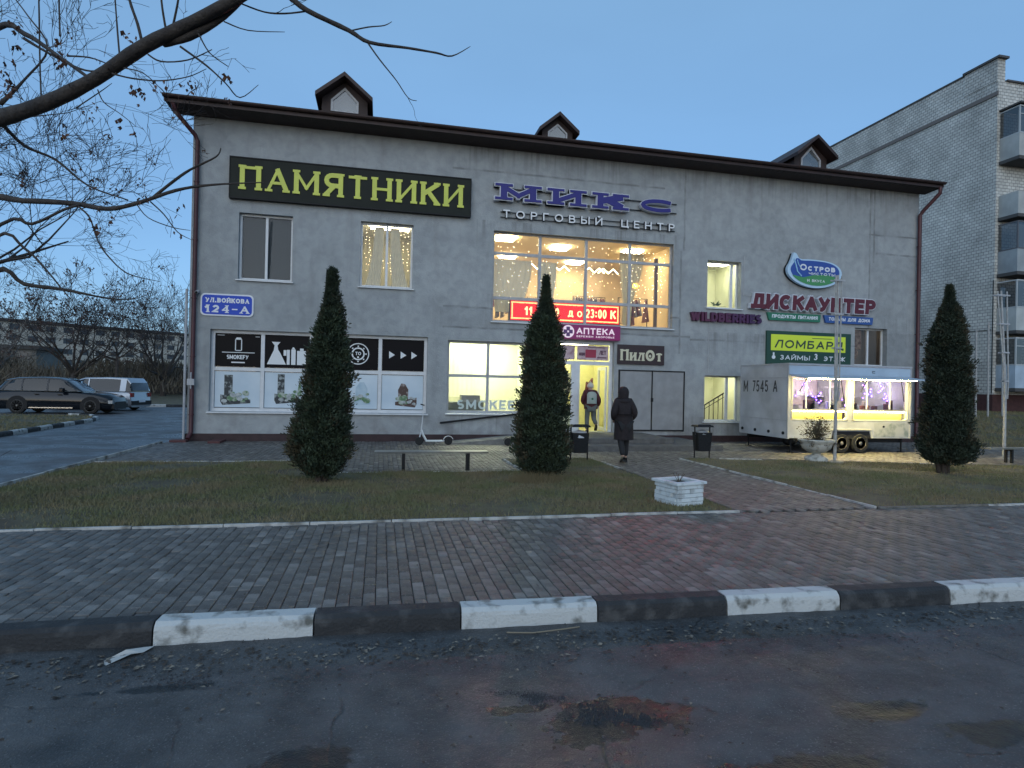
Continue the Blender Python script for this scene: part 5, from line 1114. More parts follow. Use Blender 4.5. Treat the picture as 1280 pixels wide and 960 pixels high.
for x, yy in ((TX0+.2,TY0+.15),(TX1-.15,TY0+.15),(TX0+.2,TY1-.15)): b.tube([(x,yy,0),(x,yy,.44)], .025, 6); b.box(x-.07,x+.07,yy-.07,yy+.07,-.002,.02)
b.build('corner_steady', M_dark, tr)
b = MB(); b.tube([(14.02,TY0-.015,2.31),(13.93,TY0-.015,2.31),(13.93,TY0-.015,2.36),(14.02,TY0-.015,2.36)], .008, 5); b.build('roof_handle', M_dark, tr)

# ================================================================== STREET FURNITURE
def bench(x0, x1, y, z, label, legs=(.25,.82), end=None):
    t = thing('bench', ((x0+x1)/2, y, 0), label, 'bench')
    b = MB(); b.cbox(x0, x1, y-.14, y+.14, z-.035, z, .006); b.build('seat', mat('wet_bench_board', (.20,.20,.18), .28, var=.45, scale=3), t)
    for k in legs:
        x = x0+(x1-x0)*k; b = MB(); b.box(x-.028, x+.028, y-.10, y-.05, -.02, z-.036); b.box(x-.028, x+.028, y+.05, y+.10, -.02, z-.036); b.box(x-.028,x+.028,y-.05,y+.05,z-.08,z-.036); b.build('leg', M_dark, t)
    return t
bench(-.08, 2.13, 11.86, .40, 'flat backless metal bench between the two left thujas')
bench(15.1, 17.6, 12.35, .40, 'dark backless bench right of the rightmost thuja', legs=(.3,.85))
def bin_(x, y, label, bag):
    t = thing('litter_bin', (x, y, 0), label, 'litter bin', 'steel litter bins by the path')
    b = MB(); b.hexa([(x-.155,y-.13,.20),(x+.155,y-.13,.20),(x+.155,y+.13,.20),(x-.155,y+.13,.20)], [(x-.19,y-.15,.66),(x+.19,y-.15,.66),(x+.19,y+.15,.66),(x-.19,y+.15,.66)]); b.build('bucket', M_dark, t)
    for sx_ in (-1, 1):
        b = MB(); xx = x+sx_*.205; b.tube([(xx,y,0),(xx,y,.80)], .018, 6); b.box(xx-.05, xx+.05, y-.14, y+.14, -.005, .012); b.build('post', M_dark, t)
    b = MB(); b.tube([(x-.225,y-.10,.80),(x-.15,y-.10,.845),(x+.15,y-.10,.845),(x+.225,y-.10,.80)], .016, 6)
    b.hexa([(x-.23,y-.17,.795),(x+.23,y-.17,.795),(x+.23,y+.17,.795),(x-.23,y+.17,.795)], [(x-.20,y-.15,.84),(x+.20,y-.15,.84),(x+.20,y+.15,.84),(x-.20,y+.15,.84)]); b.build('lid', M_dark, t)
    b = MB(); n = 10
    vs = [(x+.175*math.cos(a_)*rnd.uniform(.9,1.08), y+.14*math.sin(a_)*rnd.uniform(.9,1.08), .66+rnd.uniform(-.03,.05)) for a_ in [2*math.pi*i/n for i in range(n)]]+[(x,y,.73)]
    vs += [(p[0]*1.0+(p[0]-x)*.16, p[1]-(.02 if p[1] < y else -.02), p[2]-rnd.uniform(.05,.12)) for p in vs[:n]]
    b.add(vs, [(i,(i+1)%n,n) for i in range(n)]+[(i, n+1+i, n+1+(i+1)%n, (i+1)%n) for i in range(n)]); b.build('bin_liner', mat('pale_plastic_bag' if bag else 'grey_plastic_bag', (.55,.55,.57) if bag else (.20,.21,.22), .4), t)
    return t
bin_(4.55, 13.3, 'dark litter bin with a white liner beside the middle thuja', True)
bin_(7.87, 13.6, 'dark litter bin on the right side of the entrance path', False)

# white painted brick planter
M_wb = mat('painted_white_brick', (.60,.66,.68), .75, col2=(.34,.36,.36), scale=7, lo=.52, hi=.72, bump=.4, bscale=40)
pl_ = thing('brick_planter', (4.45, 8.25, 0), 'square white painted brick planter on the lawn corner', 'planter')
pl_.location = (0, 0, 0)
b = MB(); b.box(-.215,.215,-.215,.215,-.02,.29); b.build('mortar_core', mat('white_mortar', (.42,.45,.46), .9), pl_)
for r in range(5):
    z0 = .005+r*.062
    for side in range(4):
        offs = -.25+(0 if r % 2 else -.0); L_ = .25; g = .008
        runs = [(-.25,0),(0,.25)] if r % 2 else [(-.25,-.13),(-.13,.12),(.12,.25)]
        for (u0, u1) in runs:
            if rnd.random() < .03: continue
            e = rnd.uniform(0,.010); b = MB(); d0, d1 = -.25-e, -.212
            u0_, u1_ = u0+g/2, u1-g/2
            if side % 2: u0_, u1_ = max(u0_, -.212), min(u1_, .212)
            q = [(u0_,d0),(u1_,d0),(u1_,d1),(u0_,d1)]; rot_ = [lambda p: p, lambda p: (-p[1], p[0]), lambda p: (-p[0], -p[1]), lambda p: (p[1], -p[0])][side]
            q = [rot_(p) for p in q]; b.hexa([(p[0],p[1],z0) for p in q], [(p[0]*.995,p[1]*.995,z0+.055) for p in q]); b.build('brick', M_wb, pl_)
for side in range(4):
    b = MB(); k = [lambda p: p, lambda p: (-p[1], p[0]), lambda p: (-p[0], -p[1]), lambda p: (p[1], -p[0])][side]
    q = [k(p) for p in ((-.285,-.285),(.285,-.285),(.19,-.19),(-.19,-.19))]; b.hexa([(p[0],p[1],.316) for p in q], [(p[0],p[1],.352+rnd.uniform(-.003,.003)) for p in q]); b.build('rim_slab', M_wb, pl_)
b = MB(); b.box(-.205,.205,-.205,.205,.291,.30); b.build('soil', mat('dark_soil', (.02,.016,.012), .95, bump=.5), pl_)
b = MB()
for i in range(5): a = i*1.3; b.tube([(0,0,.29),(.03*math.cos(a),.03*math.sin(a),.36),(.09*math.cos(a),.09*math.sin(a),.45)], .004, 4)
b.build('dry_stem', mat('dry_stem', (.10,.07,.05), .8), pl_)
pl_.location = (4.42, 8.28, 0); pl_.rotation_euler = (0, 0, R(14))

# concrete urn with a small shrub
ur = thing('flower_urn', (10.62, 12.95, 0), 'pale concrete urn holding a dark little shrub before the trailer', 'urn')
M_urn = mat('whitewashed_urn', (.50,.50,.46), .85, col2=(.22,.22,.19), scale=8, lo=.48, hi=.7, bump=.4)
b = MB(); b.lathe([(.24,0),(.27,.03),(.27,.09),(.20,.14),(.12,.17)], (10.62,12.95,.0), 24); b.build('foot', M_urn, ur, smooth=True)
b = MB(); b.lathe([(.10,.16),(.10,.20),(.22,.25),(.33,.33),(.36,.42),(.37,.46),(.42,.50),(.43,.54),(.40,.555),(.35,.545),(.33,.50)], (10.62,12.95,0), 28); b.build('bowl', M_urn, ur, smooth=True)
sb = thing('shrub', (10.62, 12.95, .5), 'small dark bare-tipped shrub growing in the concrete urn', 'shrub')
M_shr = mat('juniper_foliage', (.045,.045,.022), .8, col2=(.09,.06,.03), scale=9)
b = MB(); b2 = MB(); r_ = random.Random(4)
for i in range(75):
    a = r_.uniform(0, 6.28); e = r_.uniform(.05, 1.45); L_ = r_.uniform(.30, .55)*(1.0 if e < .8 else 1.25); d = Vector((math.cos(a)*math.cos(e), math.sin(a)*math.cos(e), math.sin(e)*1.0))
    p = [Vector((10.62,12.95,.50))+d*L_*t+Vector((0,0,-.12*t*t*(1 if e < .6 else 0))) for t in (0,.35,.7,1)]; b.tube(p, [.007,.005,.004,.002], 4)
    for k in range(30):
        t = r_.uniform(.35, 1.05); c = p[0].lerp(p[-1], t)+Vector((r_.gauss(0,.035),r_.gauss(0,.035),r_.gauss(0,.035))); s_ = r_.uniform(.012,.03); q = Vector((r_.uniform(-1,1),r_.uniform(-1,1),r_.uniform(-.3,1))).normalized()*s_; w2 = q.orthogonal()*.5
        b2.add([c-q, c+w2, c+q, c-w2], [(0,1,2,3)])
b.build('stem', mat('shrub_stem', (.05,.035,.025), .85), sb); stuff(b2.build('foliage', M_shr, sb))

# masts of three tubes clamped on one post
M_mast = mat('white_mast_paint', (.40,.41,.41), .5, var=.3, scale=10)
def mast(x, y, label, h=4.5, zc=1.75, sp=.085, lean=(0,0)):
    t = thing('pole', (x, y, 0), label, 'pole')
    b = MB(); b.tube([(x,y,0),(x,y,zc),(x+lean[0],y,h)], [.040,.036,.024], 12); b.build('post', M_mast, t, smooth=True)
    for k in (-1, 1):
        b = MB(); b.tube([(x+k*.045,y-.03,zc-.35),(x+k*.06,y-.03,zc+.1),(x+k*sp+lean[0],y-.03,h-.02)], [.016,.019,.019], 8); b.build('side_tube', M_mast, t, smooth=True)
    for f in (.05, .35, .65, .95):
        b = MB(); z = zc+(h-zc)*f; ww = .06+(sp+.02)*f; cx = x+lean[0]*f; b.box(cx-ww, cx+ww, y-.062, y-.048, z-.02, z+.02); b.box(cx-ww, cx+ww, y+.055, y+.065, z-.02, z+.02); b.build('clamp', M_pvcg, t)
    b = MB(); b.lathe([(.22,-.01),(.20,.03),(.08,.07)], (x, y, 0), 16); b.build('footing', M_concrete, t)
    return t
mast(10.97, 12.73, 'white post of three clamped tubes before the serving hatch', 4.62, 1.85)
mast(16.70, 13.14, 'white post of three clamped tubes at the right beyond the bench', 4.6, 2.0, .16, (-.20,0))
for i, (x, y, h, lb) in enumerate(((26.2,21.9,3.9,'thin white pole farthest left of three by the brick block'), (27.0,22.0,4.3,'thin white pole in the middle of three by the brick block'), (27.95,22.1,2.7,'thin white pole nearest the frame edge by the brick block'))):
    z = float(terr(np.array(x), np.array(y))); b = MB(); b.tube([(x,y,z-.05),(x-.05,y,z+h)], .038, 8); tag(b.build('thin_pole', M_mast), lb, 'pole', 'thin white poles before the apartment block')

# kick scooter, white
def scooter(x, y, label, flip=1, M_s=None, zoff=0):
    t = thing('kick_scooter', (x, y, zoff), label, 'scooter'); M_s = M_s or M_pvc; f = lambda u: x+flip*u
    b = MB(); b.cbox(min(f(.18),f(.66)), max(f(.18),f(.66)), y-.07, y+.07, zoff+.10, zoff+.14, .012); b.build('deck', M_s, t)
    b = MB(); b.tube([(f(.20),y,zoff+.12),(f(.10),y,zoff+.30),(f(.055),y,zoff+.42)], [.03,.032,.034], 8); b.build('neck', M_s, t, smooth=True)
    b = MB(); b.tube([(f(.0),y,zoff+.16),(f(.05),y,zoff+.40),(f(.12),y,zoff+1.12)], [.020,.014,.011], 8); b.build('steering_tube', M_s, t, smooth=True)
    b = MB(); b.tube([(f(.04),y-.22,zoff+1.14),(f(.12),y,zoff+1.12),(f(.04),y+.22,zoff+1.14)], .016, 8); b.build('handlebar', M_dark, t)
    for u in (0, .82):
        b = MB(); b.lathe([(.045,-.025),(.10,-.025),(.115,-.01),(.115,.01),(.10,.025),(.045,.025)], (f(u), y, zoff+.115), 18, axis='y'); b.build('wheel', M_rub, t, smooth=True)
    b = MB(); P = [(f(.82)+.135*math.cos(a), y, zoff+.115+.135*math.sin(a)) for a in [R(20+i*16) for i in range(10)]]
    for i in range(9): b.hexa([(P[i][0],y-.035,P[i][2]),(P[i+1][0],y-.035,P[i+1][2]),(P[i+1][0],y+.035,P[i+1][2]),(P[i][0],y+.035,P[i][2])], [((P[i][0]-f(.82))*1.1+f(.82),y-.035,(P[i][2]-zoff-.115)*1.1+zoff+.115),((P[i+1][0]-f(.82))*1.1+f(.82),y-.035,(P[i+1][2]-zoff-.115)*1.1+zoff+.115),((P[i+1][0]-f(.82))*1.1+f(.82),y+.035,(P[i+1][2]-zoff-.115)*1.1+zoff+.115),((P[i][0]-f(.82))*1.1+f(.82),y+.035,(P[i][2]-zoff-.115)*1.1+zoff+.115)])
    b.tube([(f(.66),y,zoff+.12),(f(.82),y,zoff+.115)], .018, 6); b.build('mudguard', M_s, t)
    b = MB(); b.tube([(f(.42),y-.05,zoff+.10),(f(.40),y-.14,zoff)], .008, 5); b.build('kickstand', M_dark, t)
scooter(1.10, 17.02, 'white kick scooter parked against the wall left of the ramp')
scooter(4.42, 16.75, 'dark kick scooter half hidden behind the middle thuja', -1, M_dark)
b = MB(); b.add([(-1.72,4.33,-.128),(-1.66,4.27,-.125),(-1.55,4.36,-.10),(-1.50,4.42,-.12),(-1.46,4.50,-.115),(-1.52,4.51,-.12),(-1.60,4.41,-.09),(-1.68,4.36,-.12)], [(0,1,2,7),(7,2,3,6),(6,3,4,5)])
tag(b.build('paper_scrap', mat('dirty_paper', (.45,.45,.43), .8)), 'crumpled white paper strip on the road by the kerb', 'litter')
b = MB(); b.tube([(.95,4.33,-.115),(1.15,4.30,-.118),(1.35,4.31,-.112),(1.52,4.35,-.118)], .006, 5); tag(b.build('twig', mat('pale_twig', (.20,.17,.12), .8)), 'pale dry twig lying along the white kerb stone', 'twig')

# ================================================================== THUJAS
def foliage_mat(name, c1, c2):
    m = mat(name, c1, .75, col2=c2, scale=5, lo=.42, hi=.62); return m
M_thu = foliage_mat('thuja_green', (.038,.058,.030), (.018,.030,.017)); M_thub = foliage_mat('thuja_brown_green', (.060,.050,.026), (.030,.032,.018))
M_bark = mat('bark', (.06,.045,.035), .9, var=.5, scale=14, bump=.6, bscale=40)
def thuja(x, y, prof, label, seed, n=2600, stems=((0,0),(.06,.03)), lean=0, m=M_thu, wid=.74):
    """prof: list of (z, left radius, right radius); foliage of flat fan sprays in lumpy clumps"""
    g = np.random.default_rng(seed); t = thing('thuja', (x, y, 0), label, 'tree'); P = np.array(prof, float); P[:,1:] *= wid; P[:,0] = P[0,0]+(P[:,0]-P[0,0])*.985; prof = [tuple(q) for q in P]
    b = MB()
    for sx_, sy_ in stems: b.tube([(x+sx_,y+sy_,-.03),(x+sx_*1.6,y+sy_*1.5,.35),(x+sx_*2.2,y+sy_*2,.9),(x+lean,y,1.6)], [.06,.045,.04,.03], 7)
    for i in range(10):
        a = g.uniform(0, 6.28); b.tube([(x+stems[0][0],y+stems[0][1],.12),(x+.16*math.cos(a),y+.16*math.sin(a),.4),(x+.3*math.cos(a),y+.3*math.sin(a),.75)], [.022,.016,.01], 5)
    b.build('trunk', M_bark, t)
    # clumps
    H0, H1 = P[0,0], P[-1,0]; cz = H0+(H1-H0)*(g.random(n)**1.12); ang = g.uniform(0, 2*np.pi, n)
    rl = np.interp(cz, P[:,0], P[:,1]); rr = np.interp(cz, P[:,0], P[:,2])
    r = np.where(np.cos(ang) < 0, rl, rr)*.5+.5*(rl+rr)/2; r = np.where(np.cos(ang) < -.5, rl, np.where(np.cos(ang) > .5, rr, r))
    lump = 1+.13*np.sin(ang*3+cz*4.1+seed)+.11*np.sin(ang*5-cz*7.3+seed*2)+.08*np.sin(cz*15+ang*2)+.07*g.normal(0,1,n)*(g.random(n) < .25)
    rad = r*lump*np.sqrt(g.uniform(.45, 1.02, n)); rad = rad*np.where(g.random(n) < .05, g.uniform(1.1, 1.32, n), 1.0); cx = x+lean*(cz/H1)+rad*np.cos(ang); cy = y+rad*np.sin(ang)
    K = 26; VV = np.zeros((n, K, 4, 3)); out = np.stack([np.cos(ang), np.sin(ang), np.zeros(n)], 1)
    for k in range(K):
        s = g.uniform(.020, .048, n)*np.clip((H1+.25-cz)/1.2, .55, 1); a2 = g.normal(0, .75, n); e = g.uniform(.1, 1.35, n)
        ca, sa = np.cos(a2), np.sin(a2); d = np.stack([(out[:,0]*ca-out[:,1]*sa)*np.cos(e), (out[:,0]*sa+out[:,1]*ca)*np.cos(e), np.sin(e)], 1)
        c = np.stack([cx, cy, cz], 1)+g.normal(0, 1, (n,3))*(.034*np.clip((H1+.1-cz)/1.0, .35, 1))[:,None]+d*g.uniform(0, .06, n)[:,None]
        tn = g.normal(0, 1, (n,3)); w_ = np.cross(d, tn); w_ /= np.linalg.norm(w_, axis=1)[:,None]+1e-9
        VV[:,k,0] = c-d*s[:,None]*.5; VV[:,k,1] = c+w_*(s*.32)[:,None]+d*(s*.3)[:,None]; VV[:,k,2] = c+d*(s*1.25)[:,None]; VV[:,k,3] = c-w_*(s*.32)[:,None]+d*(s*.25)[:,None]
    o = np_mesh('crown', VV.reshape(-1,3), np.arange(n*K*4).reshape(-1,4), [m, M_thub], t)
    mi_ = np.repeat(((np.sin(ang*2+seed)+np.sin(cz*5.3+ang*3)+g.normal(0,.7,n)) > 1.15).astype(int), K); o.data.polygons.foreach_set('material_index', mi_.astype(np.int32)); stuff(o)
    # dark inner body so that the crown is not see-through
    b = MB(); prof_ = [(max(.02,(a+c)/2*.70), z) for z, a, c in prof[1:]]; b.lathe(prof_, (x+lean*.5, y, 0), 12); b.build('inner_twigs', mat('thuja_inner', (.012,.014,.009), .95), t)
    return t
thuja(-.96, 10.58, [(.16,.22,.20),(.30,.46,.44),(.55,.60,.58),(1.0,.55,.55),(1.4,.42,.46),(1.75,.38,.46),(2.2,.30,.44),(2.6,.18,.32),(3.0,.05,.22),(3.3,.0,.15),(3.66,-.06,.09)], 'leftmost slender thuja before the black window films', 1, 2900, stems=((-.02,0),(.07,.03)), lean=.10)
thuja(2.90, 10.6, [(.14,.26,.26),(.28,.50,.52),(.7,.56,.60),(1.3,.50,.50),(1.9,.46,.44),(2.4,.38,.38),(2.9,.27,.24),(3.15,.13,.13),(3.4,.05,.05),(3.76,.0,.0)], 'thuja before the entrance, its tip standing before the red running text board', 2, 2900, stems=((-.03,0),(.08,.02)), lean=.03, wid=.78)
thuja(12.10, 10.77, [(.26,.40,.42),(.40,.72,.78),(.9,.68,.72),(1.4,.60,.64),(2.0,.56,.60),(2.65,.52,.55),(3.1,.40,.42),(3.6,.20,.28),(3.85,.06,.16),(4.15,-.02,.04)], 'rightmost and broadest thuja right of the food trailer', 3, 3600, stems=((-.05,0),(.06,.03),(-.10,.05)), m=foliage_mat('thuja_dark', (.028,.042,.024), (.016,.026,.015)), wid=.62)
for (cx, cy, sd_, lb) in ((2.55,10.35,11,'dry grass tufts round the foot of the middle thuja'),(2.9,10.3,12,'dry grass tufts round the foot of the middle thuja')):
    g = np.random.default_rng(sd_); n = 500; VV = np.zeros((n,3,3)); X = cx+g.normal(0,.16,n); Y = cy+g.normal(0,.1,n); h = g.uniform(.08,.26,n); dx = g.normal(0,.08,n); dy = g.normal(0,.08,n)
    VV[:,0] = np.stack([X-.004,Y,X*0],1); VV[:,1] = np.stack([X+.004,Y,X*0],1); VV[:,2] = np.stack([X+dx,Y+dy,h],1)
    tag(stuff(np_mesh('dry_grass', VV.reshape(-1,3), np.arange(n*3).reshape(-1,3), mat('straw', (.16,.13,.07), .9))), lb, 'grass')

# ================================================================== BARE TREES
M_brk1 = mat('dark_bark', (.030,.024,.022), .85, col2=(.055,.045,.038), scale=10, bump=.7, bscale=30); M_twg = mat('twig_bark', (.035,.026,.025), .85); M_brkf = mat('grey_bark', (.12,.11,.10), .9)
M_deadleaf = mat('dead_brown_leaf', (.060,.030,.022), .85, col2=(.12,.06,.035), scale=3)
def grow(r_, paths, p, d, L, r, lv, maxlv, gx_=.0, nseg=5, wob=.16, kids=(3,5), ang=(.45,.95), shr=(.5,.78), trop=.06, tips=None):
    pts = [p.copy()]; rad = [r]; q = p.copy(); dd = d.copy()
    for i in range(nseg):
        dd = (dd+Vector((r_.gauss(0,wob), r_.gauss(0,wob), r_.gauss(0,wob)+trop))).normalized(); q = q+dd*(L/nseg); pts.append(q.copy()); rad.append(r*(1-(.62 if lv > 2 else .86)*(i+1)/nseg))
    paths.append((pts, rad, lv))
    if lv >= maxlv:
        if tips is not None: tips.append(q)
        return
    for k in range(r_.randint(*kids)):
        t = r_.uniform(.25, 1.0); i = min(nseg-1, int(t*nseg)); f = t*nseg-i; o = pts[i].lerp(pts[i+1], min(1,f)); base = (pts[i+1]-pts[i]).normalized()
        ax = base.orthogonal().normalized(); ax.rotate(Matrix.Rotation(r_.uniform(0, 6.28), 3, base)); nd_ = base.copy(); nd_.rotate(Matrix.Rotation(r_.uniform(*ang), 3, ax))
        grow(r_, paths, o, nd_, L*r_.uniform(*shr), max(.0022, rad[i]*r_.uniform(.42,.62)), lv+1, maxlv, gx_, max(3, nseg-1), wob*1.1, kids, ang, shr, trop, tips)
def leaf_cluster(b, c, r_, n=6, s=.05):
    for i in range(n):
        q = c+Vector((r_.gauss(0,s*.7), r_.gauss(0,s*.7), r_.gauss(-s*.5,s*.7))); d = Vector((r_.uniform(-.6,.6), r_.uniform(-.6,.6), -1)).normalized(); ll = s*r_.uniform(.7,1.3); w_ = Vector((r_.uniform(-1,1), r_.uniform(-1,1), r_.uniform(-.3,.3))).normalized()*ll*.45
        b.add([q, q+d*ll*.4+w_, q+d*ll*.55+w_*.2, q+d*ll*.95+w_*.5, q+d*ll*.7, q+d*ll*.95-w_*.5, q+d*ll*.55-w_*.2, q+d*ll*.4-w_], [(0,1,2,7),(2,3,4,7),(4,5,6,7)])
def bare_tree(x, y, z, H, tr_, label, seed, lv=4, split=None, spread=1., leaves_=0, kids=(3,5), bark=M_brk1, name='bare_tree', group=None, trunk=.28, minr=.006, leafs=.05, lm=None, trop=.06, lean=(0,0), shr=(.5,.78)):
    r_ = random.Random(seed); t = thing(name, (x, y, z), label, 'tree', group); paths = []; tips = []
    top = Vector((x+lean[0], y+lean[1], z+H*trunk)); b = MB(); b.tube([(x,y,z-.3),(x,y,z),(x+lean[0]*.4,y+lean[1]*.4,z+H*trunk*.5),top], [tr_*1.3,tr_*1.1,tr_*.9,tr_*.8], 9); b.build('trunk', bark, t, smooth='all')
    for k in range(split or 5):
        a = 2*math.pi*k/(split or 5)+r_.uniform(-.4,.4); e = r_.uniform(.55, 1.25)/spread; d = Vector((math.cos(a)*math.cos(e), math.sin(a)*math.cos(e), math.sin(e)))
        o = Vector((x+lean[0],y+lean[1],z+H*trunk*r_.uniform(.75,1.0))); grow(r_, paths, o, d, H*(1-trunk)*r_.uniform(.5,.68), tr_*.55, 1, lv, kids=kids, trop=trop, tips=tips, shr=shr)
    b = MB(); b2 = MB()
    for pts, rad, l in paths:
        rad = [max(minr, q) for q in rad]
        (b if l <= 2 else b2).tube(pts, rad, 5 if l <= 2 else 3, cap=False)
    b.build('limbs', bark, t); stuff(b2.build('twigs', M_twg, t))
    if leaves_:
        b = MB()
        for p in r_.sample(tips, min(len(tips), leaves_)): leaf_cluster(b, p, r_, 6, leafs)
        stuff(b.build('dry_leaves', lm or M_deadleaf, t))
    return t

# the near tree: trunk just outside the frame on the left, boughs reaching in over the road side
nt_ = thing('near_tree', (-5.35, 8.4, 0), 'big bare tree reaching thick boughs in from the left over the lawn', 'tree')
b = MB(); b.tube([(-5.35,8.4,-.1),(-5.35,8.4,.2),(-5.30,8.3,1.6),(-5.1,8.0,2.9),(-5.0,7.6,4.4),(-5.2,7.4,6.5),(-5.0,7.6,9)], [.33,.27,.23,.22,.18,.12,.05], 14); b.build('trunk', M_brk1, nt_, smooth='all')
def ray(px, py, dist):
    """a point at a forward distance; used to read the boughs' shape off the photograph"""
    d = fw+rt*((px-640)/750)-up*((py-480)/750); return Vector((0,0,1.7))+d*dist
def bough(pix, radii, parent, n=9):
    P = [ray(a, b_, d) if not isinstance(a, Vector) else a for a, b_, d in pix]
    # smooth by Catmull-Rom
    Q = []; Rr = []
    for i in range(len(P)-1):
        p0, p1, p2, p3 = P[max(i-1,0)], P[i], P[i+1], P[min(i+2,len(P)-1)]
        for k in range(4):
            t = k/4; Q.append(.5*((2*p1)+(p2-p0)*t+(2*p0-5*p1+4*p2-p3)*t*t+(3*p1-p0-3*p2+p3)*t**3)); Rr.append(radii[i]+(radii[i+1]-radii[i])*t)
    Q.append(P[-1]); Rr.append(radii[-1]); j = random.Random(len(Q)+int(P[0].x*10))
    Rr = [q*(1+j.uniform(-.07,.07)) for q in Rr]
    b = MB(); b.tube(Q, Rr, n); b.build('bough', M_brk1, parent, smooth='all'); return Q, Rr
allb = []
allb.append(bough([(Vector((-5.0,7.75,3.6)),0,0),(-60,165,5.6),(0,148,4.9),(60,128,4.6),(120,98,4.4),(180,58,4.2),(240,28,4.1),(310,-10,4.0),(350,-42,3.97),(400,-90,3.95),(440,-150,3.9)], [.14,.11,.063,.054,.049,.046,.042,.037,.026,.014,.003], nt_, 12))
allb.append(bough([(205,52,4.2),(235,46,4.15),(280,20,4.1),(330,-30,4.0),(370,-80,3.9)], [.036,.028,.022,.012,.003], nt_))
allb.append(bough([(Vector((-5.1,8.0,3.0)),0,0),(-30,252,5.8),(30,251,5.4),(90,254,5.2),(135,261,5.0),(175,253,4.9),(220,238,4.8),(265,231,4.8),(330,228,4.7)], [.05,.035,.026,.022,.019,.016,.013,.009,.004], nt_))
allb.append(bough([(190,248,4.9),(215,228,4.85),(238,212,4.8),(270,196,4.75),(276,185,4.7)], [.012,.012,.010,.006,.003], nt_))
allb.append(bough([(312,-11,4.02),(338,-19,4.0),(360,-6,4.0),(384,13,4.0),(436,38,4.1),(462,53,4.1),(510,60,4.2),(545,66,4.2),(565,70,4.3),(588,58,4.3)], [.028,.024,.021,.018,.015,.012,.009,.007,.005,.002], nt_))
allb.append(bough([(460,54,4.1),(475,75,4.1),(495,100,4.1),(510,122,4.1),(521,126,4.1)], [.006,.005,.004,.003,.002], nt_, 5))
allb.append(bough([(436,39,4.1),(460,34,4.1),(480,32,4.1),(490,27,4.1)], [.005,.005,.004,.002], nt_, 5))
allb.append(bough([(300,4,4.1),(330,15,4.1),(356,17,4.1),(384,14,4.0)], [.006,.006,.006,.006], nt_, 5))
allb.append(bough([(178,55,4.2),(172,30,4.2),(162,0,4.2),(158,-30,4.2)], [.012,.011,.010,.009], nt_, 6))
allb.append(bough([(208,40,4.15),(203,10,4.1),(200,-20,4.1)], [.008,.007,.006], nt_, 5)); allb.append(bough([(215,38,4.15),(222,5,4.1),(226,-25,4.1)], [.008,.007,.006], nt_, 5))
allb.append(bough([(150,75,4.25),(147,40,4.3),(144,0,4.3),(142,-30,4.3)], [.006,.006,.005,.005], nt_, 5)); allb.append(bough([(52,132,4.6),(50,80,4.7),(49,20,4.7),(48,-20,4.7)], [.006,.006,.006,.005], nt_, 5)); allb.append(bough([(75,45,4.5),(74,10,4.6),(73,-30,4.6)], [.007,.006,.006], nt_, 5))
allb.append(bough([(225,58,4.15),(258,82,4.2),(282,104,4.2),(300,122,4.3),(323,106,4.3)], [.008,.007,.005,.004,.002], nt_, 5)); allb.append(bough([(248,42,4.1),(262,66,4.1),(285,83,4.1)], [.006,.004,.003], nt_, 5))
allb.append(bough([(185,68,4.2),(202,77,4.2),(235,75,4.2),(265,62,4.2)], [.006,.006,.005,.003], nt_, 5)); allb.append(bough([(280,27,4.1),(310,38,4.1),(356,40,4.1)], [.005,.004,.002], nt_, 5))
allb.append(bough([(140,92,4.3),(165,98,4.3),(200,101,4.3),(235,96,4.3),(258,86,4.3)], [.007,.006,.005,.004,.002], nt_, 5)); allb.append(bough([(155,85,4.25),(180,92,4.2),(205,115,4.2)], [.005,.004,.002], nt_, 5))
allb.append(bough([(Vector((-5.0,7.6,4.6)),0,0),(-10,38,5.2),(30,42,5.0),(70,68,4.8),(112,98,4.5)], [.04,.025,.020,.014,.012], nt_, 6)); allb.append(bough([(30,48,5.0),(60,66,4.9),(100,86,4.7),(125,88,4.6),(145,76,4.5)], [.013,.010,.008,.006,.003], nt_, 5))
allb.append(bough([(84,70,4.7),(112,72,4.7),(135,80,4.6)], [.008,.006,.004], nt_, 5)); allb.append(bough([(0,130,4.8),(30,100,4.9),(60,60,5.0),(35,20,5.1),(12,-10,5.2)], [.02,.01,.008,.006,.004], nt_, 5))
allb.append(bough([(0,152,4.9),(30,182,5.1),(70,200,5.2),(110,232,5.1),(160,250,5.0)], [.016,.014,.011,.008,.005], nt_, 5)); allb.append(bough([(Vector((-5.15,8.05,2.6)),0,0),(0,281,5.4),(40,280,5.3),(80,262,5.2),(100,256,5.1)], [.03,.016,.014,.012,.01], nt_, 6))
allb.append(bough([(98,258,5.0),(112,272,5.0),(122,300,5.0),(135,320,5.0),(160,342,5.0),(200,352,5.0)], [.008,.007,.006,.006,.005,.002], nt_, 5)); allb.append(bough([(188,252,4.9),(205,268,4.9),(222,290,4.9),(240,300,4.9)], [.006,.005,.004,.002], nt_, 5)); allb.append(bough([(170,254,4.9),(185,272,4.9),(215,284,4.9),(238,288,4.9)], [.005,.004,.004,.002], nt_, 5))
allb.append(bough([(Vector((-5.2,8.1,2.4)),0,0),(-10,298,5.5),(30,310,5.4),(60,340,5.3),(78,362,5.2),(92,378,5.2)], [.03,.016,.012,.009,.006,.002], nt_, 6)); allb.append(bough([(Vector((-5.25,8.2,2.1)),0,0),(-10,340,6),(30,355,6),(80,362,6),(130,372,6.1),(165,374,6.2),(190,366,6.2)], [.04,.026,.021,.016,.009,.005,.002], nt_, 6)); allb.append(bough([(122,112,4.4),(130,128,4.4),(150,142,4.4),(170,158,4.4)], [.005,.004,.003,.002], nt_, 5))
allb.append(bough([(95,135,4.5),(125,115,4.5),(140,104,4.5)], [.005,.004,.002], nt_, 5))
rr_ = random.Random(12); b = MB(); paths = []
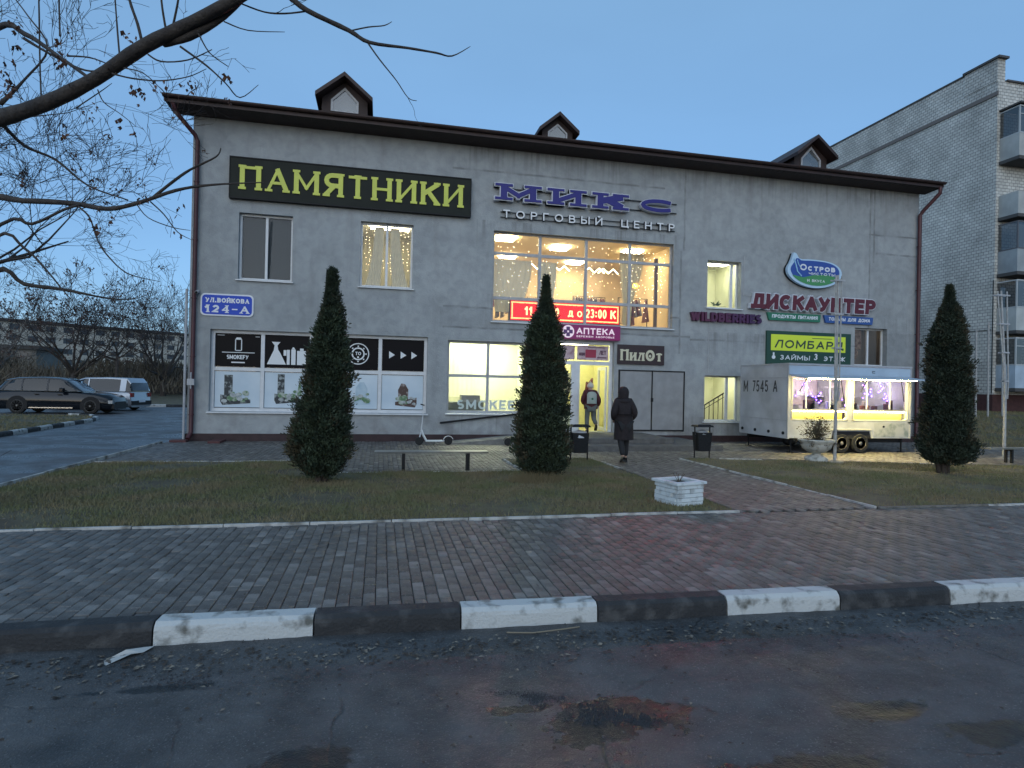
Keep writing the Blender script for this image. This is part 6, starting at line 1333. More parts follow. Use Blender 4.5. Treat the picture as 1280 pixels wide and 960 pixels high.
for Q, Rr in allb:
    if Rr[0] < .004: continue
    for k in range(max(2, int(len(Q)*.30))):
        i = rr_.randrange(2, len(Q)-1); q = Q[i]; base = (Q[i+1]-Q[i]).normalized(); ax = base.orthogonal().normalized(); ax.rotate(Matrix.Rotation(rr_.uniform(0,6.28),3,base)); d = base.copy(); d.rotate(Matrix.Rotation(rr_.uniform(.5,1.2),3,ax))
        if inview(q.x, q.y, q.z) and q.x > -2.3 and rr_.random() < .85: continue
        grow(rr_, paths, q, d, rr_.uniform(.10,.30), .0032, 1, 3 if rr_.random() < .4 else 2, nseg=6, kids=(1,2), wob=.22, trop=.05)
for pts_, rad, l in paths: b.tube(pts_, [max(.0013, q*.8) for q in rad], 4, cap=False)
stuff(b.build('twigs', M_twg, nt_))
b = MB()
for px, py, n_ in ((262,120,0),(175,112,9),(168,105,7),(193,97,5),(284,92,5),(238,105,5),(222,140,5),(75,55,9),(72,70,8),(130,76,5),(163,38,5),(22,55,9),(10,110,12),(14,20,8),(12,70,6),(170,162,6),(152,150,3),(115,226,6),(83,160,4),(118,280,8),(138,272,5),(178,240,5),(222,256,7),(217,290,2),(180,248,3),(231,100,4),(150,130,0),(20,100,10),(5,90,10)):
    if n_: c = ray(px, py, 4.4+rr_.uniform(-.2,.3)); leaf_cluster(b, c, rr_, n_, .04); b.tube([c+Vector((0,0,.03)), c+Vector((rr_.uniform(-.03,.03),0,.12))], .0015, 3)
stuff(b.build('dry_leaves', mat('dead_hanging_leaf', (.055,.030,.026), .85, col2=(.13,.06,.03), scale=6), nt_))

bare_tree(-11.6, 15.2, 0, 11.5, .24, 'tall finely twigged bare tree left of the side street', 21, lv=6, split=10, kids=(3,4), leaves_=260, trunk=.26, minr=.0050, leafs=.07, spread=1.08, shr=(.5,.74))
def gz(x, y): return float(terr(np.array(float(x)), np.array(float(y))))
bare_tree(-23.8, 54, gz(-23.8,54), 10.2, .22, 'dense dark bare tree behind the parked cars', 31, lv=5, split=8, kids=(3,4), leaves_=330, minr=.012, leafs=.16, lm=mat('copper_leaf', (.085,.055,.046), .9), trunk=.2)
bare_tree(-19.2, 50, gz(-19.2,50), 9.0, .11, 'slim bare tree between the dense tree and the forked one', 33, lv=5, split=9, kids=(2,4), minr=.010, trunk=.4, spread=1.6)
bare_tree(-18.6, 58, gz(-18.6,58), 10.0, .24, 'forked bare tree with upswept limbs by the far white car', 35, lv=5, split=7, kids=(3,4), minr=.011, trunk=.15, spread=.85, trop=.12)
for i, (x, y, h, lb) in enumerate(((-33,62,9,'bare tree at the far left edge behind the dark car'),(-29,84,11,'tall far bare tree before the yellowish block of flats'),(-16.5,88,8,'far bare tree behind the forked tree'),(-41,78,12,'far bare tree at the left frame edge'))):
    bare_tree(x, y, gz(x,y), h, .16, lb, 50+i, lv=4, split=7, kids=(3,4), minr=.014, leaves_=60 if i % 2 else 0, leafs=.16, bark=M_brkf)
# shrub belt behind the cars: one mass
M_bel = mat('bare_shrub_mass', (.075,.066,.056), .95, col2=(.10,.088,.062), scale=.6)
g = np.random.default_rng(8); n = 17000; X = g.uniform(-52,-9,n); Y = 62+g.normal(0,3.5,n)+(X+30)*.1; hmax = 1.9+.7*np.sin(X*.5)+.5*np.sin(X*1.3+2); Z = gz(-20,62)+hmax*g.random(n)**.75
A = g.normal(0,.5,n); Bb = g.normal(0,.5,n); L_ = g.uniform(.3,1.1,n); W_ = g.uniform(.02,.07,n); VV = np.zeros((n,4,3)); dx = np.sin(A)*L_; dy = np.sin(Bb)*L_
VV[:,0] = np.stack([X-W_,Y,Z],1); VV[:,1] = np.stack([X+W_,Y,Z],1); VV[:,2] = np.stack([X+dx+.005,Y+dy,Z+L_],1); VV[:,3] = np.stack([X+dx-.005,Y+dy,Z+L_],1)
sh_ = np_mesh('shrub_belt', VV.reshape(-1,3), np.arange(n*4).reshape(-1,4), M_bel); tag(stuff(sh_), 'dark belt of bare bushes behind the parked cars', 'bushes')
fn = thing('far_fence', (-28, 60.5, gz(-28,60.5)), 'low dark panel fence beyond the parked cars', 'fence')
M_fn = mat('dark_fence_panel', (.05,.05,.048), .8, var=.4, scale=.8)
for i in range(13):
    x = -46+i*2.9; b = MB(); b.box(x+.05, x+2.85, 60.4, 60.48, gz(x,60.4)-.1, gz(x,60.4)+1.5); b.build('panel', M_fn, fn)
    b = MB(); b.box(x-.07, x+.05, 60.36, 60.50, gz(x,60.4)-.1, gz(x,60.4)+1.65); b.build('post', M_fn, fn)

# ================================================================== FAR BUILDINGS ON THE LEFT
def block(name, P0, P1, z0, z1, dep, floors, bays, label, wallm, roofm):
    t = thing(name, (*((P0+P1)/2).xy, z0), label, 'building'); d = (P1-P0); L = d.length; d.normalize(); n = Vector((-d.y, d.x, 0)); 
    Pn = lambda u, v, z: (P0.x+d.x*u+n.x*v, P0.y+d.y*u+n.y*v, z)
    b = MB(); b.hexa([Pn(0,0,z0-1),Pn(L,0,z0-1),Pn(L,dep,z0-1),Pn(0,dep,z0-1)], [Pn(0,0,z1),Pn(L,0,z1),Pn(L,dep,z1),Pn(0,dep,z1)]); b.build('wall', wallm, t)
    b = MB(); b.hexa([Pn(-.4,-.4,z1+.005),Pn(L+.4,-.4,z1+.005),Pn(L+.4,dep+.4,z1+.005),Pn(-.4,dep+.4,z1+.005)], [Pn(-.4,-.4,z1+.5),Pn(L+.4,-.4,z1+.5),Pn(L+.4,dep+.4,z1+.5),Pn(-.4,dep+.4,z1+.5)]); b.build('roof', roofm, t)
    fh = (z1-z0)/floors
    for f in range(floors):
        for k in range(bays):
            u = L*(k+.5)/bays; z = z0+fh*(f+.35); b = MB(); b.hexa([Pn(u-.7,-.03,z),Pn(u+.7,-.03,z),Pn(u+.7,-.003,z),Pn(u-.7,-.003,z)], [Pn(u-.7,-.03,z+fh*.5),Pn(u+.7,-.03,z+fh*.5),Pn(u+.7,-.003,z+fh*.5),Pn(u-.7,-.003,z+fh*.5)])
            lit = name == 'block_of_flats' and (f, k) == (2, bays-3)
            b.build('window', emis('far_lit_window', (1,.95,.8), 1.2) if lit else mat('far_window', (.05,.06,.07), .3), t)
    return t
zf_ = gz(-30, 120)
block('block_of_flats', Vector((-62,112,0)), Vector((-33,140,0)), zf_, 10.6, 12, 5, 16, 'long pale five storey block of flats far beyond the trees', mat('pale_yellow_render', (.52,.50,.44), .9, var=.3, scale=.2), mat('far_roof', (.05,.05,.05), .9))
block('low_house', Vector((-62,88,0)), Vector((-44,90,0)), zf_, 5.2, 9, 2, 7, 'lower grey building at the far left behind the trees', mat('far_grey_render', (.16,.16,.15), .9, var=.3, scale=.3), mat('far_roof', (.05,.05,.05), .9))

# ================================================================== BRICK APARTMENT BLOCK ON THE RIGHT
def brickmat():
    m = bpy.data.materials.new('silicate_brick'); m.use_nodes = True; nt = m.node_tree; b = nt.nodes['Principled BSDF']; L = nt.links.new
    tc = nd(nt, 'ShaderNodeTexCoord'); sx = nd(nt, 'ShaderNodeSeparateXYZ'); L(tc.outputs['Object'], sx.inputs[0]); ad = nd(nt, 'ShaderNodeMath', operation='ADD'); L(sx.outputs[0], ad.inputs[0]); L(sx.outputs[1], ad.inputs[1])
    cb = nd(nt, 'ShaderNodeCombineXYZ'); L(ad.outputs[0], cb.inputs[0]); L(sx.outputs[2], cb.inputs[1])
    br = nd(nt, 'ShaderNodeTexBrick'); br.offset = .5; L(cb.outputs[0], br.inputs[0]); br.inputs['Scale'].default_value = 1; br.inputs['Brick Width'].default_value = .26; br.inputs['Row Height'].default_value = .155
    br.inputs['Mortar Size'].default_value = .014; br.inputs['Mortar Smooth'].default_value = .3; br.inputs['Color1'].default_value = (.62,.625,.59,1); br.inputs['Color2'].default_value = (.50,.505,.475,1); br.inputs['Mortar'].default_value = (.24,.24,.235,1); br.inputs['Bias'].default_value = -.1
    nz = nd(nt, 'ShaderNodeTexNoise'); nz.inputs['Scale'].default_value = .7; nz.inputs['Detail'].default_value = 8; L(tc.outputs['Object'], nz.inputs['Vector'])
    mr = nd(nt, 'ShaderNodeMapRange'); mr.inputs[1].default_value = .35; mr.inputs[2].default_value = .7; mr.inputs[3].default_value = 1.1; mr.inputs[4].default_value = .72; L(nz.outputs[0], mr.inputs[0])
    mx = nd(nt, 'ShaderNodeMix', data_type='RGBA', blend_type='MULTIPLY'); mx.inputs[0].default_value = 1; L(br.outputs[0], mx.inputs[6]); L(mr.outputs[0], mx.inputs[7]); L(mx.outputs[2], b.inputs['Base Color']); b.inputs['Roughness'].default_value = .9
    bp = nd(nt, 'ShaderNodeBump'); bp.inputs['Strength'].default_value = .8; bp.inputs['Distance'].default_value = .02; L(br.outputs[1], bp.inputs['Height']); bp.invert = True; L(bp.outputs[0], b.inputs['Normal']); return m
M_sb = brickmat()
AX, AY = 29.7, 24.0
ap = thing('apartment_block', (40, 30, .8), 'tall pale brick apartment block with balconies at the right edge', 'building')
b = MB(); b.box(AX, AX+44, AY, AY+.9, 1.82, 17.45); b.box(AX, AX+.4, AY+.901, AY+13, 1.82, 16.72); b.box(AX+.4+.001, AX+44, AY+.901, AY+13, .6, 16.7); b.build('brick_wall', M_sb, ap)
b = MB(); b.box(AX+.002, AX+.4, AY+.902, AY+1.745, 16.93, 17.45); b.box(AX-.0, AX+.4, AY+1.75, AY+13, 16.93, 18.5); b.box(AX-.03, AX+.45, AY, AY+1.74, 17.451, 18.55); b.box(AX, AX+.4, AY+.901, AY+13, 16.721, 16.929); b.build('parapet_wall', M_sb, ap)
b = MB(); b.box(AX-.06, AX-.003, AY-.06, AY+13, 16.72, 16.92); b.build('string_course', mat('brown_course', (.17,.155,.148), .9), ap)
b = MB(); b.box(AX-.05, AX+.46, AY+1.8, AY+13.05, 18.502, 18.58); b.box(AX-.12, AX+.52, AY-.15, AY+1.78, 18.552, 18.66); b.box(AX+.5, AX+44, AY-.1, AY+1.0, 17.452, 17.53); b.build('roof_edge', mat('roof_edge_tin', (.07,.065,.065), .6), ap)
b = MB(); b.box(AX-.03, AX+44, AY-.04, AY+13, .2, 1.815); b.build('plinth', mat('dark_red_plinth', (.07,.028,.026), .85, var=.3), ap)
M_bal = [mat('balcony_panel_%d' % i, c, .7, var=.25, scale=1.5) for i, c in enumerate([(.40,.50,.60),(.46,.50,.50),(.32,.36,.38),(.42,.44,.43),(.16,.14,.14)])]
M_winf = mat('old_white_frame', (.42,.45,.46), .6); M_aptg = glass('flat_glass', refl=.5, opacity=.6, dark=(.05,.06,.065)); M_slab = mat('balcony_slab', (.07,.07,.07), .9)
tops = [4.60, 7.40, 10.25, 13.05, 15.85]
for col in range(3):
    bx0 = AX+.18+col*7.2; bx1 = bx0+3.6
    for f, zt in enumerate(tops):
        bal = bpy.data.objects.new('balcony', None); C.objects.link(bal); bal.parent = ap; bal.location = Vector((bx0, AY-1.1, zt-2.6))-off(ap)
        y0 = AY-.95; zb = zt-1.30; open_ = (f == 3)
        b = MB(); b.box(bx0-.05, bx1+.05, y0-.05, AY-.002, zt-2.62, zt-2.46); b.build('slab', M_slab, bal)
        pm = M_bal[[0,1,2,3,3][f]] if col == 0 else M_bal[(f*2+col) % 4]
        b = MB(); b.box(bx0, bx1, y0, y0+.05, zt-2.455, zb-.06); b.box(bx0, bx0+.05, y0+.051, AY-.002, zt-2.455, zb-.06); b.box(bx1-.05, bx1, y0+.051, AY-.002, zt-2.455, zb-.06); b.build('parapet', pm, bal)
        if f == 4: b = MB(); b.box(bx0-.08, bx1+.08, y0-.12, AY-.002, zt+.05, zt+.13); b.build('canopy', M_slab, bal)
        if open_:
            b = MB(); b.tube([(bx0+.02,y0-.02,zb+.12),(bx1,y0-.02,zb+.12)], .02, 6); b.build('rail', M_winf, bal); continue
        wo = bpy.data.objects.new('balcony_glazing', None); C.objects.link(wo); wo.parent = bal; wo.location = Vector((bx0, y0, zb))-off(bal)
        b = MB(); nb = 6 if f != 2 else 4
        b.box(bx0, bx1, y0-.01, y0+.05, zb-.055, zb); b.box(bx0, bx1, y0-.01, y0+.05, zt-.06, zt)
        for k in range(nb+1): x = bx0+(bx1-bx0-.05)*k/nb; b.box(x, x+.05, y0-.008, y0+.05, zb+.001, zt-.061)
        b.box(bx0, bx0+.05, y0+.051, AY-.002, zt-.06, zt); b.box(bx0, bx0+.05, y0+.051, AY-.002, zb-.055, zb)
        if f in (0, 4): b.box(bx0+.05, bx1-.05, y0-.004, y0+.04, zb+.86, zb+.90)
        fo_ = b.build('frame', M_winf if f != 2 else mat('dark_frame', (.10,.10,.11), .6), wo)
        b = MB(); b.add([(bx0,y0+.02,zb),(bx1,y0+.02,zb),(bx1,y0+.02,zt),(bx0,y0+.02,zt)], [(0,1,2,3)]); b.add([(bx0+.02,y0+.05,zb),(bx0+.02,AY,zb),(bx0+.02,AY,zt),(bx0+.02,y0+.05,zt)], [(3,2,1,0)]); b.build('pane', M_aptg, wo)
        for k in range(2): b = MB(); x = bx0+.3+k*1.5; curtain(wo, [(zt-.1,x,x+.5),(zb,x,x+.4)], y0+.3, mat('old_curtain', (.35,.36,.33), .9), .03)
    for zt in tops:
        w_ = window((bx1+.9,bx1+2.3,zt-1.5,zt-.05), [bx1+1.6], [], fr=M_winf, gl=M_aptg, y=AY-.05, sill=False, parent=ap)
# drain / conduit lines on the side wall
b = MB(); b.box(AX-.018, AX-.003, 24.1, 28.0, 5.02, 5.05); b.box(AX-.015, AX-.003, 24.02, 24.06, 1.9, 7.5); b.build('wall_cable', M_dark, ap)

# ================================================================== CARS
M_cg = glass('car_glass', refl=.30, opacity=.85, dark=(.012,.014,.016))
def car(name, label, L, W, H, low, green, paint, x, y, z, rz, wb, wr, chrome=True, cat='car', bands=None, spokes=7, lamps=True):
    """low: (x, z_top of the body, half width factor) stations front to rear (x from 0 front to 1 rear); green: greenhouse stations (x, z_top, half width factor)"""
    t = thing(name, (0,0,0), label, cat); gc = .20
    def sec(st, zbot, prof):
        rows = []
        for (u, zt, wf) in st:
            X = (0.5-u)*L; hw = W/2*wf; rows.append([(X, s*hw*k, zbot+(zt-zbot)*q) for s, k, q in prof])
        return rows
    def loft(rows, b):
        n = len(rows[0]); vs = [p for r in rows for p in r]; fs = [(i*n+k, i*n+(k+1)%n, (i+1)*n+(k+1)%n, (i+1)*n+k) for i in range(len(rows)-1) for k in range(n)]
        fs += [tuple(range(n)), tuple(reversed([(len(rows)-1)*n+k for k in range(n)]))]; b.add(vs, fs); return b
    P1 = [(-1,.86,0),(-1,.96,.12),(-1,1,.35),(-1,.99,.62),(-1,.94,.88),(-1,.84,1.0),(1,.84,1.0),(1,.94,.88),(1,.99,.62),(1,1,.35),(1,.96,.12),(1,.86,0)]
    b = loft(sec(low, gc, P1), MB()); body = b.build('body', paint, t, smooth=True)
    belt = low[len(low)//2][1]
    P2 = [(-1,1,0),(-1,.93,.55),(-1,.84,.93),(-1,.74,1.0),(1,.74,1.0),(1,.84,.93),(1,.93,.55),(1,1,0)]
    b = loft(sec(green, belt-.03, P2), MB()); b.build('windows', M_cg, t, smooth=True)
    # roof skin and pillars just proud of the glass
    b = MB(); g0 = green[1:-1]; rows = []
    for (u, zt, wf) in g0: X = (.5-u)*L; hw = W/2*wf; rows.append([(X,-hw*.86,zt-.075),(X,-hw*.84,zt-.02),(X,-hw*.73,zt+.012),(X,hw*.73,zt+.012),(X,hw*.84,zt-.02),(X,hw*.86,zt-.075)])
    n = 6; b.add([p for r in rows for p in r], [(i*n+k, i*n+k+1, (i+1)*n+k+1, (i+1)*n+k) for i in range(len(rows)-1) for k in range(n-1)]); b.build('roof', paint, t, smooth=True)
    def pillar(u0, zt0, w0, u1, zt1, w1, th=.05):
        for s in (-1, 1):
            a = Vector(((.5-u0)*L, s*(W/2*w0*1.008), zt0)); c = Vector(((.5-u1)*L, s*(W/2*w1*.865), zt1)); b = MB()
            b.hexa([a+Vector((-th,0,0)), a+Vector((th,0,0)), c+Vector((th,0,0)), c+Vector((-th,0,0))], [a+Vector((-th,s*.012,0)), a+Vector((th,s*.012,0)), c+Vector((th,s*.012,0)), c+Vector((-th,s*.012,0))]); b.build('pillar', paint, t)
    for (a, c, th) in (bands or []): 
        (u0, u1) = a, c
        wf = np.interp([u0, u1], [q[0] for q in green], [q[2] for q in green]); zt = np.interp([u0, u1], [q[0] for q in green], [q[1] for q in green]); pillar(u0, belt-.02, wf[0], u1, zt[1]-.06, wf[1], th)
    for k, u in enumerate(wb):
        for s in (-1, 1):
            X = (.5-u)*L; wheel(t, X, s*(W/2-.0), wr, wr, .20, side=s, spokes=spokes, rimr=.70)
            b = MB(); b.prism([(X+(wr+.07)*math.cos(R(a_)), max(gc+.01, wr+(wr+.07)*math.sin(R(a_)))) for a_ in range(-20, 201, 20)], s*(W/2*.90), s*(W/2+.003), 'y'); b.build('wheel_arch', mat('arch_black', (.010,.010,.011), .8), t)
    for s in (-1, 1):
        b = MB(); X = (.5-green[1][0])*L-.05; b.cbox(X-.10, X+.08, min(s*(W/2),s*(W/2+.19)), max(s*(W/2),s*(W/2+.19)), belt-.02, belt+.13, .03); b.build('mirror', paint, t)
        if chrome:
            b = MB(); b.box(-L*.19, L*.17, s*(W/2+.005)-.012, s*(W/2+.005)+.012, gc+.06, gc+.10); b.build('sill_trim', mat('chrome', (.6,.6,.6), .2, metal=1), t)
            b = MB(); P = [((.5-q[0])*L, s*W/2*q[2]*1.012, belt-.015) for q in green]; b.tube(P, .012, 5); b.build('window_trim', MATS['chrome'], t)
        for X in (L*.06, -L*.13): b = MB(); b.box(X-.09, X+.09, s*(W/2+.012)-.012, s*(W/2+.012)+.012, belt-.17, belt-.14); b.build('handle', paint, t)
        b = MB(); b.box(L/2-.30, L/2-.02, min(s*W*.28,s*W*.455), max(s*W*.28,s*W*.455), low[1][1]-.26, low[1][1]-.12); b.build('headlight', mat('headlight_glass', (.35,.38,.40), .15), t)
        b = MB(); zt = low[-2][1]; b.box(-L/2-.015, -L/2+.22, min(s*W*.33,s*W*.45), max(s*W*.33,s*W*.45), zt-.30, zt-.08); b.build('tail_light', mat('tail_red', (.20,.012,.012), .2), t)
    b = MB(); b.box(L/2-.05, L/2+.012, -W*.25, W*.25, low[1][1]-.42, low[1][1]-.18); b.build('grille', M_dark, t)
    b = MB(); b.box(L/2-.12, L/2+.03, -W*.42, W*.42, gc+.06, gc+.24); b.build('front_bumper', M_dark, t); b = MB(); b.box(-L/2-.05, -L/2+.12, -W*.44, W*.44, gc+.12, gc+.34); b.build('rear_bumper', paint if chrome else M_dark, t)
    b = MB(); b.box(-L/2-.058, -L/2-.051, -.26, .26, gc+.36-.10, gc+.36+.01); b.build('number_plate', M_signwhite, t)
    t.location = (x, y, z); t.rotation_euler = (0, 0, rz); return t
LOWW = [(0,.55,.72),(.012,.74,.86),(.05,.84,.94),(.16,.93,.99),(.30,1.00,1),(.5,1.02,1),(.75,1.04,1),(.93,1.02,.97),(.985,.98,.90),(1,.6,.82)]
GRW = [(.27,1.00,.93),(.40,1.48,.92),(.46,1.57,.92),(.60,1.61,.92),(.80,1.57,.90),(.90,1.47,.87),(.975,1.04,.84)]
M_navy = mat('dark_navy_paint', (.010,.014,.020), .12, metal=.3); M_silv = mat('silver_paint', (.36,.39,.43), .22, metal=.5); M_wpaint = mat('white_car_paint', (.55,.57,.58), .25); M_blkp = mat('black_car_paint', (.012,.013,.015), .18)
car('estate_car', 'dark navy estate car with chrome sills parked at the left edge', 5.0, 1.95, 1.6, LOWW, GRW, M_navy, -14.95, 32.95, -.05, 0, (.185,.785), .36, bands=[(.30,.41,.03),(.55,.55,.035),(.76,.76,.035),(.93,.86,.05)], spokes=10).scale = (1,1,1.07)
LOWV = [(0,.55,.74),(.012,.78,.86),(.05,.92,.94),(.18,1.02,.99),(.30,1.06,1),(.5,1.07,1),(.9,1.07,.99),(.985,1.05,.95),(1,.5,.9)]
GRV = [(.22,1.05,.93),(.36,1.62,.90),(.44,1.74,.92),(.70,1.77,.92),(.93,1.74,.91),(.975,1.5,.90),(.995,1.08,.90)]
car('minivan', 'silver minivan with dark windows parked behind the navy estate car', 4.7, 1.85, 1.77, LOWV, GRV, M_silv, -15.0, 36.9, -.05, R(180-14), (.19,.80), .34, chrome=False, bands=[(.25,.37,.03),(.50,.50,.035),(.90,.90,.16)], spokes=6)
for (x, y, p, nm, lb, rz) in ((-26.6,84,M_wpaint,'parked_car','white far parked car left of the forked tree trunk',0),(-22.6,83.5,M_blkp,'parked_car','black far parked car right of the forked tree trunk',R(180)),(-18.4,84,M_silv,'parked_car','silver far parked car nearest the shop corner',0)):
    car(nm, lb, 4.4, 1.75, 1.48, LOWW, [(q[0], q[1]*.93, q[2]) for q in GRW], p, x, y, gz(x,y)-.02, rz, (.18,.79), .31, chrome=False, bands=[(.30,.41,.03),(.55,.55,.03),(.93,.86,.08)], spokes=5)

# ================================================================== PEOPLE
def skin_obj(name, verts, edges, rad, mt, parent, root=0, sub=2):
    me = bpy.data.meshes.new(name); o = bpy.data.objects.new(name, me); C.objects.link(o); o.parent = parent
    me.from_pydata([tuple(v) for v in verts], edges, []); me.materials.append(mt)
    o.modifiers.new('skin', 'SKIN'); sk_ = me.skin_vertices[0] if me.skin_vertices else None
    if sk_ is None:
        bm_ = None; import bmesh as _b; bm_ = _b.new(); bm_.from_mesh(me); bm_.verts.layers.skin.verify(); bm_.to_mesh(me); bm_.free(); sk_ = me.skin_vertices[0]
    for i, r in enumerate(rad):
        sk_.data[i].radius = r if isinstance(r, tuple) else (r, r); sk_.data[i].use_root = (i == root)
    m = o.modifiers.new('sub', 'SUBSURF'); m.levels = sub; m.render_levels = sub
    o.modifiers['skin'].use_smooth_shade = True; return o
M_skinp = mat('skin', (.42,.26,.19), .6)
def person(x, y, z, face, label, pose, coat, trousers, shoes, hood, extra=None, h=1.62):
    """pose: dict of joint points in a frame where the person faces +y; heights for a 1.62 m figure"""
    t = thing('person', (0,0,0), label, 'person'); p = {k: Vector(v) for k, v in pose.items()}
    order = ['pelvis','waist','chest','neck','head','crown','lhip','lknee','lankle','ltoe','rhip','rknee','rankle','rtoe','lsh','lel','lwr','rsh','rel','rwr']
    rad = dict(pelvis=(.15,.11),waist=(.13,.10),chest=(.16,.11),neck=.055,head=(.075,.09),crown=(.05,.06),lhip=.085,lknee=.058,lankle=.038,ltoe=.03,rhip=.085,rknee=.058,rankle=.038,rtoe=.03,lsh=.065,lel=.045,lwr=.028,rsh=.065,rel=.045,rwr=.028)
    ed = [('pelvis','waist'),('waist','chest'),('chest','neck'),('neck','head'),('head','crown'),('pelvis','lhip'),('lhip','lknee'),('lknee','lankle'),('lankle','ltoe'),('pelvis','rhip'),('rhip','rknee'),('rknee','rankle'),('rankle','rtoe'),('chest','lsh'),('lsh','lel'),('lel','lwr'),('chest','rsh'),('rsh','rel'),('rel','rwr')]
    V = [p[k] for k in order]; E_ = [(order.index(a), order.index(c)) for a, c in ed]; Rd = [rad[k] for k in order]
    # hands: palm then five fingers, curled
    for s, wr, el in (('l', p['lwr'], p['lel']), ('r', p['rwr'], p['rel'])):
        d = (wr-el).normalized(); sd_ = Vector((1 if s == 'r' else -1,0,0)); base = len(V); V.append(wr+d*.05); Rd.append((.030,.018)); E_.append((order.index(s+'wr'), base))
        V.append(wr+d*.085); Rd.append((.032,.015)); E_.append((base, base+1))
        f_ = Vector((0,1,0))
        for k, ln in enumerate((.060,.068,.064,.050)):
            o_ = V[base+1]+f_*(.026-.017*k); i0 = len(V); V += [o_+d*ln*.5, o_+d*ln*.85-sd_*.018]; Rd += [.009,.008]; E_ += [(base+1, i0), (i0, i0+1)]
        i0 = len(V); V += [V[base]+f_*.038+d*.01, V[base]+f_*.05+d*.045-sd_*.01]; Rd += [.011,.009]; E_ += [(base, i0), (i0, i0+1)]
    body = skin_obj('body', V, E_, Rd, M_skinp, t)
    # face: nose and ears
    hd = p['head']; b = MB(); b.ball(hd+Vector((0,.10,.0)), .016, 8, (1,1.2,1.4)); b.ball(hd+Vector((.082,0,0)), .022, 8, (.5,1,1.4)); b.ball(hd+Vector((-.082,0,0)), .022, 8, (.5,1,1.4)); b.build('face', M_skinp, t, smooth='all')
    b = MB(); b.ball(hd+Vector((.032,.087,.028)), .010, 6); b.ball(hd+Vector((-.032,.087,.028)), .010, 6); b.box(-.022+hd.x, .022+hd.x, hd.y+.088, hd.y+.094, hd.z-.052, hd.z-.045); b.build('eyes_and_mouth', mat('dark_feature', (.05,.02,.02), .5), t)
    # trousers
    to = ['pelvis','lhip','lknee','lankle','rhip','rknee','rankle']; tr_ = [(.17,.13),.105,.078,.062,.105,.078,.062]; skin_obj('trousers', [p[k]+(Vector((0,0,.04)) if 'ankle' in k else Vector()) for k in to], [(0,1),(1,2),(2,3),(0,4),(4,5),(5,6)], tr_, trousers, t)
    for s in 'lr':
        b = MB(); a, c = p[s+'ankle'], p[s+'toe']; d = (c-a); mid = a.lerp(c, .45); dd = Vector((d.x,d.y,0)).normalized(); q = Vector((dd.y,-dd.x,0)); lo_ = min(a.z, c.z)-.045
        heel = a-dd*.06; toe = c+dd*.04; zz_ = lambda v: v.z
        vs = [];
        for P_, w_, hh in ((heel,.034,.085),(a,.043,.11),(mid,.046,.085),(c,.046,.06),(toe,.03,.035)):
            zb_ = (a.z-.075 if P_ in (heel, a) else a.z*.5+c.z*.5-.065 if P_ is mid else c.z-.035); vs += [P_+q*w_, P_-q*w_, P_-q*w_*.8, P_+q*w_*.8]; vs[-4].z = zb_; vs[-3].z = zb_; vs[-2].z = zb_+hh; vs[-1].z = zb_+hh
        fs = [(i*4+k, i*4+(k+1)%4, (i+1)*4+(k+1)%4, (i+1)*4+k) for i in range(4) for k in range(4)]+[(0,1,2,3),(19,18,17,16)]; b.add(vs, fs); o = b.build('shoe', shoes, t, smooth='all')
    # coat: skinned torso and sleeves plus a skirt loft
    co = ['pelvis','waist','chest','neck','lsh','lel','lwr','rsh','rel','rwr']; cr = [(.19,.15),(.185,.15),(.20,.155),(.10,.10),.10,.082,.062,.10,.082,.062]
    skin_obj('coat', [p[k] for k in co], [(0,1),(1,2),(2,3),(2,4),(4,5),(5,6),(2,7),(7,8),(8,9)], cr, coat, t)
    return t, p
def skirt(t, p, zt, zb, w0, w1, m, dy=0):
    b = MB(); n = 20; rows = []
    for k in range(7):
        f = k/6; z = zt+(zb-zt)*f; ww = w0+(w1-w0)*f; c = p['pelvis']
        rows.append([(c.x+ww*math.cos(2*math.pi*i/n)*(1+.03*math.sin(i*2.6+f*2)), c.y+dy*f+ww*.74*math.sin(2*math.pi*i/n)*(1+.03*math.cos(i*1.7)), z) for i in range(n)])
    b.add([q for r in rows for q in r], [(i*n+k, i*n+(k+1)%n, (i+1)*n+(k+1)%n, (i+1)*n+k) for i in range(6) for k in range(n)]+[tuple(range(n))]); return b.build('coat_skirt', m, t, smooth='all')
def hood(t, p, m, up_=True):
    b = MB(); hd = p['head']; rows = []; n = 16
    for k, (z, r, dy) in enumerate(((-.20,.12,-.01),(-.13,.115,-.01),(-.05,.118,-.015),(.04,.128,-.01),(.10,.112,-.01),(.145,.078,-.01),(.165,.03,-.01))):
        rows.append([(hd.x+r*math.cos(2*math.pi*i/n), hd.y+dy+r*1.05*math.sin(2*math.pi*i/n)*(1 if math.sin(2*math.pi*i/n) < .3 else .72), hd.z+z) for i in range(n)])
    L_ = len(rows); b.add([q for r in rows for q in r], [(i*n+k, i*n+(k+1)%n, (i+1)*n+(k+1)%n, (i+1)*n+k) for i in range(L_-1) for k in range(n) if not (1 <= i <= 3 and 3 <= k <= 4)]+[tuple((L_-1)*n+k for k in range(n))]); return b.build('hood', m, t, smooth='all')
M_cb = mat('brown_black_coat', (.019,.013,.015), .85, var=.35, scale=12, bump=.4, bscale=25); M_dt = mat('dark_trousers', (.018,.018,.020), .9); M_sho = mat('black_shoe', (.012,.012,.013), .5)
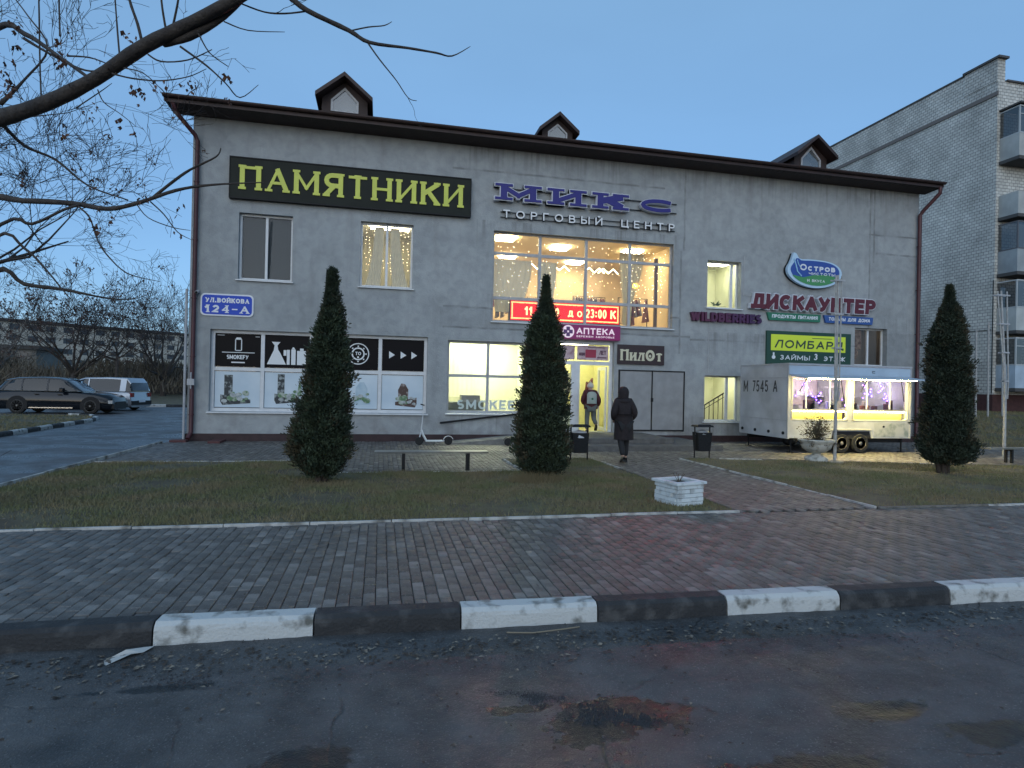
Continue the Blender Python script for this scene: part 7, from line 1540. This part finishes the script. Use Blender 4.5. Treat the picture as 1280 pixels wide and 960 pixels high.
pose1 = dict(pelvis=(0,0,.86), waist=(0,.01,1.02), chest=(0,.03,1.22), neck=(0,.06,1.38), head=(0,.09,1.49), crown=(0,.10,1.57), lhip=(-.09,0,.82), lknee=(-.08,-.05,.47), lankle=(-.07,-.22,.13), ltoe=(-.07,-.10,.05),
             rhip=(.09,0,.82), rknee=(.085,.10,.47), rankle=(.08,.10,.08), rtoe=(.085,.25,.035), lsh=(-.17,.02,1.32), lel=(-.25,-.05,1.06), lwr=(-.20,.12,.93), rsh=(.17,.02,1.32), rel=(.25,-.03,1.06), rwr=(.20,.14,.93))
t, p = person(0,0,0,0,'person in a long dark hooded coat walking to the shop steps', pose1, M_cb, M_dt, M_sho, True)
skirt(t, p, 1.06, .50, .205, .225, M_cb, .0); hood(t, p, M_cb)
b = MB(); b.ball((0,.02,1.33), .19, 12, (1.05,.62,.45)); b.build('hood_collar', M_cb, t, smooth='all')
t.location = (5.50, 12.95, 0); t.rotation_euler = (0,0,R(-6)); t.scale = (1.02,1.02,1.06)
M_rj = mat('maroon_jacket', (.085,.016,.022), .8, var=.3, scale=14, bump=.3); M_gt = mat('grey_trousers', (.13,.14,.13), .9, var=.2); M_bp = mat('grey_backpack', (.38,.42,.38), .8, var=.2)
pose2 = dict(pelvis=(0,0,.84), waist=(0,.02,.98), chest=(0,.05,1.18), neck=(0,.06,1.34), head=(0,.08,1.44), crown=(0,.085,1.52), lhip=(-.09,0,.80), lknee=(-.10,.04,.44), lankle=(-.10,.0,.08), ltoe=(-.10,.15,.035),
             rhip=(.09,0,.80), rknee=(.12,.08,.46), rankle=(.14,-.20,.26), rtoe=(.14,-.12,.13), lsh=(-.17,.04,1.27), lel=(-.24,.05,1.02), lwr=(-.18,.20,.92), rsh=(.17,.04,1.27), rel=(.26,-.02,1.02), rwr=(.26,.12,.86))
t, p = person(0,0,0,0,'person in a maroon jacket and pale cap with a grey backpack at the door', pose2, M_rj, M_gt, M_sho, False)
skirt(t, p, .98, .76, .20, .205, M_rj)
b = MB(); b.ball((0,.075,1.49), .105, 14, (1,1.08,.85)); b.ball((0,.07,1.59), .03, 8); b.lathe([(.104,-.02),(.110,-.01),(.110,.02),(.102,.03)], (0,.075,1.47), 18); b.build('knitted_cap', mat('pale_knitted_cap', (.55,.52,.46), .95, bump=.5, bscale=80), t, smooth='all')
b = MB(); b.cbox(-.15,.15,-.235,-.10,.93,1.27,.05); b.ball((0,-.17,1.24), .13, 12, (1.05,.5,.5)); o = b.build('backpack', M_bp, t, smooth=True)
b = MB(); b.cbox(-.10,.10,-.255,-.236,.96,1.12,.02); b.build('pocket', mat('pale_pocket', (.30,.36,.32), .8), o); b = MB(); b.prism(disc(.0, 1.08, .035, 8), -.262, -.256, 'y'); b.build('badge', mat('dark_green_badge', (.02,.10,.06), .6), o)
b = MB()
for s in (-1, 1): b.tube([(s*.09,-.12,1.26),(s*.11,.0,1.34),(s*.11,.14,1.24),(s*.12,.12,1.0),(s*.12,-.10,.97)], .016, 6)
b.build('strap', M_dark, o)
t.location = (6.42, 17.75, .29); t.rotation_euler = (0,0,R(-8))
